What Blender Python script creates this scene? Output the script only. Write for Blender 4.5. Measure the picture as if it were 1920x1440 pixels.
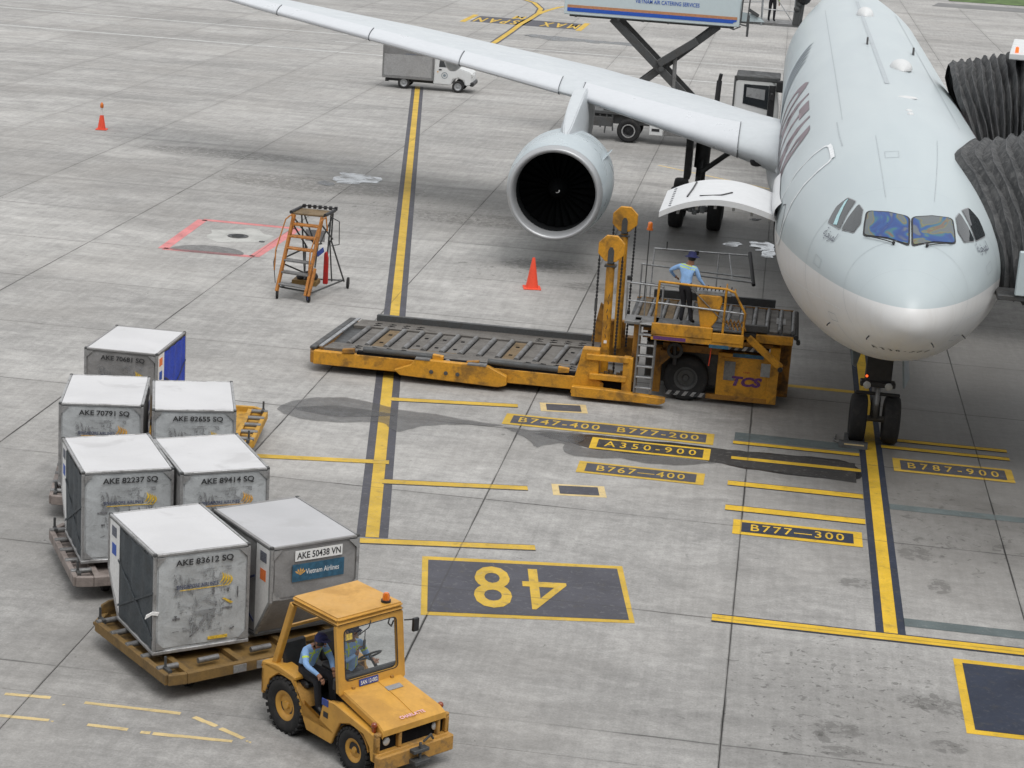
import bpy, bmesh, math, random
from mathutils import Vector, Matrix, Euler
R = math.radians
sc = bpy.context.scene
for _o in list(bpy.data.objects): bpy.data.objects.remove(_o)
COL = sc.collection
# ------------------------------------------------------------------ camera, world, sun, exposure
cam = bpy.data.cameras.new('camera'); co = bpy.data.objects.new('camera', cam); COL.objects.link(co)
cam.sensor_fit = 'HORIZONTAL'; cam.sensor_width = 36.0
cam.lens = 3795.999 / 1920 * 36.0; cam.clip_start = 0.5; cam.clip_end = 5000
_yaw, _pit, _rol = 0.12153585, 0.26497196, 0.0671185795
_cy, _sy, _cp, _sp = math.cos(_yaw), math.sin(_yaw), math.cos(_pit), math.sin(_pit)
_f = Vector((-_sy*_cp, _cy*_cp, -_sp)); _r = Vector((_cy, _sy, 0)); _u = _r.cross(_f)
_r2 = math.cos(_rol)*_r + math.sin(_rol)*_u; _u2 = -math.sin(_rol)*_r + math.cos(_rol)*_u
_m = Matrix((_r2, _u2, -_f)).transposed().to_4x4(); _m.translation = (-2.83805888, -38.0944045, 12.7133266)
co.matrix_world = _m; sc.camera = co

world = bpy.data.worlds.new('World'); sc.world = world; world.use_nodes = True
nt = world.node_tree; nt.nodes.clear()
sky = nt.nodes.new('ShaderNodeTexSky'); sky.sky_type = 'NISHITA'; sky.sun_disc = False
SUN_EL, SUN_AZ = R(62), R(150)
sky.sun_elevation = SUN_EL; sky.sun_rotation = SUN_AZ
sky.air_density = 1.0; sky.dust_density = 6.0; sky.ozone_density = 0.6; sky.altitude = 0
hs = nt.nodes.new('ShaderNodeHueSaturation'); hs.inputs['Saturation'].default_value = 0.16
mixw = nt.nodes.new('ShaderNodeMix'); mixw.data_type = 'RGBA'; mixw.inputs['Factor'].default_value = 0.55
mixw.inputs['B'].default_value = (9.0, 9.15, 9.3, 1)      # even overcast cloud deck over the clear-sky model
bg = nt.nodes.new('ShaderNodeBackground'); bg.inputs['Strength'].default_value = 0.12
wo = nt.nodes.new('ShaderNodeOutputWorld')
nt.links.new(sky.outputs[0], hs.inputs['Color']); nt.links.new(hs.outputs[0], mixw.inputs['A'])
nt.links.new(mixw.outputs['Result'], bg.inputs['Color']); nt.links.new(bg.outputs[0], wo.inputs[0])

sl = bpy.data.lights.new('sun', 'SUN'); sl.energy = 0.9; sl.angle = R(28); sl.color = (1.0, 0.98, 0.95)
so = bpy.data.objects.new('sun', sl); COL.objects.link(so)
# direction towards the sun, the same as the sky's
_d = Vector((math.sin(SUN_AZ)*math.cos(SUN_EL), math.cos(SUN_AZ)*math.cos(SUN_EL), math.sin(SUN_EL)))
so.rotation_euler = _d.to_track_quat('Z', 'Y').to_euler()
sc.view_settings.view_transform = 'Standard'; sc.view_settings.look = 'None'
sc.view_settings.exposure = 0.22; sc.view_settings.gamma = 1.0; sc.view_settings.use_curve_mapping = False
sc.render.engine = 'CYCLES'; sc.cycles.max_bounces = 6; sc.cycles.use_denoising = True

# ------------------------------------------------------------------ helpers: materials
class NT:
    def __init__(s, name):
        s.m = bpy.data.materials.new(name); s.m.use_nodes = True
        s.t = s.m.node_tree; s.b = s.t.nodes['Principled BSDF']
        s.out = s.t.nodes['Material Output']
    def n(s, typ, ins=None, **kw):
        o = s.t.nodes.new(typ)
        for k, v in kw.items(): setattr(o, k, v)
        if ins:
            for k, v in ins.items():
                if isinstance(v, bpy.types.NodeSocket): s.t.links.new(v, o.inputs[k])
                else: o.inputs[k].default_value = v
        return o
    def math(s, op, a, b=0.0, c=None, clamp=False):
        o = s.t.nodes.new('ShaderNodeMath'); o.operation = op; o.use_clamp = clamp
        for i, v in enumerate((a, b) if c is None else (a, b, c)):
            if isinstance(v, bpy.types.NodeSocket): s.t.links.new(v, o.inputs[i])
            else: o.inputs[i].default_value = v
        return o.outputs[0]
    def mix(s, f, a, b, blend='MIX'):
        o = s.t.nodes.new('ShaderNodeMix'); o.data_type = 'RGBA'; o.blend_type = blend
        for k, v in (('Factor', f), ('A', a), ('B', b)):
            i = o.inputs[k] if k == 'Factor' else [x for x in o.inputs if x.name == k and x.type == 'RGBA'][0]
            if isinstance(v, bpy.types.NodeSocket): s.t.links.new(v, i)
            elif k == 'Factor': i.default_value = v
            else: i.default_value = (*v, 1) if len(v) == 3 else v
        return [x for x in o.outputs if x.type == 'RGBA'][0]
    def ramp(s, f, a, b, lo=0.0, hi=1.0):
        o = s.n('ShaderNodeMapRange', {'From Min': a, 'From Max': b, 'To Min': lo, 'To Max': hi}, interpolation_type='SMOOTHSTEP')
        s.t.links.new(f, o.inputs['Value']); return o.outputs[0]
    def pos(s, obj=False, scale=(1, 1, 1), loc=(0, 0, 0), rot=(0, 0, 0)):
        if obj: v = s.n('ShaderNodeTexCoord').outputs['Object']
        else: v = s.n('ShaderNodeNewGeometry').outputs['Position']
        return s.n('ShaderNodeMapping', {'Vector': v, 'Scale': scale, 'Location': loc, 'Rotation': rot}).outputs[0]
    def noise(s, vec, scale, detail=4, rough=0.55, dist=0.0):
        return s.n('ShaderNodeTexNoise', {'Vector': vec, 'Scale': scale, 'Detail': detail, 'Roughness': rough, 'Distortion': dist}).outputs['Fac']
    def set(s, **kw):
        for k, v in kw.items():
            i = s.b.inputs[{'color': 'Base Color', 'rough': 'Roughness', 'metal': 'Metallic', 'normal': 'Normal', 'spec': 'Specular IOR Level', 'coat': 'Coat Weight', 'trans': 'Transmission Weight', 'alpha': 'Alpha', 'ior': 'IOR'}[k]]
            if isinstance(v, bpy.types.NodeSocket): s.t.links.new(v, i)
            else: i.default_value = (*v, 1) if (k == 'color' and len(v) == 3) else v
        return s.m
    def bump(s, h, strength=0.3, dist=0.01):
        return s.n('ShaderNodeBump', {'Height': h, 'Strength': strength, 'Distance': dist}).outputs[0]

def wear_mat(name, col, rough=0.5, metal=0.0, dirt=(0.06, 0.05, 0.04), amount=0.35, scale=3.0, spec=0.5, scratch=0.0, sc_col=(0.25, 0.24, 0.23), fine=0.12):
    """paint or metal with blotchy grime, fine tone variation and chips"""
    k = NT(name); p = k.pos()
    n1 = k.noise(p, scale, 6, 0.65, 0.4); n2 = k.noise(p, scale*7, 3, 0.6); n3 = k.noise(p, scale*0.5, 2, 0.5)
    v = k.ramp(n2, 0.25, 0.75, 1-fine, 1+fine)
    c = k.mix(1.0, col, k.n('ShaderNodeCombineColor', {'Red': v, 'Green': v, 'Blue': v}).outputs[0], 'MULTIPLY')
    g = k.math('MULTIPLY', k.ramp(n1, 0.47, 0.68), amount)
    c = k.mix(g, c, dirt)
    g2 = k.math('MULTIPLY', k.ramp(n3, 0.4, 0.7), amount*0.35); c = k.mix(g2, c, dirt)
    if scratch > 0:
        ps = k.pos(scale=(1, 1, 4)); n4 = k.noise(ps, scale*9, 2, 0.7, 1.2)
        c = k.mix(k.math('MULTIPLY', k.ramp(n4, 0.62, 0.68), scratch), c, sc_col)
    r = k.ramp(n1, 0.3, 0.7, rough, min(1, rough+0.25))
    return k.set(color=c, rough=r, metal=metal, spec=spec, normal=k.bump(n2, 0.08, 0.004))

def flat_mat(name, col, rough=0.6, metal=0.0, spec=0.5, var=0.1, scale=12.0, coat=0.0):
    k = NT(name); n = k.noise(k.pos(), scale, 3, 0.6); v = k.ramp(n, 0.3, 0.7, 1-var, 1+var)
    c = k.mix(1.0, col, k.n('ShaderNodeCombineColor', {'Red': v, 'Green': v, 'Blue': v}).outputs[0], 'MULTIPLY')
    return k.set(color=c, rough=rough, metal=metal, spec=spec, coat=coat)

# joints of the concrete: lines of constant x and constant y
JX0, JDX = 2.30, 5.07
JY0, JDY = -0.38, 5.045
def joint_fac(k, p, width, soft):
    """1 on the joints, 0 off them"""
    sep = k.n('ShaderNodeSeparateXYZ', {'Vector': p})
    wob = k.math('MULTIPLY', k.math('SUBTRACT', k.noise(p, 1.3, 2), 0.5), 0.035)
    out = None
    for ax, o, d in (('X', JX0, JDX), ('Y', JY0, JDY)):
        a = k.math('ADD', k.math('DIVIDE', k.math('SUBTRACT', sep.outputs[ax], o), d), 200.5)
        a = k.math('ADD', k.math('MULTIPLY', k.math('SUBTRACT', k.math('FRACT', a), 0.5), d), wob)
        a = k.math('ABSOLUTE', a)
        f = k.ramp(a, width, width+soft, 1.0, 0.0)
        out = f if out is None else k.math('MAXIMUM', out, f)
    return out, sep

STAINS = [(-1.05, -9.4, .55, .45), (-1.0, -10.2, .5, .3), (0.35, -8.0, .6, .4), (0.75, -8.2, .35, .5), (0.6, -9.6, .4, .35), (0.55, -.9, .5, .6), (0.9, -2.6, .3, .6), (-.6, -2.9, .5, .4), (-19, 33, 6, 2.2), (-12, 29, 6, 1.6), (-24, 38, 5, 1.5), (-9.3, 22.5, 2.2, 1.5), (-7.5, 20, 1.6, 1.0)]
def concrete():
    k = NT('apron concrete'); p = k.pos()
    sep = k.n('ShaderNodeSeparateXYZ', {'Vector': p})
    ix = k.math('FLOOR', k.math('DIVIDE', k.math('SUBTRACT', sep.outputs['X'], JX0), JDX))
    iy = k.math('FLOOR', k.math('DIVIDE', k.math('SUBTRACT', sep.outputs['Y'], JY0), JDY))
    cell = k.n('ShaderNodeTexWhiteNoise', {'Vector': k.n('ShaderNodeCombineXYZ', {'X': ix, 'Y': iy}).outputs[0]}, noise_dimensions='3D').outputs['Value']
    row = k.n('ShaderNodeTexWhiteNoise', {'Vector': k.n('ShaderNodeCombineXYZ', {'X': iy, 'Y': 7.0}).outputs[0]}, noise_dimensions='3D').outputs['Value']
    tone = k.ramp(cell, 0, 1, 0.94, 1.05)
    tone = k.math('MULTIPLY', tone, k.ramp(row, 0, 1, 0.96, 1.03))
    big = k.noise(k.pos(scale=(0.6, 1.5, 1)), 0.11, 5, 0.6, 0.6)
    tone = k.math('MULTIPLY', tone, k.ramp(big, 0.32, 0.68, 0.82, 1.10))
    mid = k.noise(k.pos(scale=(1.0, 1.6, 1)), 0.75, 6, 0.68, 0.8)
    tone = k.math('MULTIPLY', tone, k.ramp(mid, 0.3, 0.7, 0.84, 1.13))
    broom = k.noise(k.pos(scale=(7, 0.5, 1)), 1.0, 3, 0.6)            # finish drawn along the bays
    tone = k.math('MULTIPLY', tone, k.ramp(broom, 0.3, 0.7, 0.93, 1.06))
    cross = k.noise(k.pos(scale=(0.22, 2.2, 1)), 0.7, 4, 0.62, 0.3)   # tyre and wash streaks across the bays
    tone = k.math('MULTIPLY', tone, k.ramp(cross, 0.33, 0.66, 0.93, 1.05))
    fine = k.noise(p, 26, 3, 0.7); tone = k.math('MULTIPLY', tone, k.ramp(fine, 0.25, 0.75, 0.86, 1.12))
    mott = k.noise(k.pos(scale=(1, 1.3, 1), loc=(4, 8, 0)), 4.5, 5, 0.75, 0.5); tone = k.math('MULTIPLY', tone, k.ramp(mott, 0.3, 0.7, 0.87, 1.10))
    # oil spots: dense where aircraft and tugs stand, sparse elsewhere
    spot = k.noise(p, 2.4, 5, 0.6, 0.9); spot2 = k.noise(k.pos(loc=(31, 7, 0)), 6.5, 3, 0.5, 0.5)
    def blob(cx, cy, rx, ry):
        dx = k.math('DIVIDE', k.math('SUBTRACT', sep.outputs['X'], cx), rx); dy = k.math('DIVIDE', k.math('SUBTRACT', sep.outputs['Y'], cy), ry)
        d = k.math('SQRT', k.math('ADD', k.math('MULTIPLY', dx, dx), k.math('MULTIPLY', dy, dy)))
        return k.ramp(d, 0.35, 1.0, 1.0, 0.0)
    dense = k.math('MAXIMUM', blob(-0.9, -8.5, 3.0, 4.5), blob(1.3, 1.2, 2.6, 4.5))
    dense = k.math('MAXIMUM', dense, k.math('MULTIPLY', blob(-14.5, 30, 9, 4), 0.8))
    dense = k.math('MAXIMUM', dense, k.math('MULTIPLY', blob(-10, 21, 4, 2.2), 0.7))
    pool = None
    for (cx_, cy_, rx_, ry_) in STAINS:
        b_ = blob(cx_, cy_, rx_, ry_); pool = b_ if pool is None else k.math('MAXIMUM', pool, b_)
    s4 = k.math('MULTIPLY', k.ramp(k.math('MULTIPLY', pool, k.ramp(mott, 0.40, 0.58, 0.0, 1.3)), 0.2, 0.8), 0.45)
    th = k.math('SUBTRACT', 0.70, k.math('MULTIPLY', dense, 0.10))
    s1 = k.math('MULTIPLY', k.ramp(k.math('SUBTRACT', spot, th), 0.0, 0.05), 0.42)
    s2 = k.math('MULTIPLY', k.ramp(k.math('SUBTRACT', spot2, k.math('ADD', th, 0.03)), 0.0, 0.03), 0.5)
    s3 = k.math('MULTIPLY', dense, k.math('MULTIPLY', k.ramp(mid, 0.42, 0.62), 0.22))
    # aircraft and bridge shade painted in brown round the nose gear and loader
    damp = k.math('MAXIMUM', blob(3.0, 8.5, 8.0, 15), k.math('MULTIPLY', blob(-4.5, 24, 6.5, 14), 0.75))  # damp here is the mask of the painted shade
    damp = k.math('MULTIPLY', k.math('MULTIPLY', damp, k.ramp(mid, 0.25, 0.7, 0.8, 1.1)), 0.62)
    jf, _ = joint_fac(k, p, 0.012, 0.02); js, _ = joint_fac(k, p, 0.03, 0.32)
    col = k.mix(1.0, (0.352, 0.344, 0.331), k.n('ShaderNodeCombineColor', {'Red': tone, 'Green': tone, 'Blue': tone}).outputs[0], 'MULTIPLY')
    warm = k.noise(p, 0.2, 3); col = k.mix(k.ramp(warm, 0.4, 0.7, 0, 0.25), col, (0.30, 0.283, 0.262))
    col = k.mix(damp, col, (0.095, 0.088, 0.080))  # painted aircraft and bridge shade
    for s_ in (s1, s2, s3, s4): col = k.mix(s_, col, (0.05, 0.048, 0.044))
    col = k.mix(k.math('MULTIPLY', js, k.ramp(mid, 0.3, 0.7, 0.02, 0.16)), col, (0.10, 0.097, 0.09))
    far_ = k.ramp(sep.outputs['Y'], 0, 50, 0.9, 0.22); jbreak = k.math('MULTIPLY', k.ramp(k.noise(p, 0.35, 2), 0.38, 0.62, 0.15, 0.8), far_)
    col = k.mix(k.math('MULTIPLY', jf, jbreak), col, (0.035, 0.034, 0.032))
    rough = k.math('SUBTRACT', k.ramp(mid, 0.3, 0.7, 0.78, 0.95), k.math('MULTIPLY', damp, 0.8))  # smoother inside the painted shade
    return k.set(color=col, rough=rough, spec=0.3, normal=k.bump(k.math('ADD', fine, k.math('MULTIPLY', broom, 0.6)), 0.25, 0.004))

def paint(name, col, worn=0.35, under=(0.27, 0.268, 0.26), var=0.16):
    k = NT(name); p = k.pos()
    n = k.noise(p, 9, 6, 0.72, 0.6); n2 = k.noise(p, 1.3, 4, 0.6); n3 = k.noise(p, 40, 2, 0.6)
    v = k.math('MULTIPLY', k.ramp(n2, 0.3, 0.7, 1-var, 1+var*0.6), k.ramp(n3, 0.3, 0.7, 0.93, 1.05))
    c = k.mix(1.0, col, k.n('ShaderNodeCombineColor', {'Red': v, 'Green': v, 'Blue': v}).outputs[0], 'MULTIPLY')
    w = k.math('MULTIPLY', k.ramp(n, 0.54, 0.66), worn)
    c = k.mix(w, c, under)
    d = k.math('MULTIPLY', k.ramp(k.noise(k.pos(scale=(1, 1, 1), loc=(5, 3, 0)), 4, 5, 0.65), 0.52, 0.75), 0.4)
    c = k.mix(d, c, (0.09, 0.08, 0.06))
    jf, _ = joint_fac(k, p, 0.010, 0.014)
    c = k.mix(k.math('MULTIPLY', jf, 0.4), c, (0.05, 0.048, 0.044))
    return k.set(color=c, rough=0.75, spec=0.3)

M = {}
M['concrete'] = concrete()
M['p_yellow'] = paint('yellow line paint', (0.56, 0.37, 0.055), 0.3)
M['p_yellow2'] = paint('bright yellow line paint', (0.66, 0.42, 0.035), 0.14)
M['p_dark'] = paint('dark backing paint', (0.078, 0.078, 0.092), 0.22)
M['p_blue'] = paint('blue black backing paint', (0.030, 0.037, 0.058), 0.10)
M['p_gray'] = paint('faded grey green paint', (0.115, 0.14, 0.142), 0.3)
M['p_white'] = paint('faded white paint', (0.46, 0.46, 0.45), 0.6)
M['p_red'] = paint('faded red paint', (0.60, 0.22, 0.22), 0.45)
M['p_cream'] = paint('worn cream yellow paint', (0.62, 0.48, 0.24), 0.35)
M['p_black'] = paint('oil blackened paint', (0.045, 0.043, 0.042), 0.3)
M['grass'] = flat_mat('grass ground', (0.07, 0.12, 0.03), 0.95, var=0.4, scale=0.6)
M['taxi'] = flat_mat('dark asphalt', (0.17, 0.17, 0.168), 0.9, var=0.15, scale=0.3)

def metal_container(name, base=(0.50, 0.52, 0.53), dirt=(0.12, 0.12, 0.12), amount=0.45, rough=0.45):
    k = NT(name); p = k.pos(obj=True)
    n1 = k.noise(p, 2.2, 6, 0.7, 1.0); n2 = k.noise(k.pos(obj=True, scale=(1, 1, 3.5)), 5, 5, 0.7, 1.5); n3 = k.noise(p, 30, 2, 0.6)
    v = k.math('MULTIPLY', k.ramp(n1, 0.3, 0.7, 0.82, 1.12), k.ramp(n3, 0.3, 0.7, 0.96, 1.04))
    c = k.mix(1.0, base, k.n('ShaderNodeCombineColor', {'Red': v, 'Green': v, 'Blue': v}).outputs[0], 'MULTIPLY')
    c = k.mix(k.math('MULTIPLY', k.ramp(n2, 0.56, 0.7), amount), c, dirt)
    c = k.mix(k.math('MULTIPLY', k.ramp(n1, 0.62, 0.72), amount*0.8), c, dirt)
    return k.set(color=c, rough=k.ramp(n1, 0.3, 0.7, rough, rough+0.2), metal=0.25, spec=0.4, normal=k.bump(n1, 0.35, 0.03))
def roof_mat(name, base):
    k = NT(name); p = k.pos(); n1 = k.noise(p, 1.1, 3, 0.5, 0.3); n2 = k.noise(k.pos(loc=(9, 4, 2)), 0.9, 4, 0.6, 0.8); n3 = k.noise(p, 35, 2, 0.6)
    v = k.math('MULTIPLY', k.ramp(n1, 0.3, 0.7, 0.95, 1.03), k.ramp(n3, 0.3, 0.7, 0.985, 1.015))
    c = k.mix(1.0, base, k.n('ShaderNodeCombineColor', {'Red': v, 'Green': v, 'Blue': v}).outputs[0], 'MULTIPLY')
    c = k.mix(k.math('MULTIPLY', k.ramp(n2, 0.57, 0.70), 0.38), c, (0.36, 0.355, 0.355))
    return k.set(color=c, rough=0.65, spec=0.3, normal=k.bump(n1, 0.15, 0.02))
def torn_mat():
    k = NT('torn grimy sticker'); n1 = k.noise(k.pos(obj=True, scale=(7, 1, 2.4)), 1.5, 6, 0.75, 0.9); n2 = k.noise(k.pos(obj=True, loc=(3, 0, 1), scale=(2, 1, 6)), 1.6, 5, 0.7, 1.0)
    a = k.math('MAXIMUM', k.ramp(n1, 0.535, 0.60), k.math('MULTIPLY', k.ramp(n2, 0.56, 0.62), 0.8))
    k.set(color=k.mix(k.ramp(n2, 0.3, 0.6), (0.10, 0.10, 0.105), (0.24, 0.245, 0.25)), rough=0.75)
    t = k.n('ShaderNodeBsdfTransparent'); mx = k.n('ShaderNodeMixShader', {'Fac': k.math('MULTIPLY', a, 0.85)})
    k.t.links.new(t.outputs[0], mx.inputs[1]); k.t.links.new(k.b.outputs[0], mx.inputs[2]); k.t.links.new(mx.outputs[0], k.out.inputs[0]); return k.m
M['torn'] = torn_mat()
M['c_face'] = metal_container('scuffed aluminium container sheet', (0.49, 0.51, 0.52), amount=0.36)
M['c_face_gray'] = metal_container('dull grey container sheet', (0.27, 0.265, 0.262), amount=0.3)
M['c_roof'] = roof_mat('dusty white container roof', (0.555, 0.553, 0.56))
M['c_roof2'] = roof_mat('pale grey container roof', (0.43, 0.43, 0.44))
M['c_rail'] = wear_mat('aluminium rail', (0.38, 0.38, 0.38), 0.4, 0.5, amount=0.35, scale=6, scratch=0.4)
M['c_dark'] = wear_mat('dark slate curtain fabric', (0.05, 0.062, 0.072), 0.55, amount=0.25, scale=4, fine=0.25)
M['c_blue'] = wear_mat('royal blue curtain fabric', (0.02, 0.06, 0.46), 0.5, amount=0.15, scale=4, fine=0.25)
M['ink'] = flat_mat('black stencil ink', (0.03, 0.03, 0.032), 0.7, var=0.5, scale=50)
M['ink_gray'] = flat_mat('worn grey ink', (0.13, 0.14, 0.17), 0.7, var=0.5, scale=60)
M['ink_navy'] = flat_mat('dark navy ink', (0.03, 0.04, 0.10), 0.6, var=0.3, scale=40)
M['ink_purple'] = flat_mat('purple logo ink', (0.10, 0.03, 0.13), 0.6, var=0.3, scale=40)
M['scuff'] = flat_mat('torn sticker residue', (0.15, 0.15, 0.155), 0.8, var=0.6, scale=25)
M['scuff_pale'] = flat_mat('pale torn film', (0.62, 0.64, 0.64), 0.6, var=0.2, scale=25)
M['white'] = flat_mat('white sticker', (0.76, 0.76, 0.75), 0.6, var=0.06, scale=20)
M['orange_st'] = flat_mat('orange sticker', (0.8, 0.2, 0.05), 0.6)
M['st_blue'] = flat_mat('teal blue airline sticker', (0.025, 0.095, 0.16), 0.5, var=0.25, scale=14)
M['gold'] = flat_mat('gold print', (0.68, 0.45, 0.05), 0.55, var=0.3, scale=30)
M['goldo'] = flat_mat('orange gold print', (0.62, 0.34, 0.08), 0.55, var=0.3, scale=30)
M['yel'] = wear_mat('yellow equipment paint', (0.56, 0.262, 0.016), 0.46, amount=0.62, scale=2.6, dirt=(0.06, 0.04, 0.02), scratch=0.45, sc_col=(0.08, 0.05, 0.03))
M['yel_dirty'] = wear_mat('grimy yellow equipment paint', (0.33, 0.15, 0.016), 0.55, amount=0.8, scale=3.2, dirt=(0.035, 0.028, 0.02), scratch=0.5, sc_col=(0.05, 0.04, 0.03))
M['tug'] = wear_mat('amber yellow tug paint', (0.58, 0.305, 0.05), 0.28, amount=0.30, scale=1.8, dirt=(0.20, 0.10, 0.03), scratch=0.15, sc_col=(0.2, 0.13, 0.06), fine=0.05)
M['tug_low'] = wear_mat('mud splashed tug paint', (0.42, 0.22, 0.045), 0.5, amount=0.7, scale=5, dirt=(0.12, 0.085, 0.05), scratch=0.6, sc_col=(0.10, 0.06, 0.03))
M['dolly'] = wear_mat('brown grimed yellow dolly paint', (0.20, 0.12, 0.035), 0.6, amount=0.65, scale=3, dirt=(0.06, 0.045, 0.03), scratch=0.5, sc_col=(0.07, 0.05, 0.03))
M['dolly_y'] = wear_mat('yellow dolly paint', (0.50, 0.27, 0.03), 0.55, amount=0.45, scale=3, dirt=(0.08, 0.05, 0.03), scratch=0.4)
M['dolly_g'] = wear_mat('grey weathered dolly paint', (0.26, 0.22, 0.20), 0.6, amount=0.5, scale=3, dirt=(0.10, 0.08, 0.07), scratch=0.4)
M['steel'] = wear_mat('worn grey steel', (0.20, 0.20, 0.20), 0.45, 0.4, amount=0.45, scale=3, scratch=0.5, sc_col=(0.38, 0.38, 0.38))
M['steel_d'] = wear_mat('dark steel', (0.075, 0.078, 0.08), 0.45, 0.3, amount=0.4, scale=4, scratch=0.3)
M['steel_l'] = wear_mat('light galvanised steel', (0.36, 0.37, 0.38), 0.4, 0.6, amount=0.35, scale=5)
M['deck'] = wear_mat('loader deck plate', (0.150, 0.138, 0.124), 0.5, 0.3, amount=0.45, scale=2.4, scratch=0.45, sc_col=(0.33, 0.32, 0.31), dirt=(0.05, 0.045, 0.04))
M['deck_b'] = wear_mat('rust brown deck plate', (0.17, 0.115, 0.055), 0.6, 0.1, amount=0.5, scale=3, scratch=0.3, dirt=(0.06, 0.045, 0.03))
M['orange_steel'] = wear_mat('rusty orange frame paint', (0.42, 0.165, 0.03), 0.5, amount=0.5, scale=6, dirt=(0.10, 0.05, 0.025), scratch=0.4, sc_col=(0.14, 0.08, 0.04))
M['rubber'] = wear_mat('tyre rubber', (0.022, 0.022, 0.023), 0.8, amount=0.35, scale=6, dirt=(0.07, 0.065, 0.06), spec=0.3)
M['black'] = flat_mat('black plastic', (0.018, 0.018, 0.02), 0.5, var=0.2)
M['void'] = flat_mat('dark interior', (0.008, 0.008, 0.009), 0.9, var=0.2, spec=0.1)
M['white_paint'] = wear_mat('white vehicle paint', (0.60, 0.61, 0.61), 0.3, amount=0.1, scale=2, dirt=(0.35, 0.33, 0.3), fine=0.03)
M['canvas'] = wear_mat('grey corrugated truck body', (0.30, 0.30, 0.30), 0.6, amount=0.3, scale=2, dirt=(0.18, 0.17, 0.17), fine=0.1)
M['canvas_d'] = wear_mat('darker grey truck body', (0.17, 0.17, 0.17), 0.6, amount=0.2, scale=2)
M['cat_side'] = wear_mat('pale blue white box side', (0.47, 0.54, 0.56), 0.45, amount=0.06, scale=1, dirt=(0.4, 0.4, 0.4), fine=0.02)
M['blue_str'] = flat_mat('blue stripe', (0.015, 0.08, 0.40), 0.5, var=0.08)
M['orange_str'] = flat_mat('orange stripe', (0.42, 0.20, 0.10), 0.5)
M['cone'] = wear_mat('fluorescent orange cone plastic', (0.78, 0.075, 0.03), 0.45, amount=0.12, scale=5, dirt=(0.25, 0.05, 0.03), fine=0.05)
M['cone_w'] = flat_mat('pale reflective collar', (0.6, 0.58, 0.56), 0.4)
M['red'] = wear_mat('red paint', (0.42, 0.012, 0.01), 0.4, amount=0.3, scale=6)
k = NT('amber lens'); M['amber'] = k.set(color=(0.62, 0.15, 0.012), rough=0.15, coat=0.6)
k = NT('red lens'); M['redlens'] = k.set(color=(0.24, 0.045, 0.012), rough=0.2, coat=0.6)
k = NT('lit red lamp'); k.set(color=(0.8, 0.08, 0.02), rough=0.3); k.b.inputs['Emission Color'].default_value = (1.0, 0.12, 0.02, 1); k.b.inputs['Emission Strength'].default_value = 1.2; M['lamp_red'] = k.m
k = NT('lamp glass'); M['lampglass'] = k.set(color=(0.42, 0.42, 0.41), rough=0.08, coat=1.0)
def glass(name, tint, alpha):
    k = NT(name); g = k.n('ShaderNodeBsdfGlossy', {'Color': (0.9, 0.95, 1, 1), 'Roughness': 0.03})
    t = k.n('ShaderNodeBsdfTransparent', {'Color': (*tint, 1)}); fr = k.n('ShaderNodeFresnel', {'IOR': 1.38})
    f = k.math('ADD', fr.outputs[0], alpha)
    mx = k.n('ShaderNodeMixShader', {'Fac': f}); k.t.links.new(t.outputs[0], mx.inputs[1]); k.t.links.new(g.outputs[0], mx.inputs[2])
    k.t.links.new(mx.outputs[0], k.out.inputs[0]); return k.m
M['glass'] = glass('cab windscreen glass', (0.93, 0.96, 0.96), 0.0)
M['glass_d'] = flat_mat('dark window glass', (0.02, 0.024, 0.028), 0.06, var=0.1, coat=1.0)
M['skin'] = flat_mat('brown skin', (0.30, 0.15, 0.09), 0.55, var=0.05)
M['shirt'] = flat_mat('light blue work shirt', (0.26, 0.44, 0.74), 0.85, var=0.12, scale=9)
M['trousers'] = flat_mat('dark trousers', (0.014, 0.014, 0.018), 0.9, var=0.2)
M['vest'] = flat_mat('lime safety vest', (0.35, 0.62, 0.05), 0.8, var=0.1)
M['stripe_y'] = flat_mat('lime reflective tape', (0.55, 0.72, 0.08), 0.6, var=0.1)
M['stripe_s'] = flat_mat('silver reflective tape', (0.55, 0.56, 0.56), 0.5, var=0.1)
M['hat'] = flat_mat('navy cloth hat', (0.018, 0.022, 0.085), 0.9, var=0.2)
M['plate_b'] = flat_mat('blue number plate', (0.03, 0.06, 0.26), 0.5, var=0.2)

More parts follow.
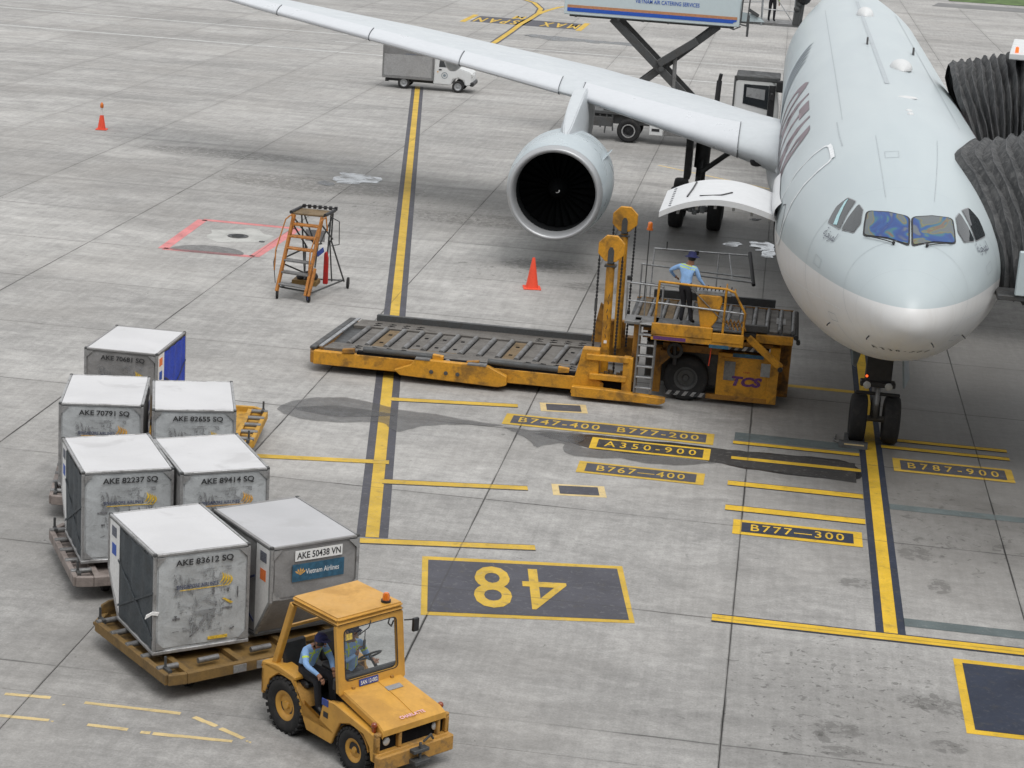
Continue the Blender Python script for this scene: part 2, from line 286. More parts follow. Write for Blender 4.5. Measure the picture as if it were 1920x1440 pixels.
# ------------------------------------------------------------------ helpers: geometry
class MB:
    """collects shapes and links them as ONE mesh object"""
    def __init__(s, T=None): s.v = []; s.f = []; s.T = T
    def add(s, vs, fs, T=None):
        n = len(s.v)
        for v in vs:
            v = Vector(v)
            if T is not None: v = T @ v
            s.v.append(v)
        s.f += [tuple(i+n for i in f) for f in fs]; return s
    def box(s, c, d, rz=0, rot=None):
        x, y, z = d[0]/2, d[1]/2, d[2]/2
        vs = [(-x, -y, -z), (x, -y, -z), (x, y, -z), (-x, y, -z), (-x, -y, z), (x, -y, z), (x, y, z), (-x, y, z)]
        T = Matrix.Translation(c) @ (rot.to_matrix().to_4x4() if rot else Matrix.Rotation(rz, 4, 'Z'))
        return s.add(vs, [(0, 3, 2, 1), (4, 5, 6, 7), (0, 1, 5, 4), (1, 2, 6, 5), (2, 3, 7, 6), (3, 0, 4, 7)], T)
    def b2(s, lo, hi):
        return s.box([(a+b)/2 for a, b in zip(lo, hi)], [abs(b-a) for a, b in zip(lo, hi)])
    def bar(s, a, b, w, h):
        a, b = Vector(a), Vector(b); d = b-a; L = d.length; q = d.to_track_quat('X', 'Z')
        T = Matrix.Translation((a+b)/2) @ q.to_matrix().to_4x4()
        t = MB(); t.box((0, 0, 0), (L, w, h)); return s.add(t.v, t.f, T)
    def tube(s, a, b, r, n=10, r2=None, cap=True):
        a, b = Vector(a), Vector(b); d = b-a; r2 = r if r2 is None else r2
        q = d.to_track_quat('Z', 'Y').to_matrix()
        vs = []
        for c, rr in ((a, r), (b, r2)):
            for i in range(n):
                t = 2*math.pi*i/n; vs.append(c + q @ Vector((rr*math.cos(t), rr*math.sin(t), 0)))
        fs = [(i, (i+1) % n, n+(i+1) % n, n+i) for i in range(n)]
        if cap: fs += [tuple(reversed(range(n))), tuple(range(n, 2*n))]
        return s.add(vs, fs)
    def path(s, pts, r, n=8):
        for a, b in zip(pts, pts[1:]): s.tube(a, b, r, n)
        for p in pts[1:-1]: s.ball(p, r*1.02, 6, 4)
        return s
    def ball(s, c, r, n=12, m=8, sc_=(1, 1, 1)):
        prof = [(-math.cos(math.pi*i/m)*sc_[2]*r, math.sin(math.pi*i/m)*r) for i in range(m+1)]
        return s.lathe(c, (0, 0, 1), prof, n, sx=sc_[0], sy=sc_[1])
    def lathe(s, c, axis, prof, n=24, sx=1, sy=1, closed=False):
        q = Vector(axis).to_track_quat('Z', 'Y').to_matrix(); c = Vector(c); vs = []; fs = []
        for (t, r) in prof:
            for i in range(n):
                a = 2*math.pi*i/n; vs.append(c + q @ Vector((r*math.cos(a)*sx, r*math.sin(a)*sy, t)))
        m = len(prof)
        for j in range(m-1 if not closed else m):
            k = (j+1) % m
            for i in range(n): fs.append((j*n+i, j*n+(i+1) % n, k*n+(i+1) % n, k*n+i))
        return s.add(vs, fs)
    def prism(s, poly, o, ux, uy, th):
        """flat polygon in the plane (ux, uy) from origin o, thick th along ux x uy"""
        o, ux, uy = Vector(o), Vector(ux), Vector(uy); w = ux.cross(uy).normalized()*th; n = len(poly)
        vs = [o+ux*a+uy*b for a, b in poly] + [o+ux*a+uy*b+w for a, b in poly]
        fs = [tuple(reversed(range(n))), tuple(range(n, 2*n))] + [(i, (i+1) % n, n+(i+1) % n, n+i) for i in range(n)]
        return s.add(vs, fs)
    def face(s, pts): return s.add(pts, [tuple(range(len(pts)))])
    def grid(s, rows, loop=False):
        m = len(rows[0]); vs = [p for r in rows for p in r]; fs = []
        for j in range(len(rows)-1):
            for i in range(m if loop else m-1):
                k = (i+1) % m; fs.append((j*m+i, j*m+k, (j+1)*m+k, (j+1)*m+i))
        return s.add(vs, fs)
    def build(s, name, mat, parent=None, bevel=0.0, smooth=False, world=None, weld=False, angle=40, seg=1):
        me = bpy.data.meshes.new(name); vs = s.v
        if s.T is not None: vs = [s.T @ v for v in vs]
        if world is not None: vs = [world @ v for v in vs]
        me.from_pydata([tuple(v) for v in vs], [], s.f); me.update()
        bm = bmesh.new(); bm.from_mesh(me)
        if weld: bmesh.ops.remove_doubles(bm, verts=bm.verts, dist=1e-4)
        bmesh.ops.recalc_face_normals(bm, faces=bm.faces)
        if bevel > 0:
            es = [e for e in bm.edges if len(e.link_faces) == 2 and e.calc_face_angle(0) > R(35)]
            try: bmesh.ops.bevel(bm, geom=es, offset=bevel, segments=seg, affect='EDGES', clamp_overlap=True)
            except Exception: pass
        bm.to_mesh(me); bm.free()
        mats = mat if isinstance(mat, (list, tuple)) else [mat]
        for m_ in mats: me.materials.append(M[m_] if isinstance(m_, str) else m_)
        if smooth:
            me.polygons.foreach_set('use_smooth', [True]*len(me.polygons))
            if angle < 180:
                try: me.set_sharp_from_angle(angle=R(angle))
                except Exception: pass
        o = bpy.data.objects.new(name, me); COL.objects.link(o)
        if parent is not None:
            o.parent = parent
        return o

def thing(name, label, cat, loc=(0, 0, 0), rz=0.0, group=None):
    o = bpy.data.objects.new(name, None); COL.objects.link(o); o.empty_display_size = 0.3
    o.location = loc; o.rotation_euler = (0, 0, rz); o['label'] = label; o['category'] = cat
    if group: o['group'] = group
    return o
def tag(o, label, cat, group=None):
    o['label'] = label; o['category'] = cat
    if group: o['group'] = group
    return o
def structure(o): o['kind'] = 'structure'; return o
def stuff(o): o['kind'] = 'stuff'; return o
def lab(o, label): o['label'] = label; return o
def dup(root, loc, rz, label, group=None):
    r = root.copy(); COL.objects.link(r); r.location = loc; r.rotation_euler = (0, 0, rz); r['label'] = label
    if group: r['group'] = group
    for ch in list(root.children):
        c = ch.copy(); COL.objects.link(c); c.parent = r
        for g in list(ch.children):
            d = g.copy(); COL.objects.link(d); d.parent = c
    return r
def place(o, loc, rz=0.0, parent=None):
    o.location = loc; o.rotation_euler = (0, 0, rz)
    if parent is not None: o.parent = parent
    return o
def text(body, mat, T, width=None, height=None, name='lettering', parent=None, bold=0.0, depth=0.0, warp=None, space=1.0, res=3, label=None, kind=None):
    """flat lettering; T places its centre: x right, y up. width/height scale it to fit. depth > 0 for raised letters"""
    cu = bpy.data.curves.new('t', 'FONT'); cu.body = body; cu.size = 1.0; cu.offset = bold; cu.space_character = space
    cu.resolution_u = res; cu.extrude = depth/2
    o = bpy.data.objects.new('t', cu); COL.objects.link(o)
    me = bpy.data.meshes.new_from_object(o.evaluated_get(bpy.context.evaluated_depsgraph_get()))
    bpy.data.objects.remove(o); bpy.data.curves.remove(cu)
    xs = [v.co.x for v in me.vertices]; ys = [v.co.y for v in me.vertices]
    if not xs: return None
    w, h = max(xs)-min(xs), max(ys)-min(ys); cx, cy = (max(xs)+min(xs))/2, (max(ys)+min(ys))/2
    sx = (width/w) if width else (height/h); sy = (height/h) if height else sx
    if warp:
        bm = bmesh.new(); bm.from_mesh(me)
        bmesh.ops.triangulate(bm, faces=bm.faces)
        bmesh.ops.subdivide_edges(bm, edges=[e for e in bm.edges if e.calc_length() > 0.12], cuts=3, use_grid_fill=True)
        bmesh.ops.triangulate(bm, faces=bm.faces); bm.to_mesh(me); bm.free()
    for v in me.vertices:
        p = Vector(((v.co.x-cx)*sx, (v.co.y-cy)*sy, v.co.z))
        v.co = warp(p) if warp else T @ p
    me.materials.clear(); me.materials.append(M[mat]); me.name = name
    o = bpy.data.objects.new(name, me); COL.objects.link(o)
    if parent is not None: o.parent = parent
    if label: o['label'] = label
    if kind: o['kind'] = kind
    return o
def Tm(loc, rx=0, ry=0, rz=0): return Matrix.Translation(loc) @ Euler((rx, ry, rz)).to_matrix().to_4x4()
def face_near(loc, rz=0): return Tm(loc) @ Matrix.Rotation(rz, 4, 'Z') @ Matrix.Rotation(R(90), 4, 'X')   # lettering that faces -y
rng = random.Random(7)

# ------------------------------------------------------------------ the ground
apron = MB(); 
g = []
apron.face([(-400, -60, -0.05), (400, -60, -0.05), (400, 1500, -0.05), (-400, 1500, -0.05)])
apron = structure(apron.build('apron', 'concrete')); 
ROWS = [-17.6, -11.47, -5.40] + [JY0 + JDY*i for i in range(0, 34)]
def slab_mesh(w, h):
    m = MB(); g_ = 0.006
    m.box((0, 0, -0.1), (w-2*g_, h-2*g_, 0.2)); return m
Cx, Cy = -2.838, -38.094
slabs = []
for j in range(len(ROWS)-1):
    y0, y1 = ROWS[j], ROWS[j+1]; yc = (y0+y1)/2; D = yc-Cy
    # half-open view wedge with a margin to either side
    xl = Cx - math.tan(R(6.96+15.6))*(D+3) - 5; xr = Cx + math.tan(R(8.0))*(D+3) + 6
    i0 = math.floor((xl-JX0)/JDX); i1 = math.ceil((xr-JX0)/JDX)
    for i in range(i0, i1):
        xc = JX0+JDX*(i+0.5); slabs.append((math.hypot(xc-Cx, yc-Cy), xc, yc, y1-y0))
slabs.sort(key=lambda s: s[0])
sm = {}
for kx, (d_, xc, yc, h) in enumerate(slabs[:300]):
    key = round(h, 2)
    if key not in sm:
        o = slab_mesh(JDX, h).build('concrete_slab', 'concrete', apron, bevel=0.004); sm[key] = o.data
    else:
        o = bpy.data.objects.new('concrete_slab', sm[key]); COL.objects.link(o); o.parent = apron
    o.location = (xc, yc, rng.uniform(-0.001, 0.001))
far = MB()
for (d_, xc, yc, h) in slabs[300:]: far.box((xc, yc, -0.1), (JDX-0.02, h-0.02, 0.2))
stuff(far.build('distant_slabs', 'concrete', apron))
g1 = MB(); g1.face([(-400, 186, -0.02), (400, 186, -0.02), (400, 192, -0.02), (-400, 192, -0.02)]); structure(g1.build('taxiway_edge', 'taxi'))
g1 = MB(); g1.face([(10, 153, 0.012), (60, 155.5, 0.012), (60, 162, 0.012), (11, 158.5, 0.012)]); structure(g1.build('asphalt_strip', 'taxi'))
g1 = MB(); g1.face([(12.2, 162.0, 0.03), (70, 165.5, 0.03), (70, 420, 0.03), (12.2, 420, 0.03)]); structure(g1.build('grass_verge', 'grass'))

# painted markings: each a thin sheet on the slabs
Z1, Z2, Z3 = 0.0040, 0.0085, 0.0130
def mark(pts, mat, z=Z1, name='line_marking'):
    m = MB()
    if pts and isinstance(pts[0][0], (tuple, list)):
        for q in pts: m.face([(a, b, z) for a, b in q])
    else: m.face([(a, b, z) for a, b in pts])
    return structure(m.build(name, mat))
def strip(a, b, w, mat, z=Z1, name='line_marking'):
    a, b = Vector(a), Vector(b); d = (b-a).normalized(); n = Vector((-d.y, d.x))*w/2
    return mark([tuple(a-n), tuple(b-n), tuple(b+n), tuple(a+n)], mat, z, name)
def edged(a, b, w, e, mat='p_yellow2', dark='p_dark', zb=Z1, zt=Z2, name='line_marking'):
    strip(a, b, w+2*e, dark, zb, name+'_backing'); strip(a, b, w, mat, zt, name)
# stand centreline and the angled lead-in line
edged((-0.055, 60), (-0.075, -5.25), 0.235, 0.135, 'p_yellow2', 'p_blue', name='centreline')
LD = Vector((math.sin(-R(9.84)), math.cos(R(9.84))))
La, Lb = Vector((-9.50, -3.28)), Vector((-9.50, -3.28)) + LD*68
edged(tuple(La), tuple(Lb), 0.25, 0.17, 'p_yellow', 'p_dark', name='lead_in_line')
# left group of bars
for a, b in (((-11.0, 6.03), (-8.12, 6.53)), ((-9.98, 0.02), (-7.10, 0.56)), ((-9.90, -3.58), (-6.50, -2.90))):
    edged(a, b, 0.25, 0.03, 'p_yellow', 'p_dark', Z2+0.002, Z3, 'stop_bar')
strip((-12.83, 0.80), (-10.1, 1.30), 0.25, 'p_yellow', Z3, 'stop_bar')
# right group of bars
for x0, x1, y, w in ((-3.12, -0.34, 5.37, .21), (-3.12, -0.34, 4.17, .21), (-3.13, -0.34, 2.34, .29), (-3.12, -0.34, 0.70, .31), (0.17, 3.0, 6.22, .21), (0.17, 3.0, 6.85, .21)):
    edged((x0, y), (x1, y), w, 0.04, 'p_yellow2', 'p_blue', Z1, Z2, 'stop_bar')
edged((-3.12, -5.41), (6.0, -5.41), 0.29, 0.05, 'p_yellow2', 'p_blue', Z2+0.001, Z3, 'stop_bar')
strip((-2.25, 10.82), (-0.25, 10.82), 0.26, 'p_yellow', Z1, 'stop_bar')
for y0, y1 in ((1.70, 2.05), (-4.80, -4.42)): mark([(0.17, y0), (6, y0), (6, y1), (0.17, y1)], 'p_gray', Z1, 'overpainted_bar')
mark([(-3.1, 5.56), (-0.3, 5.62), (-0.3, 6.15), (-3.1, 6.2)], 'p_gray', Z1, 'overpainted_bar')
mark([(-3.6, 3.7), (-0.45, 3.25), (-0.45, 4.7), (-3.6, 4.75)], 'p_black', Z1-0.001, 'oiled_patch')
def plate(x0, x1, y0, y1, txt, tw, th, e=0.14, ex=0.2, mat='p_yellow2', bgm='p_blue', space=1.25, dx=0):
    mark([(x0, y0), (x1, y0), (x1, y1), (x0, y1)], mat, Z2, 'stand_plate_border')
    mark([(x0+ex, y0+e), (x1-ex, y0+e), (x1-ex, y1-e), (x0+ex, y1-e)], bgm, Z3, 'stand_plate')
    if txt:
        structure(text(txt, mat, Tm(((x0+x1)/2+dx, (y0+y1)/2, Z3+0.004)), tw, th, 'stand_plate_lettering', bold=0.01, space=space))
plate(-8.27, -3.55, 4.96, 5.84, 'B747-400  B777-200', 4.05, 0.40, .13, .17, 'p_yellow', 'p_dark')
plate(-6.19, -3.58, 3.78, 4.64, 'A350-900', 2.0, 0.40, .12, .15, 'p_yellow2', 'p_black', 1.5)
plate(-6.28, -3.62, 1.98, 2.79, 'B767—400', 1.85, 0.38, .12, .17, 'p_yellow', 'p_dark')
plate(-2.93, -0.43, -0.88, 0.0, 'B777—300', 1.8, 0.40, .15, .17, 'p_yellow2', 'p_blue')
plate(0.38, 2.96, 4.42, 5.40, 'B787-900', 1.95, 0.42, .14, .16, 'p_yellow', 'p_dark', 1.5)
th = R(9.84)
def rot2(c, pts): return [(c[0]+a*math.cos(th)-b*math.sin(th), c[1]+a*math.sin(th)+b*math.cos(th)) for a, b in pts]
def rect(c, w, h): return rot2(c, [(-w/2, -h/2), (w/2, -h/2), (w/2, h/2), (-w/2, h/2)])
for c in ((-7.08, 6.76), (-6.08, 0.77)):
    mark(rect(c, 1.08, 0.72), paint('ochre border paint', (0.42, 0.30, 0.10), 0.4) if 0 else 'p_cream', Z1, 'small_plate_border'); mark(rect(c, 0.80, 0.52), 'p_dark', Z2, 'small_plate')
c48 = (-6.40, -5.05)
mark([(-8.43, -3.97), (-7.94, -6.77), (-4.39, -6.07), (-4.84, -3.36)], 'p_yellow', Z1, 'stand_number_border')
mark([(-8.29, -4.13), (-7.86, -6.60), (-4.50, -5.96), (-4.92, -3.53)], 'p_dark', Z2, 'stand_number_plate')
structure(text('8', 'p_yellow', Tm((-6.97, -5.12, Z3), rz=th), 0.66, 2.0, 'stand_number', bold=0.012))
structure(text('4', 'p_yellow', Tm((-6.06, -4.97, Z3), rz=th+math.pi), 0.78, 1.95, 'stand_number', bold=0.0))
mark([(0.91, -6.03), (6, -6.03), (6, -9.02), (0.91, -9.02)], 'p_yellow2', Z1, 'stand_number_border')
mark([(1.05, -6.20), (6, -6.20), (6, -8.86), (1.05, -8.86)], 'p_blue', Z2, 'stand_number_plate')
# red square round the pit cover
def frame(pts, w, mat, z, name):
    n = len(pts)
    for i in range(n): strip(pts[i], pts[(i+1) % n], w[i % len(w)], mat, z, name)
frame([(-20.95, 24.75), (-20.75, 19.85), (-17.95, 19.9), (-17.8, 24.7)], [0.32, 0.3, 0.32, 0.3], 'p_red', Z1, 'red_square')
mp = MB(); mp.face([(-19.2+1.0*math.cos(a/16*math.tau)*(1+.15*math.sin(a*2.1)), 22.75+1.15*math.sin(a/16*math.tau)*(1+.2*math.cos(a*1.7)), Z1) for a in range(16)])
M['pale_c'] = paint('pale repair concrete', (0.42, 0.42, 0.40), 0.4); structure(mp.build('concrete_patch', 'pale_c'))
mh = thing('manhole_cover', 'round dark manhole cover inside the red painted square', 'manhole cover', (-19.2, 22.65, 0))
mb = MB(); mb.lathe((0, 0, 0), (0, 0, 1), [(0.004, .33), (0.02, .33), (0.02, .29), (0.012, .285), (0.012, 0.001)], 24); mb.build('cover', 'steel_d', mh)
mb = MB(); [mb.box((0, -.2+.1*i, .018), (.42-abs(i-2)*.08, .02, .012)) for i in range(5)]; stuff(mb.build('grip_ribs', 'steel_d', mh))
mh = MB(); mh.lathe((-18.3, 22.15, 0), (0, 0, 1), [(0.006, .09), (0.02, .09), (0.02, 0.001)], 12)
tag(mh.build('drain_cap', 'steel_d'), 'small dark drain cap to the right of the manhole in the red square', 'drain cap')
mp = MB(); mp.face([(-19.45+1.15*math.cos(t_), 19.95+0.95*abs(math.sin(t_)) if math.sin(t_) > 0 else 19.95+.25*math.sin(t_), Z2) for t_ in [i/20*math.tau for i in range(20)]])
damp_o = mp
# service road lines far behind
def road(y0, y1, x0, x1, mat='p_white', z=Z1, name='road_line'): mark([(x0, y0), (x1, y0), (x1, y1), (x0, y1)], mat, z, name)
road(86.35, 86.75, -70, 40); road(76.3, 76.75, -60, 40)
x = -70.0
while x < 30: road(82.0, 82.22, x, x+2.75, name='road_dash'); x += 8.08
# far taxi lines
def curve(pts, w, mat, z, name):
    m = MB(); rows = []
    for i, p_ in enumerate(pts):
        p_ = Vector(p_); d = (Vector(pts[min(i+1, len(pts)-1)])-Vector(pts[max(i-1, 0)])).normalized(); n = Vector((-d.y, d.x))*w/2
        rows.append([(p_.x-n.x, p_.y-n.y, z), (p_.x+n.x, p_.y+n.y, z)])
    m.grid(rows); return structure(m.build(name, mat))
tx = [(-21.0, 66), (-20.98, 80), (-20.9, 89.5), (-21.0, 97), (-21.15, 103), (-21.1, 108), (-21.15, 112.8), (-21.5, 117), (-22.7, 122.3), (-24.5, 126), (-28, 131), (-34, 136)]
curve(tx, 0.6, 'p_dark', Z1, 'taxi_line_backing'); curve(tx, 0.34, 'p_yellow', Z2, 'taxi_line')
tx2 = [(-21.15, 111.5), (-20.85, 116), (-20.4, 119.8), (-19.2, 122.5), (-16, 126), (-10, 130)]
curve(tx2, 0.38, 'p_yellow', Z2+0.002, 'taxi_line')
mark([(-24.6, 102.0), (-17.2, 102.0), (-17.2, 106.8), (-24.6, 106.8)], 'p_dark', Z1, 'max_span_plate')
for x in (-25.0, -16.95): strip((x, 101.3), (x, 107.6), 0.4, 'p_yellow', Z2, 'max_span_bar')
structure(text('MAX', 'p_yellow', Tm((-18.55, 104.2, Z3), rz=math.pi), 2.6, 3.4, 'max_span_lettering', bold=0.02, space=1.5))
structure(text('SPAN', 'p_yellow', Tm((-22.95, 103.8, Z3), rz=math.pi), 3.0, 3.4, 'max_span_lettering', bold=0.02, space=1.4))
structure(text('M', 'p_yellow', Tm((-21.9, 107.8, Z3), rz=math.pi), 0.8, 2.6, 'max_span_lettering', bold=0.02))
strip((-7.5, 44.5), (-2.4, 40.5), 0.16, 'p_cream', Z1, 'faint_line')
# broken cream strokes on the ground near the camera
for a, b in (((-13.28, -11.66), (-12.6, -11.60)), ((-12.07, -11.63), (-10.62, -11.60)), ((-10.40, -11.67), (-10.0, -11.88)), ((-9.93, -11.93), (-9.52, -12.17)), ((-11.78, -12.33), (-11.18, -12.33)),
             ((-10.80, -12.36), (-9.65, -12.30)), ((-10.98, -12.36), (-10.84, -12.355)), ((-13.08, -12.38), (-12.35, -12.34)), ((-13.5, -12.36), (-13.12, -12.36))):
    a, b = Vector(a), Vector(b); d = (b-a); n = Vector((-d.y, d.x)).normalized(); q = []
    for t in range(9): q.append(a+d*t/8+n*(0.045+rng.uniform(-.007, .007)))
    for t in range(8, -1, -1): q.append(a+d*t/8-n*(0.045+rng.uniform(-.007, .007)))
    mark([tuple(v) for v in q], 'p_cream', Z1, 'cream_stroke')
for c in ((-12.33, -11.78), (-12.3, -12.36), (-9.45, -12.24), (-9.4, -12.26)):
    mark([(c[0]+rng.uniform(.01, .035)*math.cos(t), c[1]+rng.uniform(.01, .04)*math.sin(t)) for t in [i*math.tau/7 for i in range(7)]], 'p_cream', Z1, 'cream_stroke')

# wet patches and puddles: thin still sheets with ragged outlines
def wet(name, col, rough, alpha, edge=True):
    k = NT(name); p = k.pos(); n = k.noise(p, 3, 4)
    k.set(color=col, rough=k.ramp(n, 0.3, 0.7, rough, rough*2.2+0.02), spec=0.9, ior=1.33); 
    t = k.n('ShaderNodeBsdfTransparent', {'Color': (0.80, 0.80, 0.80, 1)})
    mx = k.n('ShaderNodeMixShader', {'Fac': alpha}); k.t.links.new(t.outputs[0], mx.inputs[1]); k.t.links.new(k.b.outputs[0], mx.inputs[2]); k.t.links.new(mx.outputs[0], k.out.inputs[0])
    return k.m
M['puddle'] = None
M['damp'] = wet('damp concrete', (0.13, 0.13, 0.132), 0.18, 0.35)
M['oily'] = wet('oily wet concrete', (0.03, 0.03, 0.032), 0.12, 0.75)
def water():
    k = NT('standing water'); fr = k.n('ShaderNodeFresnel', {'IOR': 1.36}); g_ = k.n('ShaderNodeBsdfGlossy', {'Color': (0.74, 0.76, 0.78, 1), 'Roughness': 0.04, 'Normal': k.bump(k.noise(k.pos(), 5, 3), 0.12, 0.01)})
    d = k.n('ShaderNodeBsdfDiffuse', {'Color': (0.11, 0.112, 0.115, 1)}); mx = k.n('ShaderNodeMixShader', {'Fac': fr.outputs[0]})
    k.t.links.new(d.outputs[0], mx.inputs[1]); k.t.links.new(g_.outputs[0], mx.inputs[2]); t = k.n('ShaderNodeBsdfTransparent', {'Color': (0.9, 0.9, 0.9, 1)}); m2 = k.n('ShaderNodeMixShader', {'Fac': k.ramp(k.noise(k.pos(), 1.9, 6, 0.7, 0.6), 0.36, 0.56, 0.15, 0.75)}); k.t.links.new(t.outputs[0], m2.inputs[1]); k.t.links.new(mx.outputs[0], m2.inputs[2]); k.t.links.new(m2.outputs[0], k.out.inputs[0]); return k.m
M['puddle'] = water()
def puddle(pts, mat, z, name, label, jit=0.06, sub=6):
    from mathutils import noise as mn
    q = []; n = len(pts)
    for i in range(n):
        p0, p1, p2, p3 = (Vector(pts[(i+k_-1) % n]) for k_ in range(4))
        for s_ in range(sub):
            t = s_/sub; v = 0.5*((2*p1)+(-p0+p2)*t+(2*p0-5*p1+4*p2-p3)*t*t+(-p0+3*p1-3*p2+p3)*t**3)
            a = mn.noise(Vector((v.x*2.3, v.y*2.3, i*.1)))*jit*1.8; b = mn.noise(Vector((v.x*6+9, v.y*6, 3)))*jit
            q.append((v.x+a+b, v.y+b-a, z))
    m = MB(); m.face(q); o = m.build(name, mat); structure(o); return o
structure(damp_o.build('damp_stain', 'damp'))
puddle([(-13.27, 4.42), (-12.83, 5.37), (-12.1, 5.74), (-11.32, 5.57), (-10.76, 5.3), (-10.01, 5.19), (-9.3, 5.0), (-8.2, 4.8), (-8.6, 4.66), (-9.5, 4.4), (-9.94, 4.12), (-10.36, 3.53), (-10.9, 4.1), (-11.66, 3.78), (-12.62, 3.77)], 'damp', 0.0165, 'damp_patch', '', .04)
puddle([(-12.9, 4.5), (-12.2, 5.0), (-11.3, 4.95), (-10.6, 4.75), (-11.1, 4.45), (-12.0, 4.2)], 'damp', 0.0195, 'damp_patch', '', .04)
puddle([(-8.1, 4.62), (-7.78, 4.7), (-6.52, 4.86), (-6.40, 4.5), (-6.42, 3.92), (-6.11, 3.75), (-4.9, 3.72), (-3.46, 3.66), (-4.0, 3.3), (-4.68, 3.06), (-5.5, 3.2), (-6.28, 3.12), (-6.64, 3.24), (-6.8, 3.9), (-7.1, 3.7), (-7.36, 3.46), (-7.61, 4.03)], 'damp', 0.0165, 'damp_patch', '', .06)
puddle([(-7.5, 4.5), (-6.7, 4.75), (-6.5, 4.4), (-6.5, 3.98), (-6.9, 4.1), (-7.2, 4.3)], 'damp', 0.0195, 'damp_patch', '', .05)
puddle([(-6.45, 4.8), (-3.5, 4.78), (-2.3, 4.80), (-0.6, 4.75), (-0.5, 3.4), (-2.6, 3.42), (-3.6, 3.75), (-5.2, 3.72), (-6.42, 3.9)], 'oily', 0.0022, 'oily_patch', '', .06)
puddle([(-18.92, 34.92), (-18.61, 36.15), (-18.1, 35.9), (-17.35, 35.54), (-17.3, 34.9), (-17.71, 34.07), (-18.52, 33.75)], 'puddle', 0.0165, 'puddle', '', .22)
puddle([(-19.22, 33.36), (-19.11, 33.92), (-18.81, 33.84), (-18.48, 33.15), (-18.83, 32.96)], 'puddle', 0.0165, 'puddle', '', .12)
puddle([(-3.37, 28.64), (-3.32, 29.43), (-2.9, 29.4), (-2.71, 29.63), (-2.49, 28.3), (-2.49, 27.02), (-2.68, 26.84), (-2.93, 27.17), (-2.9, 27.9), (-3.16, 27.99), (-3.0, 28.5)], 'puddle', 0.0165, 'puddle', '', .10)
puddle([(-4.25, 28.5), (-4.0, 29.1), (-3.68, 28.97), (-3.68, 28.39), (-3.9, 28.28)], 'puddle', 0.0165, 'puddle', '', .08)
puddle([(-3.46, 33.81), (-3.22, 34.04), (-3.08, 33.79), (-3.26, 33.37)], 'puddle', 0.0165, 'puddle', '', .08)
puddle([(-19.74, 94.88), (-19.36, 96.04), (-17.95, 96.09), (-15.15, 95.39), (-12, 95.0), (-12, 93.6), (-15.23, 93.76), (-17.6, 93.22)], 'puddle', 0.0165, 'puddle', '', .4)

# ------------------------------------------------------------------ the airliner
FQ = [7.947, 1.6167, 0.6011, 9.8277, 2.0315, 0.7347, 9.1461, 1.6354, 0.624, 4.115, 4.3365, 4.485, 0.4172, 2.6695, -0.313, 0.3898]
FR, FYAW, FPIT = FQ[13], FQ[14]*.01, FQ[15]*.01
def fprof(y):
    Lw, pw, qw, Lt, pt, qt, Lb, pb, qb, zt, Lc, z0, y0 = FQ[:13]
    def g(L, a, b): s = min(max(1-y/L, 0), 1); return max(1-s**a, 0)**b
    bl = lambda e: (1+(0.9/max(y, 1e-4))**3)**(e/3)      # blunter radome
    w = FR*g(Lw, pw, qw)*bl(.10); s = min(max(1-y/Lc, 0), 1); c = z0+(zt-z0)*s*s
    top = zt+(z0+FR-zt)*g(Lt, pt, qt)*bl(.24); bot = zt-(zt-(z0-FR))*g(Lb, pb, qb)*bl(.13)
    if y > 42:                                       # tail cone
        t = (y-42)/20.0; w *= max(1-t**1.7*0.93, .03); bot = bot+(top-bot)*0.80*t**1.5; c = (top+bot)/2*t+c*(1-t)
        top = max(top-0.4*t, bot+.2)
    return w, top, bot, c
def fpt(y, phi, off=0.0):
    def P(y, phi):
        w, t, b, c = fprof(max(y, 0.0)); S = math.sin(R(phi)); 
        return Vector((w*math.cos(R(phi))+FYAW*y, y+FQ[12], c+((t-c) if S > 0 else (c-b))*S+FPIT*y))
    p = P(y, phi)
    if off:
        e = 0.02; dy = P(y+e, phi)-P(max(y-e, 0), phi); dp = P(y, phi+.5)-P(y, phi-.5)
        n = dp.cross(dy); 
        if n.length > 0:
            n.normalize(); c_ = Vector((FYAW*y, p.y, fprof(y)[3]+FPIT*y))
            if n.dot(p-c_-Vector((0, 1.5 if y < 3 else 0, 0))) < 0: n = -n
            p = p+n*off
    return p
def fpatch(pts, off, sub=5, rings=4):
    """polygon of (station, angle) corners laid on the skin"""
    q = []; n = len(pts)
    for i in range(n):
        a, b = Vector(pts[i]), Vector(pts[(i+1) % n])
        for s_ in range(sub): q.append(a+(b-a)*s_/sub)
    c = sum(q, Vector((0, 0)))/len(q); rows = []
    for r_ in range(rings+1):
        t = 1-r_/rings if r_ < rings else 0.02
        rows.append([fpt(*(c+(v-c)*t), off) for v in q])
    m = MB(); m.grid(rows, loop=True); return m
def fstrip(path, width, off, m=None):
    m = m or MB(); rows = []
    for i, p_ in enumerate(path):
        a = fpt(*path[max(i-1, 0)], off); b = fpt(*path[min(i+1, len(path)-1)], off); p0 = fpt(*p_, off)
        p_in = fpt(p_[0], p_[1], off+.1); n = (p_in-p0).normalized(); d = (b-a).normalized().cross(n).normalized()*width/2
        rows.append([p0-d, p0+d])
    m.grid(rows); return m
def find(P3):
    """station and angle on the skin nearest to a point"""
    y = P3[1]-FQ[12]; w, t, b, c = fprof(max(y, 0.01)); z = P3[2]-FPIT*y-c; h = (t-c) if z > 0 else (c-b)
    s = max(-1, min(1, z/h)); ph = math.degrees(math.asin(s))
    # use x to settle the station: angle from x and z together
    ph2 = math.degrees(math.atan2(z/h, (P3[0]-FYAW*y)/max(w, 1e-3)))
    return (y, ph2)
plane = thing('airliner', 'pale grey and white twin-engine jet airliner parked nose-on at the stand', 'airplane', (0, 0, 0))
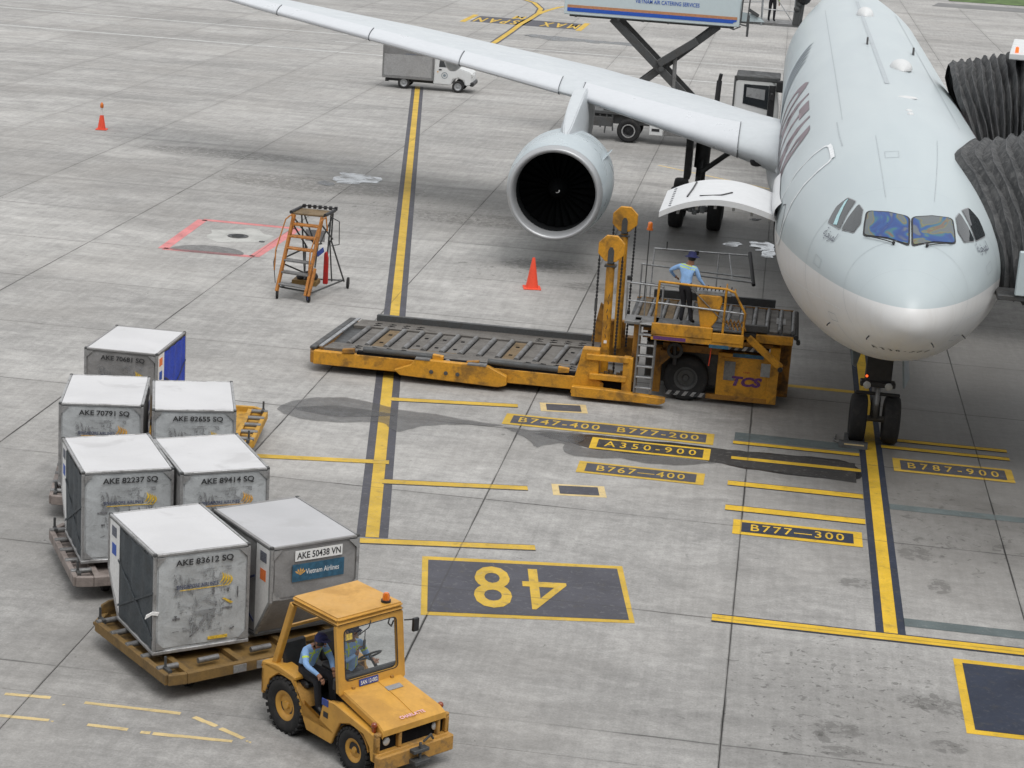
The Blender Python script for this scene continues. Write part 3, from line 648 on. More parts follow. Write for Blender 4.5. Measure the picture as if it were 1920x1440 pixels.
def fuselage_mat():
    k = NT('airliner skin'); sep = k.n('ShaderNodeSeparateXYZ', {'Vector': k.pos()})
    y, z = sep.outputs['Y'], sep.outputs['Z']
    bz = k.math('ADD', 4.43, k.math('MULTIPLY', k.ramp(y, 1.0, 4.0), 0.04))
    up = k.ramp(k.math('SUBTRACT', z, bz), -0.006, 0.006)
    n = k.noise(k.pos(scale=(1, .25, 1)), 1.2, 4); n2 = k.noise(k.pos(scale=(2, 2, .4)), 2.0, 4, .65)
    gray = k.mix(k.ramp(n, 0.3, 0.7), (0.42, 0.475, 0.495), (0.445, 0.50, 0.515)); white = k.mix(k.ramp(n2, 0.45, 0.75, 0, .35), (0.66, 0.66, 0.655), (0.56, 0.545, 0.52))
    c = k.mix(up, white, gray)
    # frame joints: faint hoop and stringer lines
    hoop = k.math('ABSOLUTE', k.math('SUBTRACT', k.math('FRACT', k.math('DIVIDE', y, 2.65)), 0.5)); hl = k.ramp(hoop, 0.0, 0.0032, 0.22, 0.0)
    c = k.mix(hl, c, (0.25, 0.27, 0.29))
    return k.set(color=c, rough=0.36, spec=0.45)
M['skinf'] = fuselage_mat()
M['wing'] = wear_mat('pale grey wing paint', (0.50, 0.53, 0.55), 0.28, amount=0.12, scale=0.8, dirt=(0.42, 0.44, 0.47), fine=0.03)
M['slat'] = wear_mat('light wing leading edge paint', (0.56, 0.58, 0.605), 0.25, amount=0.08, scale=0.8, dirt=(0.45, 0.46, 0.48), fine=0.02)
M['nacelle'] = wear_mat('blue grey nacelle paint', (0.42, 0.475, 0.50), 0.22, amount=0.08, scale=1.0, dirt=(0.38, 0.42, 0.45), fine=0.02)
k = NT('polished inlet lip'); M['lip'] = k.set(color=(0.40, 0.41, 0.42), rough=0.38, metal=0.35)
M['fan'] = flat_mat('dark fan blade', (0.0035, 0.004, 0.0045), 0.9, 0.0, spec=0.06, var=0.2)
M['liner'] = flat_mat('dark inlet liner', (0.010, 0.011, 0.012), 0.85, spec=0.15)
M['line_d'] = flat_mat('dark seam', (0.10, 0.11, 0.12), 0.6)
M['seam_soft'] = flat_mat('soft grey skin seam', (0.375, 0.415, 0.435), 0.5)
M['line_l'] = flat_mat('white outline', (0.70, 0.72, 0.73), 0.4)
M['burg'] = flat_mat('burgundy title paint', (0.14, 0.085, 0.105), 0.4, var=0.05)
M['oryx'] = flat_mat('grey title paint', (0.19, 0.23, 0.26), 0.4, var=0.05)
# fuselage
ys = [0, .01, .03, .06, .1, .16, .24, .34, .46, .6, .78] + [1+.25*i for i in range(44)] + [12+i for i in range(30)] + [42, 44, 46, 48, 50, 52, 54, 56, 58, 60, 61.5]
fm = MB(); fm.grid([[fpt(y, a) for a in [i*2.5 for i in range(144)]] for y in ys], loop=True)
fm.build('fuselage', 'skinf', plane, smooth=True, weld=True, angle=180)
# belly fairing at the wing root
bf = MB(); rows = []
for i in range(21):
    t = i/20; y = 18.6+t*19.5; s = math.sin(math.pi*min(max(t, 0.001), .999))**0.45
    rows.append([Vector((math.cos(a)*(1.9+1.12*s)+FYAW*y, y, 3.05+math.sin(a)*(0.8+0.62*s)*(1 if math.sin(a) < 0 else 1.15))) for a in [j*math.tau/40 for j in range(40)]])
bf.grid(rows, loop=True); bf.build('belly_fairing', 'wing', plane, smooth=True, angle=180)
# wings
def af(n=22, t0=0.0, t1=1.0):
    out = []
    for i in range(n):
        u = t0+(t1-t0)*(1-math.cos(math.pi*i/(n-1)))/2
        out.append((u, 5*(.2969*math.sqrt(u)-.126*u-.3516*u**2+.2843*u**3-.1036*u**4)))
    return out
ST = [(2.3, 21.241, 3.916, 10.4, .154, 2.9), (5, 23.553, 4.146, 9.0, .105, -.6), (9.2, 26.795, 4.703, 7.1, .078, -1.7), (16, 30.684, 5.464, 5.1, .086, -2.2), (22, 34.443, 6.05, 3.9, .095, -.4), (28.5, 38.065, 6.89, 2.5, .1, -.9)]
def wst(x):
    for a, b in zip(ST, ST[1:]):
        if x <= b[0] or b is ST[-1]:
            t = (x-a[0])/(b[0]-a[0]); return [a[i]+(b[i]-a[i])*t for i in range(1, 6)]
def wpt(x, u, t, side, sgn, off=0.0):
    yl, zl, c, tc, tw = wst(x); a = R(tw); cam_ = .012*math.sin(math.pi*u)*c
    U, V = u*c, cam_+(t*tc*c+off)*(1 if side > 0 else -.9)
    if u < 0.04: U -= off*(1-u/0.04)
    return Vector((sgn*x, yl+U*math.cos(a)+V*math.sin(a), zl+V*math.cos(a)-U*math.sin(a)))
def wing_sec(x, sgn, t0=0.0, t1=1.0, tl=None, off=0.0, n=22):
    up = [wpt(x, u, t, 1, sgn, off) for u, t in reversed(af(n, t0, t1))]
    lo = [wpt(x, u, t, -1, sgn, off) for u, t in af(n, t0, tl or t1)][1:]
    return up+lo
WX = [2.3, 3.1, 3.9, 5, 6, 7, 8, 9.2, 10.5, 12, 14, 16, 18, 20, 22, 24, 26, 28, 28.5]
for sgn in (-1, 1):
    w = MB(); w.grid([wing_sec(x, sgn) for x in WX]); w.f.append(tuple(range((len(WX)-1)*43, len(WX)*43)))
    w.build('wing', 'wing', plane, smooth=True, angle=60)
    for x0, x1 in ((3.95, 9.15), (9.95, 13.55), (13.60, 17.1), (17.15, 21.0), (21.05, 24.7), (24.75, 28.2)):
        n = 6; m = MB(); rows = [wing_sec(x0+(x1-x0)*i/n, sgn, 0, .17, .055, 0.022, 12) for i in range(n+1)]
        m.grid(rows); m.f.append(tuple(range(23))); m.f.append(tuple(range(n*23, n*23+23)))
        m.build('slat', 'slat', plane, smooth=True, angle=35)
    # dark shut-lines round the slats
    for xe in (3.95, 9.15, 9.95, 13.57, 17.12, 21.02, 24.72):
        m = MB(); m.path([wpt(xe, u, t, 1, sgn, .024) for u, t in af(9, 0, .17)], .014, 5); m.path([wpt(xe, u, t, -1, sgn, .024) for u, t in af(5, 0, .06)], .014, 5); m.build('slat_gap', 'line_d', plane)
    m = MB(); m.path([wpt(x, .175, af(2, 0, .175)[1][1], 1, sgn, .004) for x in (3.95, 5, 6, 7, 8, 9.2)], .010, 5); m.path([wpt(x, .175, af(2, 0, .175)[1][1], 1, sgn, .004) for x in (9.95, 12, 14, 16, 18, 20, 22, 24, 26, 28)], .010, 5); m.build('slat_line', 'oryx', plane)
    # flap track fairings under the trailing edge
    for x in (7.0, 14.5):
        yl, zl, c, tc, tw = wst(x); m = MB(); rows = []
        for i in range(13):
            t = i/12; r = 0.42*math.sin(math.pi*min(max(t, .01), .99))**0.6
            rows.append([Vector((sgn*x+r*.62*math.cos(a), yl+c*(.42+t*.62), zl-.30-t*.26+r*1.2*math.sin(a))) for a in [j*math.tau/14 for j in range(14)]])
        m.grid(rows, loop=True); m.build('flap_track_fairing', 'wing', plane, smooth=True, angle=180)
    # engine: cowl, polished lip, liner, fan, spinner, pylon
    ec = Vector((sgn*9.24, 21.45, 2.40)); ax = (0, 1, 0.02)
    m = MB(); m.lathe(ec, ax, [(0.28, 1.445), (.6, 1.505), (1.0, 1.555), (1.5, 1.59), (2.1, 1.59), (2.8, 1.56), (3.5, 1.48), (4.2, 1.34), (4.9, 1.16), (5.3, 1.04), (5.32, .98)], 64)
    m.build('engine_cowl', 'nacelle', plane, smooth=True)
    m = MB(); pr = []
    for i in range(17):
        a = math.pi*i/16; pr.append((0.29-0.29*math.sin(a)-(0.0), 1.335+0.108*math.cos(a)))
    pr = [(0.28, 1.443)]+pr+[(.36, 1.222), (.5, 1.205)]
    m.lathe(ec, ax, pr, 64); m.build('inlet_lip', 'lip', plane, smooth=True, angle=60)
    m = MB(); m.lathe(ec, ax, [(.45, 1.205), (.9, 1.215), (1.5, 1.225), (1.52, 1.0), (1.6, .02)], 48); m.build('inlet_liner', 'liner', plane, smooth=True, angle=50)
    fan = MB()
    for i in range(26):
        a = i*math.tau/26; rows = []
        for j in range(6):
            r = .30+j*(1.19-.30)/5; tw_ = .35+.75*j/5; ww = .11+.06*j/5; cc = Vector((math.cos(a), 0, math.sin(a))); tt = Vector((-math.sin(a), 0, math.cos(a)))
            rows.append([ec+cc*r+tt*(-ww*math.sin(tw_))+Vector((0, 1.12-ww*math.cos(tw_), .02)), ec+cc*r+tt*(ww*math.sin(tw_))+Vector((0, 1.12+ww*math.cos(tw_), .02))])
        fan.grid(rows)
    stuff(fan.build('fan_blades', 'fan', plane, smooth=True))
    sp = MB(); sp.lathe(ec, ax, [(.66, .002), (.70, .07), (.80, .17), (.95, .26), (1.1, .32)], 32); spn = sp.build('spinner', 'fan', plane, smooth=True)
    sw = MB(); rows = []
    for i in range(36):
        t = i/35; a = -1.9+t*5.2*1.0; r = .035+.13*t; w_ = .030*(1-abs(t-.5)*.5)
        def spz(r_): return .655+ (r_/.32)**1.35*.44
        rows.append([ec+Vector((math.cos(a)*rr, spz(rr)-.02, math.sin(a)*rr)) for rr in (r-w_/2, r+w_/2)])
    sw.grid(rows); sw.build('spinner_swirl', 'white', spn)
    py = MB(); x0 = sgn*9.17; rows = []
    for (y, zt, zb, hw) in ((22.9, 4.0, 3.85, .08), (23.4, 4.22, 3.7, .22), (24.4, 4.55, 3.6, .30), (25.4, 4.78, 3.4, .33), (26.4, 4.95, 3.3, .33), (28, 4.95, 3.3, .33), (29.8, 4.7, 3.7, .22), (31, 4.6, 4.3, .05)):
        rows.append([(x0-hw*.6, y, zt), (x0+hw*.6, y, zt), (x0+hw, y, (zt+zb)/2), (x0+hw, y, zb), (x0-hw, y, zb), (x0-hw, y, (zt+zb)/2)])
    py.grid(rows, loop=True); py.f += [tuple(range(6)), tuple(range(42, 48))]; py.build('engine_pylon', 'wing', plane, bevel=.04, smooth=True, angle=50, seg=2)
    cn = MB(); cn.lathe(ec, ax, [(4.9, .95), (5.6, .75), (6.2, .5), (6.8, .25), (7.1, .02)], 32); cn.build('exhaust_cone', 'steel_d', plane, smooth=True)
    # engine strake
    st_ = MB(); st_.prism([(0, 0), (1.1, .26), (1.3, .26), (1.5, 0)], ec+Vector((-sgn*1.25, 1.2, .95)), (0, 1, 0), (-sgn*.7, 0, .72), .03); st_.build('engine_strake', 'nacelle', plane)
    # red landing light and small intake disc in the root
    rr_ = MB(); p0 = wpt(3.35, .035, .04, 1, sgn); rr_.lathe(p0+Vector((0, -.02, -.33)), (sgn*-.1, -.85, -.3), [(-.06, .19), (.06, .19), (.075, .15), (.07, .001)], 20, sx=1.0, sy=.6); rr_.build('landing_light', 'black', plane, smooth=True)
# wing root fillet
for sgn in (-1, 1):
    m = MB(); rows = []
    for i in range(9):
        t = i/8; y = 19.2+t*5.0; wv = .05+.55*t**1.6; rows.append([Vector((sgn*(2.45+wv*s_**.8)+FYAW*y, y, 4.5+.2*t-1.0*s_*1.0+ (1-s_)*.4*t)) for s_ in (0, .15, .35, .6, .85, 1.0)])
    m.grid(rows); m.build('root_fillet', 'wing', plane, smooth=True, angle=180)

# flight deck windows
def refl(c1, c2, c3):
    k = NT('iridescent coated windscreen'); n = k.noise(k.pos(scale=(1.1, .9, 1.3)), 1.5, 2, 0.5, 1.1)
    cr = k.n('ShaderNodeValToRGB'); cr.color_ramp.interpolation = 'EASE'; e = cr.color_ramp.elements
    cols = [(0.30, (0.13, 0.14, 0.14)), (0.46, (0.12, 0.14, 0.15)), (0.485, (0.16, 0.18, 0.09)), (0.505, (0.17, 0.11, 0.08)), (0.525, (0.05, 0.15, 0.18)), (0.56, (0.03, 0.08, 0.24)), (0.62, (0.03, 0.06, 0.20)), (0.70, (0.12, 0.14, 0.16))]
    e[0].position = cols[0][0]; e[0].color = (*cols[0][1], 1); e[1].position = cols[-1][0]; e[1].color = (*cols[-1][1], 1)
    for p_, c_ in cols[1:-1]: x_ = e.new(p_); x_.color = (*c_, 1)
    k.t.links.new(n, cr.inputs[0]); return k.set(color=cr.outputs[0], rough=0.3, metal=0.0, coat=0.22, spec=0.3)
M['irid'] = refl(0, 0, 0)
M['cockpit'] = flat_mat('dark side window glass', (0.02, 0.025, 0.028), 0.04, var=.1, coat=1.0)
M['shade'] = flat_mat('pale cyan sunshade', (0.36, 0.55, 0.58), 0.6, var=.1)
WINS = {'main': [(.045, 2.84, 5.80), (.85, 3.22, 5.80), (.89, 2.50, 5.41), (.045, 1.98, 5.36)],
        'a': [(.95, 3.34, 5.80), (1.03, 3.60, 5.85), (1.32, 3.10, 5.38), (1.09, 2.76, 5.40), (.97, 2.92, 5.57)],
        'b': [(1.08, 3.76, 5.87), (1.24, 4.05, 5.88), (1.45, 3.98, 5.70), (1.60, 3.70, 5.41), (1.36, 3.15, 5.38)]}
def rim(q, t): 
    c = sum((Vector(a) for a in q), Vector((0, 0)))/len(q); return [tuple(c+(Vector(a)-c)*t) for a in q]
def rounded(q, f=.12, n=3):
    out = []
    for i in range(len(q)):
        p0, p1, p2 = Vector(q[i-1]), Vector(q[i]), Vector(q[(i+1) % len(q)]); a = p1+(p0-p1)*f; b = p1+(p2-p1)*f
        for j in range(n+1):
            t = j/n; out.append(tuple((1-t)**2*a+2*t*(1-t)*p1+t*t*b))
    return out
for sgn in (-1, 1):
    for k_, w3 in WINS.items():
        q = [find((sgn*(x-FYAW*0)+FYAW*y, y, z)) for x, y, z in w3]; q = rounded(q)
        fr = fpatch(rim(q, 1.09 if k_ == 'main' else 1.07), .012, sub=2).build('window_frame', 'black' if k_ == 'main' else 'steel_l', plane, smooth=True)
        g_ = fpatch(q, .020, sub=2).build('window_pane', 'irid' if k_ == 'main' else 'cockpit', fr, smooth=True)
    # wiper
    a = find((sgn*.62, 2.28, 5.32)); b = find((sgn*.14, 1.98, 5.33)) if sgn > 0 else find((sgn*.85, 2.45, 5.39))
wp = MB()
def skinpt(x, y, z, off): return fpt(*find((x, y, z)), off)
for a, b in (((-.88, 2.46, 5.38), (-.30, 2.02, 5.27)), ((.84, 2.44, 5.40), (.28, 2.03, 5.28))):
    w_ = MB(); p = [skinpt(*(Vector(a).lerp(Vector(b), t)), .045) for t in (0, .25, .5, .75, 1)]
    w_.path(p, .012, 6); w_.ball(p[-1], .035, 8, 6); w_.tube(skinpt(*b, 0.0), skinpt(*b, .05), .02, 6); w_.build('wiper', 'black', plane)
# pale sunshades behind the right hand side panes
for q_ in ([(-1.30, 3.95, 5.82), (-1.20, 4.0, 5.86), (-1.40, 3.34, 5.41), (-1.50, 3.45, 5.41)],):
    fpatch([find((x+FYAW*y, y, z)) for x, y, z in q_], .026, sub=3).build('sunshade', 'shade', plane, smooth=True)
# faint skin joints
for path_, w_ in (([(14+i, 93) for i in range(0, 29, 2)], .12), ([(6.5+i*.25, 122+.1*i) for i in range(11)], .03), ([(9+i, 60) for i in range(0, 33, 2)], .022), ([(9+i, 120) for i in range(0, 33, 2)], .022),
                  ([(3.2+i*.3, 75) for i in range(12)], .015), ([(3.2+i*.3, 105) for i in range(12)], .015), ([(2.0, 215+i*10) for i in range(12)], .015), ([(3.4, -30+i*9) for i in range(9)], .012), ([(3.4, 145+i*9) for i in range(8)], .012)):
    m = MB(); fstrip(path_, w_, .008, m); m.build('skin_joint', 'seam_soft', plane)
for y0_, p0_ in ((1.9, 205), (1.4, 320), (2.6, 168), (2.6, 12), (5.0, 95)):
    m = MB(); dp_ = 7; fstrip([(y0_, p0_), (y0_+.35, p0_)], .012, .008, m); fstrip([(y0_, p0_+dp_), (y0_+.35, p0_+dp_)], .012, .008, m); fstrip([(y0_, p0_), (y0_, p0_+dp_)], .012, .009, m); fstrip([(y0_+.35, p0_), (y0_+.35, p0_+dp_)], .012, .009, m); stuff(m.build('access_panel', 'seam_soft', plane))
# passenger door outline, right hand side, and a white bar over it
dm = MB(); path = [(6.05, 181), (5.92, 172), (5.86, 160), (5.84, 148), (5.84, 137), (5.88, 131), (6.02, 128.5)]
path2 = [(7.0, 128.5), (7.14, 131), (7.18, 137), (7.18, 150), (7.14, 165), (7.05, 178), (6.9, 183.5), (6.6, 186), (6.3, 185), (6.05, 181)]
fstrip(path, .06, .022, dm); fstrip(path2, .06, .022, dm); dm.build('door_outline', 'line_l', plane)
dm = MB(); fstrip([(5.98, 128.2), (6.4, 127.8), (6.8, 127.8), (7.05, 128.4)], .10, .024, dm); dm.build('door_top_trim', 'line_l', plane)
dm = MB(); fstrip([(6.1, 178), (6.15, 170), (6.4, 164), (6.7, 166), (6.85, 172), (6.85, 180)], .03, .010, dm); dm.build('door_seam', 'line_d', plane)
# seams of the nose: radome ring, panel lines
sm_ = MB(); fstrip([(1.35+.35*math.cos(R(a)-R(90)), a) for a in range(-30, 212, 8)], .007, .008, sm_)
stuff(sm_.build('radome_seam', 'seam_soft', plane))
sm_ = MB(); fstrip([(y/2, 196+y*.15) for y in range(3, 24)], .02, .008, sm_); fstrip([(y/2, -14-y*.15) for y in range(3, 24)], .02, .008, sm_); sm_.build('keel_line', 'line_l', plane)
# antennas, probes and roof fittings
def blister(y, phi, L, W, H, name, mat='white_paint'):
    m = MB(); c = fpt(y, phi, 0.0); rows = []
    for i in range(9):
        t = i/8; s = math.sin(math.pi*min(max(t, .001), .999))**.5
        rows.append([c+Vector((W/2*s*math.cos(a), (t-.5)*L, H*s*math.sin(a)-.01)) for a in [j*math.pi/10 for j in range(11)]])
    m.grid(rows); return m.build(name, mat, plane, smooth=True, angle=180)
blister(18.4, 81, 1.6, .62, .26, 'satellite_antenna')
blister(35.7, 90.5, 1.5, .6, .3, 'satellite_antenna')
for y, ph in ((11.4, 85), (8.9, 86.8), (8.5, 86.6)):
    blister(y, ph, .34 if y > 11 else .22, .5 if y > 11 else .16, .05, 'roof_vent')
for y, ph in ((24.5, 97), (24.5, 66)):
    m = MB(); c = fpt(y, ph); m.prism([(0, 0), (.45, 0), (.42, .2), (.22, .2)], c, (0, 1, 0), (0, 0, 1), .05); m.build('blade_antenna', 'black', plane)
for x, y, z in ((-1.37, 2.98, 3.46), (-.63, 1.23, 3.68), (.52, 1.08, 3.70), (1.26, 2.57, 3.55)):
    c = skinpt(x, y, z, 0); d = (skinpt(x, y, z, .1)-c).normalized(); m = MB(); m.path([c, c+d*.07, c+d*.08+Vector((0, -.07, 0))], .014, 6); m.build('pitot_probe', 'steel_d', plane)
# titles: lettering laid on the skin
def fwarp(y_mid, ph_mid, sgn, off=.012):
    # lettering x runs along the body, y up round the hoop
    def w(p):
        ph = ph_mid + sgn*math.degrees(p.y/FR)*(-1 if sgn < 0 else 1) if False else (ph_mid - math.degrees(p.y/FR) if sgn < 0 else ph_mid + math.degrees(p.y/FR))
        return fpt(y_mid + (-p.x if sgn < 0 else p.x), ph, off)
    return w
text('QATAR', 'burg', None, 12.5, 2.3, 'title_lettering', plane, bold=.03, space=1.25, warp=fwarp(16.0, 163, -1))
text('QATAR', 'burg', None, 12.5, 2.3, 'title_lettering', plane, bold=.03, space=1.25, warp=fwarp(16.0, 17, 1))
text('AIRWAYS', 'oryx', None, 9.5, 1.25, 'title_lettering', plane, bold=.02, space=1.2, warp=fwarp(17.0, 184, -1))
# swept horn emblem aft of the titles
m = MB()
for k_ in range(5):
    fstrip([(24.2+k_*.9+t*3.4, 178-36*t**1.4-k_*2) for t in [i/10 for i in range(11)]], .34-.03*k_, .012+.0015*k_, m)
m.build('horn_emblem', 'oryx', plane)
def nose_txt(p):
    # curved line low round the nose
    ang = p.x/1.35; x = math.sin(ang)*.62+.0; y = 1.50-.36*math.cos(ang)+p.y*.4; z = 3.36+p.y+.05*abs(ang)
    return fpt(*find((x, y, z)), .008)
for i, ch in enumerate('A330-300'):
    xx = -.47+i*.135
    yy = 1.22+.42*(xx**2)/.25
    sp_ = find((xx, yy, 3.44+.12*xx**2)); 
    c = fpt(*sp_, .006); nrm = (fpt(*sp_, .1)-fpt(*sp_, 0)).normalized(); t_ = (fpt(*find((xx+.05, 1.22+.42*((xx+.05)**2)/.25, 3.44+.12*xx**2)), .006)-c).normalized(); up_ = nrm.cross(t_).normalized()
    if up_.z < 0: up_ = -up_
    T = Matrix((t_, up_, nrm)).transposed().to_4x4(); T.translation = c
    text(ch, 'ink', T, None, .13 if ch != '-' else .025, 'type_lettering', plane, bold=.02)
# name in Arabic script under the side windows (right to left letter forms)
for sgn in (-1, 1):
    a0, a1 = ((-1.74, 3.70, 5.24), (-1.33, 2.80, 5.16)) if sgn < 0 else ((1.27, 2.84, 5.2), (1.66, 3.62, 5.22))
    c = (Vector(a0)+Vector(a1))/2; sp_ = find(c); c3 = fpt(*sp_, .008); nrm = (fpt(*sp_, .1)-fpt(*sp_, 0)).normalized(); t_ = (fpt(*find(a1), .008)-fpt(*find(a0), .008)).normalized(); up_ = nrm.cross(t_).normalized()
    if up_.z < 0: up_ = -up_
    T = Matrix((t_, up_, nrm)).transposed().to_4x4(); T.translation = c3+nrm*.012
    text('\ufe94\ufef4\ufea8\ufeae\ufee4\ufedf', 'ink_gray', T, .58, .27, 'name_lettering', plane, bold=.004)
# forward cargo door, hinged at its upper edge and swung open
cd = MB(); rows = []; rows2 = []
for i in range(15):
    t = i/14; x = -2.60-t*2.72; z = 4.58+0.42*math.sin(math.pi*min(t*.72+.08, 1))-.26*t**3+.03
    rows.append([Vector((x, 7.7+3.0*j/6+.03*t, z)) for j in range(7)]); rows2.append([Vector((x, 7.7+3.0*j/6+.03*t, z-.13)) for j in range(7)])
cd.grid(rows); cd.grid(rows2); 
for r_ in (0, 14): cd.grid([rows[r_], rows2[r_]])
for c_ in (0, 6): cd.grid([[r_[c_] for r_ in rows], [r_[c_] for r_ in rows2]])
M['cdoor'] = wear_mat('white cargo door skin', (0.60, 0.61, 0.62), 0.28, amount=0.05, scale=1, dirt=(.5, .5, .5), fine=.02)
door = cd.build('cargo_door', 'cdoor', plane, weld=True, smooth=True, angle=50)
def dtop(x): t = (-2.60-x)/2.72; return 4.58+0.42*math.sin(math.pi*min(t*.72+.08, 1))-.26*t**3+.034
ln = MB()
for pts in ([(-3.95, 8.35), (-3.72, 8.9)], [(-3.95, 8.35), (-4.45, 8.30)], [(-4.62, 10.5), (-4.66, 9.6)], [(-4.66, 9.6), (-4.74, 8.5)]):
    (xa, ya), (xb, yb) = pts; ln.bar((xa, ya, dtop(xa)+.012), (xb, yb, dtop(xb)+.012), .035, .02)
ln.build('latch_groove', 'black', door)
ri = MB()
for i in range(11): y = 7.95+i*.25; ri.box((-5.10, y, dtop(-5.10)+.008), (.06, .035, .012))
stuff(ri.build('latch_marks', 'line_d', door))
ri = MB()
for i in range(6): ri.bar((-2.8-i*.42, 7.85, dtop(-2.8-i*.42)-.19), (-2.8-i*.42, 10.6, dtop(-2.8-i*.42)-.19), .06, .10)
stuff(ri.build('door_frames', 'steel_l', door))
m = MB(); w_ = fpatch([(7.4, 172), (10.2, 172), (10.2, 205), (7.4, 205)], .006, sub=6); w_.build('cargo_hold_opening', 'void', plane, smooth=True)
m = MB(); rows = [[fpt(6.9+j*.5, 166+i*2.2, .02+.10*math.sin(math.pi*i/5)) for i in range(6)] for j in range(9)]; m.grid(rows); m.build('cargo_door_hinge', 'cdoor', plane, smooth=True, angle=180)
# main landing gear: four-wheel bogies
def wheel_mesh(r, w, n=28, rim_r=.5):
    m = MB(); m.lathe((0, 0, 0), (1, 0, 0), [(-w*.36, r*rim_r), (-w*.46, r*.66), (-w/2, r*.8), (-w*.46, r*.93), (-w*.36, r*.985), (-w*.12, r), (w*.12, r), (w*.36, r*.985), (w*.46, r*.93), (w/2, r*.8), (w*.46, r*.66), (w*.36, r*rim_r)], n)
    h = MB(); h.lathe((0, 0, 0), (1, 0, 0), [(-w*.34, r*rim_r+.005), (-w*.30, r*.42), (-w*.16, r*.36), (-w*.18, r*.16), (-w*.30, r*.13), (-w*.31, .001)], n)
    h.lathe((0, 0, 0), (1, 0, 0), [(w*.34, r*rim_r+.005), (w*.30, r*.42), (w*.16, r*.36), (w*.18, r*.16), (w*.30, r*.13), (w*.31, .001)], n)
    return m, h
def wheel(r, w, loc, parent, ax=0.0, tyre='rubber', hub='steel', n=28, rim_r=.5, name='wheel'):
    a, h = wheel_mesh(r, w, n, rim_r); t = a.build(name, tyre, parent, smooth=True, angle=50); t.location = loc; t.rotation_euler = (0, 0, ax)
    hh = h.build('hub', hub, t, smooth=True, angle=50); return t
for sgn in (-1, 1):
    for yy in (31.0, 33.0):
        for dx in (-.66, .66): wheel(.70, .50, (sgn*5.33+dx, yy, .70), plane)
    m = MB(); m.bar((sgn*5.33, 30.9, .70), (sgn*5.33, 33.1, .70), .28, .30)
    for yy in (31.0, 33.0): m.tube((sgn*5.33-.62, yy, .7), (sgn*5.33+.62, yy, .7), .11, 10)
    m.build('bogie_beam', 'steel_l', plane, bevel=.03)
    m = MB(); m.tube((sgn*5.33, 32, .8), (sgn*5.30, 31.9, 2.2), .17, 14); m.tube((sgn*5.30, 31.9, 2.0), (sgn*5.25, 31.8, 4.2), .26, 14); m.tube((sgn*5.3, 31.3, 1.9), (sgn*3.2, 31.6, 3.6), .09, 8); m.path([(sgn*5.33, 31.6, 1.0), (sgn*5.33, 31.35, 1.7), (sgn*5.3, 31.6, 2.3)], .07, 8)
    m.build('gear_strut', 'steel_d', plane, smooth=True)
    m = MB(); m.box((sgn*5.75, 31.75, 2.6), (.22, 1.2, 1.9)); m.build('gear_door', 'steel_d', plane, bevel=.02)
    m = MB()
    for i in range(9): m.box((sgn*5.33+rng.uniform(-.3, .3), 30.55+rng.uniform(-.1, .2), .8+rng.uniform(-.25, .3)), (rng.uniform(.08, .25), .14, rng.uniform(.06, .22)), rng.uniform(-.5, .5))
    m.build('brake_units', 'steel_l', plane, bevel=.01)
# nose gear
ng = (-.03, 6.60)
for dx in (-.37, .37): wheel(.54, .37, (ng[0]+dx, ng[1], .53), plane, tyre='rubber', hub='steel_d')
m = MB(); m.tube((ng[0], ng[1], .53), (ng[0]-.02, ng[1]+.35, 2.3), .11, 14); m.tube((ng[0]-.01, ng[1]+.12, 1.25), (ng[0]-.02, ng[1]+.35, 2.4), .17, 14); m.tube((ng[0]-.36, ng[1], .53), (ng[0]+.36, ng[1], .53), .07, 10)
m.path([(ng[0], ng[1]-.14, .62), (ng[0], ng[1]-.32, .95), (ng[0], ng[1]-.1, 1.35)], .05, 8); m.build('nose_gear_strut', 'steel', plane, smooth=True)
m = MB(); m.box((ng[0]-.02, ng[1]-.02, 1.72), (.58, .34, .62)); m.box((ng[0]-.02, ng[1]-.12, 1.38), (.78, .28, .12)); m.tube((ng[0]-.5, ng[1]-.15, 1.15), (ng[0]+.5, ng[1]-.15, 1.15), .045, 8); m.build('nose_gear_housing', 'black', plane, bevel=.03)
for dx in (-.24, .24):
    m = MB(); m.lathe((ng[0]+dx-.02, ng[1]-.22, 1.36), (0, -1, 0), [(0, .085), (.06, .085), (.075, .065), (.075, .001)], 16); m.build('taxi_light', 'lampglass', plane, smooth=True)
m = MB(); m.ball((ng[0]-.28, ng[1]-.2, 1.55), .03); m.build('status_lamp', 'lamp_red', plane)
for pts in ([(.42, 5.9, 2.15), (.55, 6.9, 2.15), (.66, 6.75, 1.50), (.52, 6.1, 1.42)], [(-.72, 5.7, 2.3), (-.50, 6.3, 2.1), (-.58, 6.3, 1.75), (-.66, 6.1, 1.85)]):
    m = MB(); p = [Vector(a) for a in pts]; nn = (p[1]-p[0]).cross(p[2]-p[0]).normalized()*.04; m.add(p+[a+nn for a in p], [(0, 1, 2, 3), (7, 6, 5, 4), (0, 4, 5, 1), (1, 5, 6, 2), (2, 6, 7, 3), (3, 7, 4, 0)]); m.build('nose_gear_door', 'oryx', plane)
# tail fin (beyond the frame)
m = MB(); m.prism([(49.5, 7.2), (53, 8.5), (58, 15.5), (61, 15.5), (60, 7.0)], (-.15, 0, 0), (0, 1, 0), (0, 0, 1), .3); m.build('tail_fin', 'burg', plane, bevel=.05)

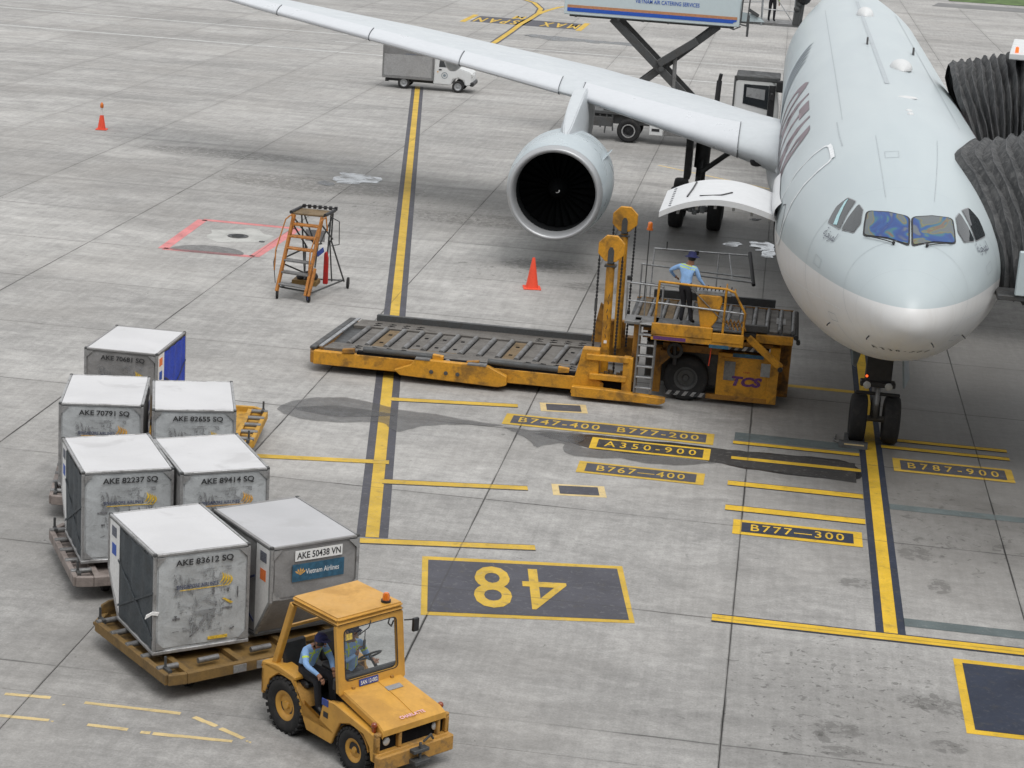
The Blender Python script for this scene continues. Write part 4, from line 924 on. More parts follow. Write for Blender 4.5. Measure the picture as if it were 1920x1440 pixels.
# wheel chock against the nose tyre
ch = thing('wheel_chock', 'dark grey wheel chock bar with an orange strip in front of the left nose tyre', 'wheel chock', (-.47, 5.93, 0))
m = MB(); m.prism([(-.13, 0), (.13, 0), (.06, .14), (-.06, .14)], (-.32, 0, 0), (0, 1, 0), (0, 0, 1), .64); m.build('body', 'steel_d', ch, bevel=.01)
m = MB(); m.box((.02, -.085, .085), (.44, .012, .03), rot=Euler((R(-26), 0, 0))); m.build('reflective_strip', 'p_cream', ch)
m = MB(); m.path([(-.3, .1, .05), (-.42, .35, .03), (-.36, .8, .03)], .018, 6); m.build('rope', 'steel', ch)
ch2 = thing('wheel_chock', 'small dark block chock at the outer side of the left nose tyre', 'wheel chock', (-.62, 6.35, 0))
m = MB(); m.prism([(-.1, 0), (.1, 0), (.05, .2), (-.05, .2)], (-.05, 0, 0), (0, 1, 0), (0, 0, 1), .1); m.build('body', 'steel_d', ch2, bevel=.01)

# ------------------------------------------------------------------ people
def skin_body(bones, name='person', sub=3):
    """bones: joints {name: (pos, rx, ry)}, edges [(a, b)]; one continuous skinned surface"""
    J, E, root = bones; names = list(J); me = bpy.data.meshes.new(name)
    me.from_pydata([J[n][0] for n in names], [(names.index(a), names.index(b)) for a, b in E], [])
    o = bpy.data.objects.new(name, me); COL.objects.link(o)
    md = o.modifiers.new('s', 'SKIN'); md.use_smooth_shade = True; md.branch_smoothing = .3
    for i, n in enumerate(names):
        sv = me.skin_vertices[0].data[i]; sv.radius = (J[n][1], J[n][2]); sv.use_root = (n == root)
    sb = o.modifiers.new('d', 'SUBSURF'); sb.levels = sb.render_levels = sub
    dg = bpy.context.evaluated_depsgraph_get(); m2 = bpy.data.meshes.new_from_object(o.evaluated_get(dg)); bpy.data.objects.remove(o)
    return m2, {n: Vector(J[n][0]) for n in names}
def person(label, loc, rz, joints, mats, hat='brim', group=None, stripes='brace', clip=None):
    """joints: overrides of a standing pose (metres, facing +y, origin between the feet)"""
    P = dict(pelvis=(0, 0, .93), waist=(0, 0, 1.08), chest=(0, .01, 1.28), neck=(0, -.01, 1.43), head0=(0, .0, 1.51), head=(0, .02, 1.60), crown=(0, .01, 1.68),
             shl=(-.17, 0, 1.37), ell=(-.24, -.02, 1.10), wrl=(-.26, .06, .86), hal=(-.265, .09, .78),
             shr=(.17, 0, 1.37), elr=(.24, -.02, 1.10), wrr=(.26, .06, .86), har=(.265, .09, .78),
             hil=(-.09, 0, .90), knl=(-.11, .02, .50), anl=(-.12, -.02, .09), tol=(-.13, .12, .04),
             hir=(.09, 0, .90), knr=(.11, .02, .50), anr=(.12, -.02, .09), tor=(.13, .12, .04))
    P.update(joints)
    rad = dict(pelvis=(.15, .11), waist=(.135, .10), chest=(.165, .115), neck=(.055, .055), head0=(.065, .07), head=(.078, .095), crown=(.055, .065), shl=(.065, .07), ell=(.047, .047), wrl=(.032, .03), hal=(.036, .02), shr=(.065, .07), elr=(.047, .047), wrr=(.032, .03), har=(.036, .02),
               hil=(.09, .10), knl=(.062, .065), anl=(.045, .05), tol=(.04, .03), hir=(.09, .10), knr=(.062, .065), anr=(.045, .05), tor=(.04, .03))
    E = [('pelvis', 'waist'), ('waist', 'chest'), ('chest', 'neck'), ('neck', 'head0'), ('head0', 'head'), ('head', 'crown')]
    for s in 'lr': E += [('chest', 'sh'+s), ('sh'+s, 'el'+s), ('el'+s, 'wr'+s), ('wr'+s, 'ha'+s), ('pelvis', 'hi'+s), ('hi'+s, 'kn'+s), ('kn'+s, 'an'+s), ('an'+s, 'to'+s)]
    m2, JJ = skin_body(({n: (P[n], *rad[n]) for n in P}, E, 'pelvis'))
    # colour each face by the nearest bone
    def seg(p, a, b): d = b-a; t = max(0, min(1, (p-a).dot(d)/max(d.length_squared, 1e-6))); return (p-a-d*t).length, t
    reg = {}
    kind = {('pelvis', 'waist'): 1, ('waist', 'chest'): 1, ('chest', 'neck'): 1, ('neck', 'head0'): 0, ('head0', 'head'): 0, ('head', 'crown'): 0}
    m2.materials.clear()
    for k_ in mats: m2.materials.append(M[k_])          # skin, shirt, trousers, shoes, stripe
    for f in m2.polygons:
        c = f.center; best = (9, None, 0)
        for a, b in E:
            d, t = seg(c, JJ[a], JJ[b])
            if d < best[0]: best = (d, (a, b), t)
        a, b = best[1]; t = best[2]
        if a[:2] in ('hi', 'kn') or (a == 'pelvis' and b[:2] == 'hi'): mi = 2
        elif a[:2] == 'an': mi = 3
        elif a[:2] == 'wr': mi = 0
        elif a[:2] in ('el', 'sh') or b[:2] == 'sh': mi = 1
        else: mi = kind.get((a, b), 1)
        if a == 'pelvis' and b == 'waist' and t < .25: mi = 2
        if a == 'chest' and b == 'neck' and t > .85: mi = 0
        if mi == 1 and stripes:
            up_ = (JJ['neck']-JJ['waist']).normalized(); rx_ = (JJ['shr']-JJ['shl']).normalized(); q_ = c-JJ['chest']; u_, x_ = q_.dot(up_), q_.dot(rx_)
            if a in ('waist', 'chest', 'pelvis') or b[:2] == 'sh':
                if (stripes == 'brace' and .060 < abs(x_) < .092) or abs(u_-.055) < .011 and abs(x_) < .2 or (stripes == 'yoke' and abs(u_-.115) < .009 and abs(x_) < .2): mi = 4
            elif a[:2] == 'sh' and stripes == 'brace' and .46 < t < .58: mi = 4
        f.material_index = mi; f.use_smooth = True
    # hands and face grown onto the same mesh
    hb = MB()
    for s in 'lr':
        w, h = JJ['wr'+s], JJ['ha'+s]; d = (h-w).normalized(); sd = d.cross(Vector((0, 0, 1)));
        sd = Vector((1, 0, 0)) if sd.length < .2 else sd.normalized(); pn = sd.cross(d).normalized()
        for i, L in enumerate((.058, .072, .078, .070)):
            b0 = h+sd*(-.027+.018*i)+d*.012; b1 = b0+d*L*.55-pn*.012; b2 = b1+d*L*.35-pn*.03
            hb.tube(b0, b1, .0095, 6, .0085); hb.tube(b1, b2, .0085, 6, .006)
        tb = h-d*.03-sd*.03*(1 if s == 'l' else -1); hb.tube(tb, tb+d*.04-sd*.028*(1 if s == 'l' else -1), .012, 6, .009); 
    fd = (JJ['head']-JJ['head0']); fw = Vector(mats_face) if False else Vector(joints.get('_face', (0, 1, 0))).normalized(); hd = JJ['head']; sx_ = fw.cross(Vector((0, 0, 1))).normalized()
    hb.ball(hd+fw*.098+Vector((0, 0, -.01)), .016, 8, 6, (1, 1.2, 1.6)); hb.ball(hd+fw*.092+Vector((0, 0, -.055)), .020, 8, 5, (1.2, .5, .35))
    for q in (-1, 1): hb.ball(hd+sx_*.082*q+Vector((0, 0, -.01)), .022, 8, 6, (.5, 1, 1.4))
    bm = bmesh.new(); bm.from_mesh(m2); vs = [bm.verts.new(v) for v in hb.v]
    for f in hb.f:
        try: ff = bm.faces.new([vs[i] for i in f]); ff.material_index = 0; ff.smooth = True
        except Exception: pass
    bm.to_mesh(m2); bm.free(); m2.name = 'person'
    root = bpy.data.objects.new('person', m2); COL.objects.link(root); root.location = loc; root.rotation_euler = (0, 0, rz)
    tag(root, label, 'person', group)
    ey = MB()
    for q in (-1, 1): ey.ball(hd+sx_*.03*q+fw*.086+Vector((0, 0, .015)), .009, 6, 4)
    ey.build('eyes', 'black', root)
    top = JJ['crown']
    if hat == 'brim':
        m = MB(); m.lathe(hd+Vector((0, 0, .045)), (0.0, 0.1, 1), [(-.025, .175), (-.02, .178), (0.005, .115), (.02, .10), (.085, .088), (.105, .05), (.108, .001)], 20); m.build('hat', 'hat', root, smooth=True, angle=60)
    elif hat == 'cap':
        m = MB(); m.lathe(hd+Vector((0, 0, .02)), (0, 0, 1), [(-.01, .098), (.05, .094), (.09, .06), (.10, .001)], 16); m.prism([(-.07, 0), (.07, 0), (.05, .085), (-.05, .085)], hd+fw*.08+Vector((0, 0, .03)), tuple(sx_), tuple(fw), .01); m.build('cap', 'hat', root, smooth=True, angle=50)
    hr = MB(); hr.lathe(hd-fw*.015+Vector((0, 0, -.01)), (0, 0, 1), [(-.05, .070), (-.03, .086), (.02, .092), (.05, .088)], 16); hr.build('hair', 'black', root, smooth=True)
    return root
BLUE = ('skin', 'shirt', 'trousers', 'black', 'stripe_y')

# ------------------------------------------------------------------ airfreight containers and their dollies
def scuffs(m, y, n, x0, x1, z0, z1, seed, vert=.5):
    r = random.Random(seed)
    for _ in range(n):
        cx_, cz = r.uniform(x0, x1), r.uniform(z0, z1); L = r.uniform(.04, .20); w = r.uniform(.006, .028); a = r.choice([0, 0, math.pi/2, math.pi/2, r.uniform(-.8, .8)])
        k_ = 6; pts = []
        for i in range(k_+1): pts.append((L*(i/k_-.5), w*r.uniform(.3, 1)))
        for i in range(k_, -1, -1): pts.append((L*(i/k_-.5), -w*r.uniform(.3, 1)))
        m.face([(cx_+p*math.cos(a)-q*math.sin(a), y, cz+p*math.sin(a)+q*math.cos(a)) for p, q in pts])
def bird(m, c, s, y):
    for k_ in range(4):
        pts = []; 
        for i in range(7): t = i/6; pts.append((c[0]+s*(-.45+.28*k_+.35*math.sin(t*2.4)), c[1]+s*(-.6+1.15*t-.12*k_)))
        for i in range(6, -1, -1): t = i/6; pts.append((c[0]+s*(-.45+.28*k_+.35*math.sin(t*2.4)+.20*math.sin(math.pi*t)+.03), c[1]+s*(-.6+1.15*t-.12*k_)))
        m.face([(p[0], y-.0006*k_, p[1]) for p in pts])
def container(label, loc, rz, code, seed, far_slope=True, curtain_side=-1, curtain='c_dark', face='c_face', roof='c_roof', air='SINGAPORE AIRLINES', goldm='gold', plain=False, W=1.49, L=1.98, H=1.60):
    r = random.Random(seed); t = thing('air_container', label, 'air container', loc, rz, 'aluminium air containers on dollies')
    hl, hw = L/2, W/2; s = 1 if far_slope else -1; zi, yi = .72, .45
    prof = [(-hl*s, .05), ((hl-yi)*s, .05), (hl*s, zi), (hl*s, H-.02), (-hl*s, H-.02)]
    # shell: end and slope sheets
    m = MB(); m.prism(prof if s > 0 else prof[::-1], (-hw+.02, 0, 0), (0, 1, 0), (0, 0, 1), W-.04); m.build('shell', face, t)
    # near panel with shallow dents
    ny = -hl; zb = .05 if far_slope else zi
    rows = []
    for j in range(13):
        z = zb+.05+(H-.13-zb)*j/12; rows.append([Vector((-hw+.05+(W-.10)*i/14, ny-.006-.008*math.sin(i*.9+seed)*math.sin(j*.7+seed*2)-.006, z)) for i in range(15)])
    m = MB(); m.grid(rows); m.build('end_panel', face, t, smooth=True, angle=180)
    # roof sheet, gently sagging
    rows = [[Vector((-hw+.03+(W-.06)*i/10, -hl+.03+(L-.06)*j/10, H-.005+.012*math.sin(math.pi*i/10)*math.sin(math.pi*j/10)*math.sin(i*.8+j*.6+seed))) for i in range(11)] for j in range(11)]
    m = MB(); m.grid(rows); m.build('roof_panel', roof, t, smooth=True, angle=180)
    # frame rails
    for z in (H-.02,):
        for a, b in (((-hw, -hl), (hw, -hl)), ((hw, -hl), (hw, hl)), ((hw, hl), (-hw, hl)), ((-hw, hl), (-hw, -hl))):
            m = MB(); m.bar((*a, z), (*b, z), .045, .045); m.build('top_rail', 'c_rail' if face == 'c_face' else 'c_face_gray', t, bevel=.008)
    for x_ in (-hw, hw):
        m = MB(); m.bar((x_, -hl*s, .05), (x_, -hl*s, H-.03), .05, .05); m.build('corner_post', 'c_rail', t, bevel=.008)
        m = MB(); m.bar((x_, hl*s, zi), (x_, hl*s, H-.03), .05, .05); m.bar((x_, hl*s, zi), (x_, (hl-yi)*s, .05), .05, .05); m.build('corner_post', 'c_rail', t)
    m = MB(); m.b2((-hw-.03, min(-hl*s, (hl-yi)*s)-.03, 0), (hw+.03, max(-hl*s, (hl-yi)*s)+.03, .06)); m.build('base_pallet', 'steel_d' if face != 'c_face' else 'c_rail', t, bevel=.01)
    for sx_ in (-1, 1):
        for sy_ in (-1, 1):
            m = MB(); m.box((sx_*(hw-.005), sy_*(hl-.005), H-.015), (.06, .06, .055)); m.build('corner_cap', 'steel_d', t, bevel=.01)
    # open side closed by a curtain, with a white door strip at the sloped end
    cx_ = curtain_side*(hw+.004); y0, y1 = -hl*s, (hl-yi-.02)*s
    rows = []
    for j in range(17):
        y = y0+(y1-y0)*j/16+.03*s*(1 if j == 0 else 0); rows.append([Vector((cx_+curtain_side*(.012+.012*math.sin(j*1.35+z*2.0+seed)), y, .08+(H-.16)*z)) for z in [q/8 for q in range(9)]])
    m = MB(); m.grid(rows); cu = m.build('side_curtain', curtain, t, smooth=True, angle=180)
    m = MB(); m.face([(cx_+curtain_side*.008, y1, .10), (cx_+curtain_side*.008, hl*s-.01*s, zi), (cx_+curtain_side*.008, hl*s-.01*s, H-.06), (cx_+curtain_side*.008, y1, H-.06)]); m.build('door_strip', 'white', t)
    st_ = MB()
    for a_, b_ in (((y0, .25), (y1, 1.0)), ((y0, 1.0), (y1, .25))): st_.bar((cx_+curtain_side*.03, a_[0], a_[1]), (cx_+curtain_side*.03, b_[0], b_[1]), .008, .035)
    st_.build('curtain_strap', 'c_dark' if curtain == 'c_dark' else 'ink_navy', cu)
    m = MB(); yq = (y1+hl*s)/2; m.b2((cx_+curtain_side*.010, yq-.09, 1.0), (cx_+curtain_side*.014, yq+.09, 1.18)); m.build('door_label', 'blue_str' if not plain else 'orange_st', t)
    m = MB(); m.b2((cx_+curtain_side*.010, yq-.10, 1.30), (cx_+curtain_side*.015, yq+.10, 1.46)); m.build('door_label', 'ink_gray' if seed != 7 else 'orange_st', t)
    # gusset plates at the corners of the end
    for sx_ in (-1, 1):
        for sz in (0, 1):
            z0_ = H-.05 if sz else zb+.03; dz = -1 if sz else 1
            m = MB(); m.prism([(0, 0), (sx_*-.15, 0), (0, dz*.15)] if sx_*dz > 0 else [(0, 0), (0, dz*.15), (sx_*-.15, 0)], (sx_*(hw-.02), ny-.030, z0_), (1, 0, 0), (0, 0, 1), .006); m.build('corner_gusset', 'c_rail', t)
    fy = ny-.034
    if not plain:
        text(code, 'ink', face_near((0.05+r.uniform(-.03, .03), fy-.001, H-.175)), .92, .115, 'code_lettering', t, bold=.022)
        ts = MB(); ts.grid([[(x_, fy+.001, z_) for x_ in (-.46, 0, .46)] for z_ in (.90, 1.10, 1.30)]); stuff(ts.build('torn_sticker', 'torn', t))
        tx_ = MB(); scuffs(tx_, fy+.0015, 7, -.60, .60, max(zb+.1, .15), 1.0, seed+9)
        for vx in (-.42, .41, r.uniform(-.25, .25)): scuffs(tx_, fy+.0018, 3, vx-.01, vx+.01, .45, 1.1, seed+int(vx*50)+60)
        stuff(tx_.build('scuff_marks', 'scuff', t))
        ts = MB(); ts.face([(-.30, fy+.0008, .30), (.32, fy+.0008, .26), (.36, fy+.0008, .88), (-.40, fy+.0008, .88)]); stuff(ts.build('scraped_patch', 'torn', t)) if far_slope else None
        text(air, 'ink_navy', face_near((-.08, fy-.001, 1.045)), .66, .06, 'airline_lettering', t, bold=.01)
        gm = MB(); bird(gm, (.335, 1.12), .155, fy-.002); gm.b2((-.36, fy-.001, .985), (.40, fy+.001, .998)); gm.build('bird_emblem', goldm, t)
    else:
        m = MB(); m.b2((-.36, fy, H-.27), (.46, fy+.004, H-.10)); m.build('code_label', 'white', t)
        text(code, 'ink', face_near((.05, fy-.002, H-.185)), .76, .11, 'code_lettering', t, bold=.022)
        m = MB(); m.b2((-.40, fy, 1.00), (.50, fy+.004, 1.28)); m.build('airline_sticker', 'st_blue', t)
        text(air, 'white', face_near((.12, fy-.002, 1.145)), .58, .085, 'airline_lettering', t, bold=.005)
        m = MB(); 
        for a in (-50, -25, 0, 25, 50): m.face([(-.26, fy-.001, 1.10), (-.26+.09*math.sin(R(a-9)), fy-.001, 1.10+.09*math.cos(R(a-9))), (-.26+.12*math.sin(R(a)), fy-.001, 1.10+.12*math.cos(R(a))), (-.26+.09*math.sin(R(a+9)), fy-.001, 1.10+.09*math.cos(R(a+9)))])
        m.build('lotus_emblem', 'goldo', t)
    if seed == 1:
        m = MB(); m.b2((.10, fy, .14), (.42, fy+.003, .19)); m.build('yellow_label', 'gold', t)
        m = MB(); m.face([(.32, fy, .78), (.36, fy, .79), (.50, fy, .70), (.46, fy, .68)]); m.build('yellow_label', 'gold', t)
        m = MB(); m.prism([(0, 0), (.10, .05), (.20, .03), (.22, .08), (.12, .10), (.02, .06)], (-hw-.16, ny-.03, .62), (1, 0, 0), (0, 0, 1), .02); m.build('torn_strap', 'white', t)
    return t
HD = .505
CT = [('AKE 83612 SQ', (-11.32, -9.56), 38, 1, True, -1, 'c_dark', 'white-roofed container AKE 83612 with dark side curtain, on the front dolly behind the tractor', {}),
      ('AKE 50438 VN', (-9.85, -8.74), 42, 2, False, -1, 'c_face_gray', 'grey container AKE 50438 VN with a teal blue airline sticker, behind the yellow tractor', dict(face='c_face_gray', roof='c_roof2', air='Vietnam Airlines', plain=True)),
      ('AKE 82237 SQ', (-13.43, -6.22), 29.5, 3, True, -1, 'c_dark', 'scuffed container AKE 82237 with a yellow bird emblem, left one on the second dolly', {}),
      ('AKE 89414 SQ', (-11.94, -5.70), 31, 4, True, -1, 'c_face_gray', 'container AKE 89414 with an orange gold bird emblem, right one on the second dolly', dict(goldm='goldo')),
      ('AKE 70791 SQ', (-14.88, -2.55), 14, 5, True, 1, 'c_face_gray', 'container AKE 70791 with clean lettering, left one on the third dolly', dict(goldm='goldo')),
      ('AKE 82655 SQ', (-13.24, -2.33), 17.5, 6, True, -1, 'c_face_gray', 'container AKE 82655 with a heavily torn sticker, right one on the third dolly', {}),
      ('AKE 70681 SQ', (-15.54, 1.28), 0.5, 7, False, 1, 'c_blue', 'grey container AKE 70681 with a royal blue side curtain, alone on the rearmost dolly', dict(face='c_face_gray'))]
for code, (x, y), a, seed, fs, cs, cur, lb, kw in CT:
    container(lb, (x, y, HD), R(a), code, seed, fs, cs, cur, **kw)

def dolly(label, loc, rz, mat, W=3.42, L=2.70):
    t = thing('container_dolly', label, 'container dolly', loc, rz, 'container dollies in tow')
    hw, hl = W/2, L/2; c = .28
    pts = [(-hw, -hl+c*.2), (-hw+c, -hl), (hw-c, -hl), (hw, -hl+c), (hw, hl-c), (hw-c, hl), (-hw+c, hl), (-hw, hl-c)]
    for i in range(8):
        a, b = pts[i], pts[(i+1) % 8]; m = MB(); m.bar((*a, .375), (*b, .375), .09, .17); m.build('edge_beam', mat, t, bevel=.01)
    m = MB(); m.b2((-hw+.04, -hl+.04, .30), (hw-.04, hl-.04, .345)); m.build('deck_plate', mat, t)
    for x in (-1.35, -.45, .45, 1.35):
        m = MB(); m.b2((x-.05, -hl+.08, .345), (x+.05, hl-.08, .43)); m.build('deck_rail', mat, t, bevel=.005)
    for x in (-1.58, -.9, 0, .9, 1.58):
        for j in range(5):
            m = MB(); y = -hl+.32+j*.51; m.tube((x-.17, y, .455), (x+.17, y, .455), .045, 10); m.build('roller', 'steel', t, smooth=True)
    for sx_ in (-1, 1):
        for sy_ in (-1, 1):
            m = MB(); m.path([(sx_*(hw-.06), sy_*(hl-.25), .43), (sx_*(hw-.06), sy_*(hl-.25), .66)], .022, 6); m.b2((sx_*(hw-.06)-.03, sy_*(hl-.25)-.16, .43), (sx_*(hw-.06)+.03, sy_*(hl-.25)+.02, .50)); m.build('stop_lever', 'steel_d', t)
            wheel(.17, .13, (sx_*1.15, sy_*.85, .17), t, tyre='rubber', hub='steel', n=18)
    m = MB(); m.b2((-.9, -.9, .22), (.9, .9, .30)); m.build('turntable', 'steel_d', t)
    m = MB(); m.bar((0, -hl, .30), (0, -hl-.75, .26), .09, .07); m.lathe((0, -hl-.82, .26), (0, 0, 1), [(-.02, .05), (-.02, .10), (.02, .10), (.02, .05)], 14, closed=True); m.build('tow_bar', mat, t)
    return t
# make the curved ribs: lifted end plates on the front dolly
D1 = dolly('brown-grimed yellow pallet dolly right behind the tractor, carrying containers 83612 and 50438', (-10.60, -9.20, 0), R(44.5), 'dolly')
m = MB(); m.prism([(-.26, 0), (.26, 0), (.22, .14), (.1, .19), (-.1, .19), (-.22, .14)], (-1.30, 1.30, .46), (1, 0, 0), (0, 0, 1), -.05); m.build('guide_plate', 'dolly', D1, bevel=.01)
for x in (-.55, -.15): 
    m = MB(); m.b2((x-.12, -1.41, .31), (x+.10, -1.395, .43)); m.build('reflector_patch', 'c_rail', D1)
dolly('grey weathered pallet dolly carrying containers 82237 and 89414', (-12.69, -5.96, 0), R(30), 'dolly_g')
dolly('pallet dolly carrying containers 70791 and 82655', (-14.05, -2.44, 0), R(15.5), 'dolly_g')
dolly('bright yellow pallet dolly with bare rollers beside container 70681', (-14.63, 1.30, 0), R(7), 'dolly_y')

# ------------------------------------------------------------------ baggage tractor
M['pink'] = flat_mat('pinkish white lettering', (0.75, 0.42, 0.5), 0.5)
tug = thing('tow_tractor', 'amber yellow baggage tractor with a square cab pulling the container dollies', 'tow tractor', (-8.62, -11.29, 0), math.atan2(-.633, .774))
def tp(m, name, mat, par=tug, **kw): return m.build(name, mat, par, **kw)
HW = .66
m = MB()
for sy_ in (-1, 1):
    # side panels with wheel arches and the door cut-out
    side = [(-.56, .46), (-.56, .84), (-.45, .92), (.20, .92), (.38, .44), (.80, .44), (.90, .84), (1.12, .88), (2.04, .73), (2.10, .58), (2.10, .33), (1.98, .33), (1.94, .52), (1.80, .66), (1.50, .70), (1.28, .62), (1.18, .42), (1.10, .24), (.54, .24), (.46, .36), (.36, .64), (.14, .85), (-.16, .86), (-.36, .70), (-.45, .46)]
    m = MB(); m.prism(side, (0, sy_*HW-(.05 if sy_ > 0 else 0), 0), (1, 0, 0), (0, 0, 1), -.05); tp(m, 'side_panel', 'tug', bevel=.012)
    for (cx_, r_, cz_) in ((0, .46, .41), (1.57, .36, .34)):
        m = MB(); a0 = [(cx_+r_*math.cos(R(a)), cz_+r_*math.sin(R(a))) for a in range(15, 170, 14)]
        m.grid([[(x, sy_*HW, z), (x, sy_*(HW-.30), z)] for x, z in a0]); tp(m, 'wheel_arch', 'tug_low', smooth=True)
    fd_ = MB(); fd_.prism([(-.60, .80), (-.56, .92), (-.2, .98), (.24, .94), (.24, .88), (-.54, .86)], (0, sy_*HW-(.26 if sy_ > 0 else 0), 0), (1, 0, 0), (0, 0, 1), -.26); tp(fd_, 'rear_fender', 'tug', bevel=.015)
    lw = MB(); lw.b2((.92, sy_*(HW+.004)-.004, .60), (1.02, sy_*(HW+.004)+.004, .68)); tp(lw, 'fuel_recess', 'black')
m = MB(); m.b2((-.60, -HW+.06, .30), (2.05, HW-.06, .42)); tp(m, 'chassis', 'black')
m = MB(); m.b2((-.56, -HW, .42), (-.50, HW, .82)); tp(m, 'rear_panel', 'tug_low', bevel=.01)
m = MB(); m.b2((-.50, -HW+.05, .70), (.18, HW-.05, .76)); tp(m, 'seat_base', 'steel_d', bevel=.01)
# bonnet: a sloping lid with a raised centre panel
hz = lambda x: 1.035-(x-1.0)*.20
m = MB(); rows = []
for x in (1.0, 1.3, 1.7, 2.0, 2.12): rows.append([Vector((x, y*(.52+(x-1)*.05), hz(x)+(.03 if abs(y) < .99 else 0)-(.04 if x > 2.1 else 0))) for y in (-1, -.97, -.5, 0, .5, .97, 1)])
m.grid(rows); rows2 = [[Vector((p.x, p.y, p.z-.09)) for p in r_] for r_ in rows]; m.grid(rows2)
m.grid([rows[0], rows2[0]]); m.grid([rows[-1], rows2[-1]]); m.grid([[r_[0] for r_ in rows], [r_[0] for r_ in rows2]]); m.grid([[r_[-1] for r_ in rows], [r_[-1] for r_ in rows2]])
bon = tp(m, 'bonnet', 'tug', weld=True, smooth=True, angle=25)
for sy_ in (-1, 1):
    m = MB(); m.add([(.92, sy_*.50, .80), (.92, sy_*(HW-.02), .80), (1.15, sy_*(HW-.02), .855), (2.06, sy_*(HW-.02), .70), (2.06, sy_*.50, .70), (1.15, sy_*.50, .855)], [(0, 1, 2, 5), (5, 2, 3, 4)]); tp(m, 'fender_top', 'tug')
rb = MB(); rb.bar((1.12, .10, hz(1.12)+.033), (1.62, .10, hz(1.62)+.033), .018, .012); rb.bar((1.62, .10, hz(1.62)+.033), (2.05, .06, hz(2.05)+.033), .018, .012); rb.build('crease', 'tug', bon)
bp_ = MB(); bp_.box((1.38, .22, hz(1.38)+.036), (.10, .27, .008), rot=Euler((0, math.atan(.20), 0))); bp_.build('bonnet_badge', 'steel_l', bon)
text('CHARLATTE', 'pink', Tm((2.03, .02, hz(2.03)+.044), ry=math.atan(.20)) @ Matrix.Rotation(R(90), 4, 'Z'), .44, .065, 'maker_lettering', bon, bold=.02)
m = MB(); m.b2((2.02, -HW, .71), (2.10, HW, .76)); m.b2((2.02, -HW, .34), (2.12, HW, .47)); m.b2((2.02, -.26, .47), (2.10, -.20, .71)); m.b2((2.02, -HW, .47), (2.10, -HW+.07, .71)); m.b2((2.02, HW-.07, .47), (2.10, HW, .71)); m.b2((2.02, .44, .47), (2.10, .50, .71)); tp(m, 'front_panel', 'tug_low', bevel=.012)
m = MB(); m.b2((1.99, -.62, .46), (2.03, .62, .72)); tp(m, 'grille', 'void')
m = MB(); m.b2((2.08, -HW-.02, .22), (2.20, HW+.02, .46)); tp(m, 'bumper', 'tug_low', bevel=.02)
m = MB(); m.b2((2.14, -.14, .24), (2.34, .14, .30)); m.b2((2.14, -.14, .40), (2.30, .14, .45)); m.tube((2.26, 0, .22), (2.26, 0, .54), .024, 8); m.path([(2.2, .1, .5), (2.24, .2, .6), (2.2, .28, .5)], .02, 6); tp(m, 'tow_coupling', 'steel_d', bevel=.006)
for y in (-.44, .44):
    m = MB(); m.lathe((2.03, y, .59), (1, 0, 0), [(0, .06), (.02, .06), (.03, .04), (.035, .001)], 16); tp(m, 'headlight', 'lampglass', smooth=True)
for y in (-.60, .60):
    m = MB(); m.ball((1.96, y, .835), .045, 12, 8, (1, 1, 1.1)); m.tube((1.96, y, .73), (1.96, y, .80), .03, 8); tp(m, 'indicator_lamp', 'redlens', smooth=True)
# cab: posts, windscreen frame, roof
m = MB(); m.b2((.0, -.60, 2.02), (1.06, .60, 2.09)); m.b2((.0, -.61, 1.96), (1.07, .61, 2.02)); tp(m, 'roof', 'tug', bevel=.035, seg=3)
WS = [(1.17, -.60, .98), (1.17, .60, .98), (1.04, .60, 1.97), (1.04, -.60, 1.97)]
P = [Vector(a) for a in WS]
def wsf(u, v): return (P[0].lerp(P[1], u)).lerp(P[3].lerp(P[2], u), v)
m = MB(); inn = [(.10, .17), (.90, .17), (.90, .93), (.10, .93)]
def rr2(q, r_=.07):
    out = []
    for i in range(4):
        p0, p1, p2 = Vector(q[i-1]), Vector(q[i]), Vector(q[(i+1) % 4]); a = p1+(p0-p1).normalized()*r_; b = p1+(p2-p1).normalized()*r_
        for j in range(5): t = j/4; out.append((1-t)**2*a+2*t*(1-t)*p1+t*t*b)
    return out
qi = rr2(inn); qo = []
for v in qi:
    d = v-Vector((.5, .55)); k_ = 1/max(abs(d.x)/.5, abs(d.y)/(.45 if d.y > 0 else .55)); qo.append(Vector((.5, .55))+d*k_)
nrm = (P[1]-P[0]).cross(P[3]-P[0]).normalized()
if nrm.x < 0: nrm = -nrm
A = [wsf(*v) for v in qo]; B = [wsf(*v) for v in qi]; n = len(A); m.add(A+B+[a-nrm*.06 for a in A]+[b-nrm*.06 for b in B], [(i, (i+1) % n, n+(i+1) % n, n+i) for i in range(n)]+[(2*n+i, 3*n+i, 3*n+(i+1) % n, 2*n+(i+1) % n) for i in range(n)]+[(n+i, n+(i+1) % n, 3*n+(i+1) % n, 3*n+i) for i in range(n)]+[(i, 2*n+i, 2*n+(i+1) % n, (i+1) % n) for i in range(n)])
wf = tp(m, 'windscreen_frame', 'tug')
m = MB(); Bi = [wsf(*(Vector((.5, .55))+(v-Vector((.5, .55)))*.965)) for v in qi]; m.add([b+nrm*.006 for b in B]+[b+nrm*.006 for b in Bi], [(i, (i+1) % n, n+(i+1) % n, n+i) for i in range(n)]); m.build('rubber_seal', 'black', wf)
m = MB(); m.face([b-nrm*.02 for b in B]); tp(m, 'windscreen', 'glass')
m = MB(); c = wsf(.20, .80); m.box(c-nrm*.028, (.004, .11, .09), rot=Euler((0, R(-7), 0))); tp(m, 'windscreen_sticker', 'gold')
m = MB(); c = wsf(.44, .105); m.box(c+nrm*.012, (.012, .34, .095), rot=Euler((0, R(-7), 0))); np_ = tp(m, 'number_plate', 'plate_b')
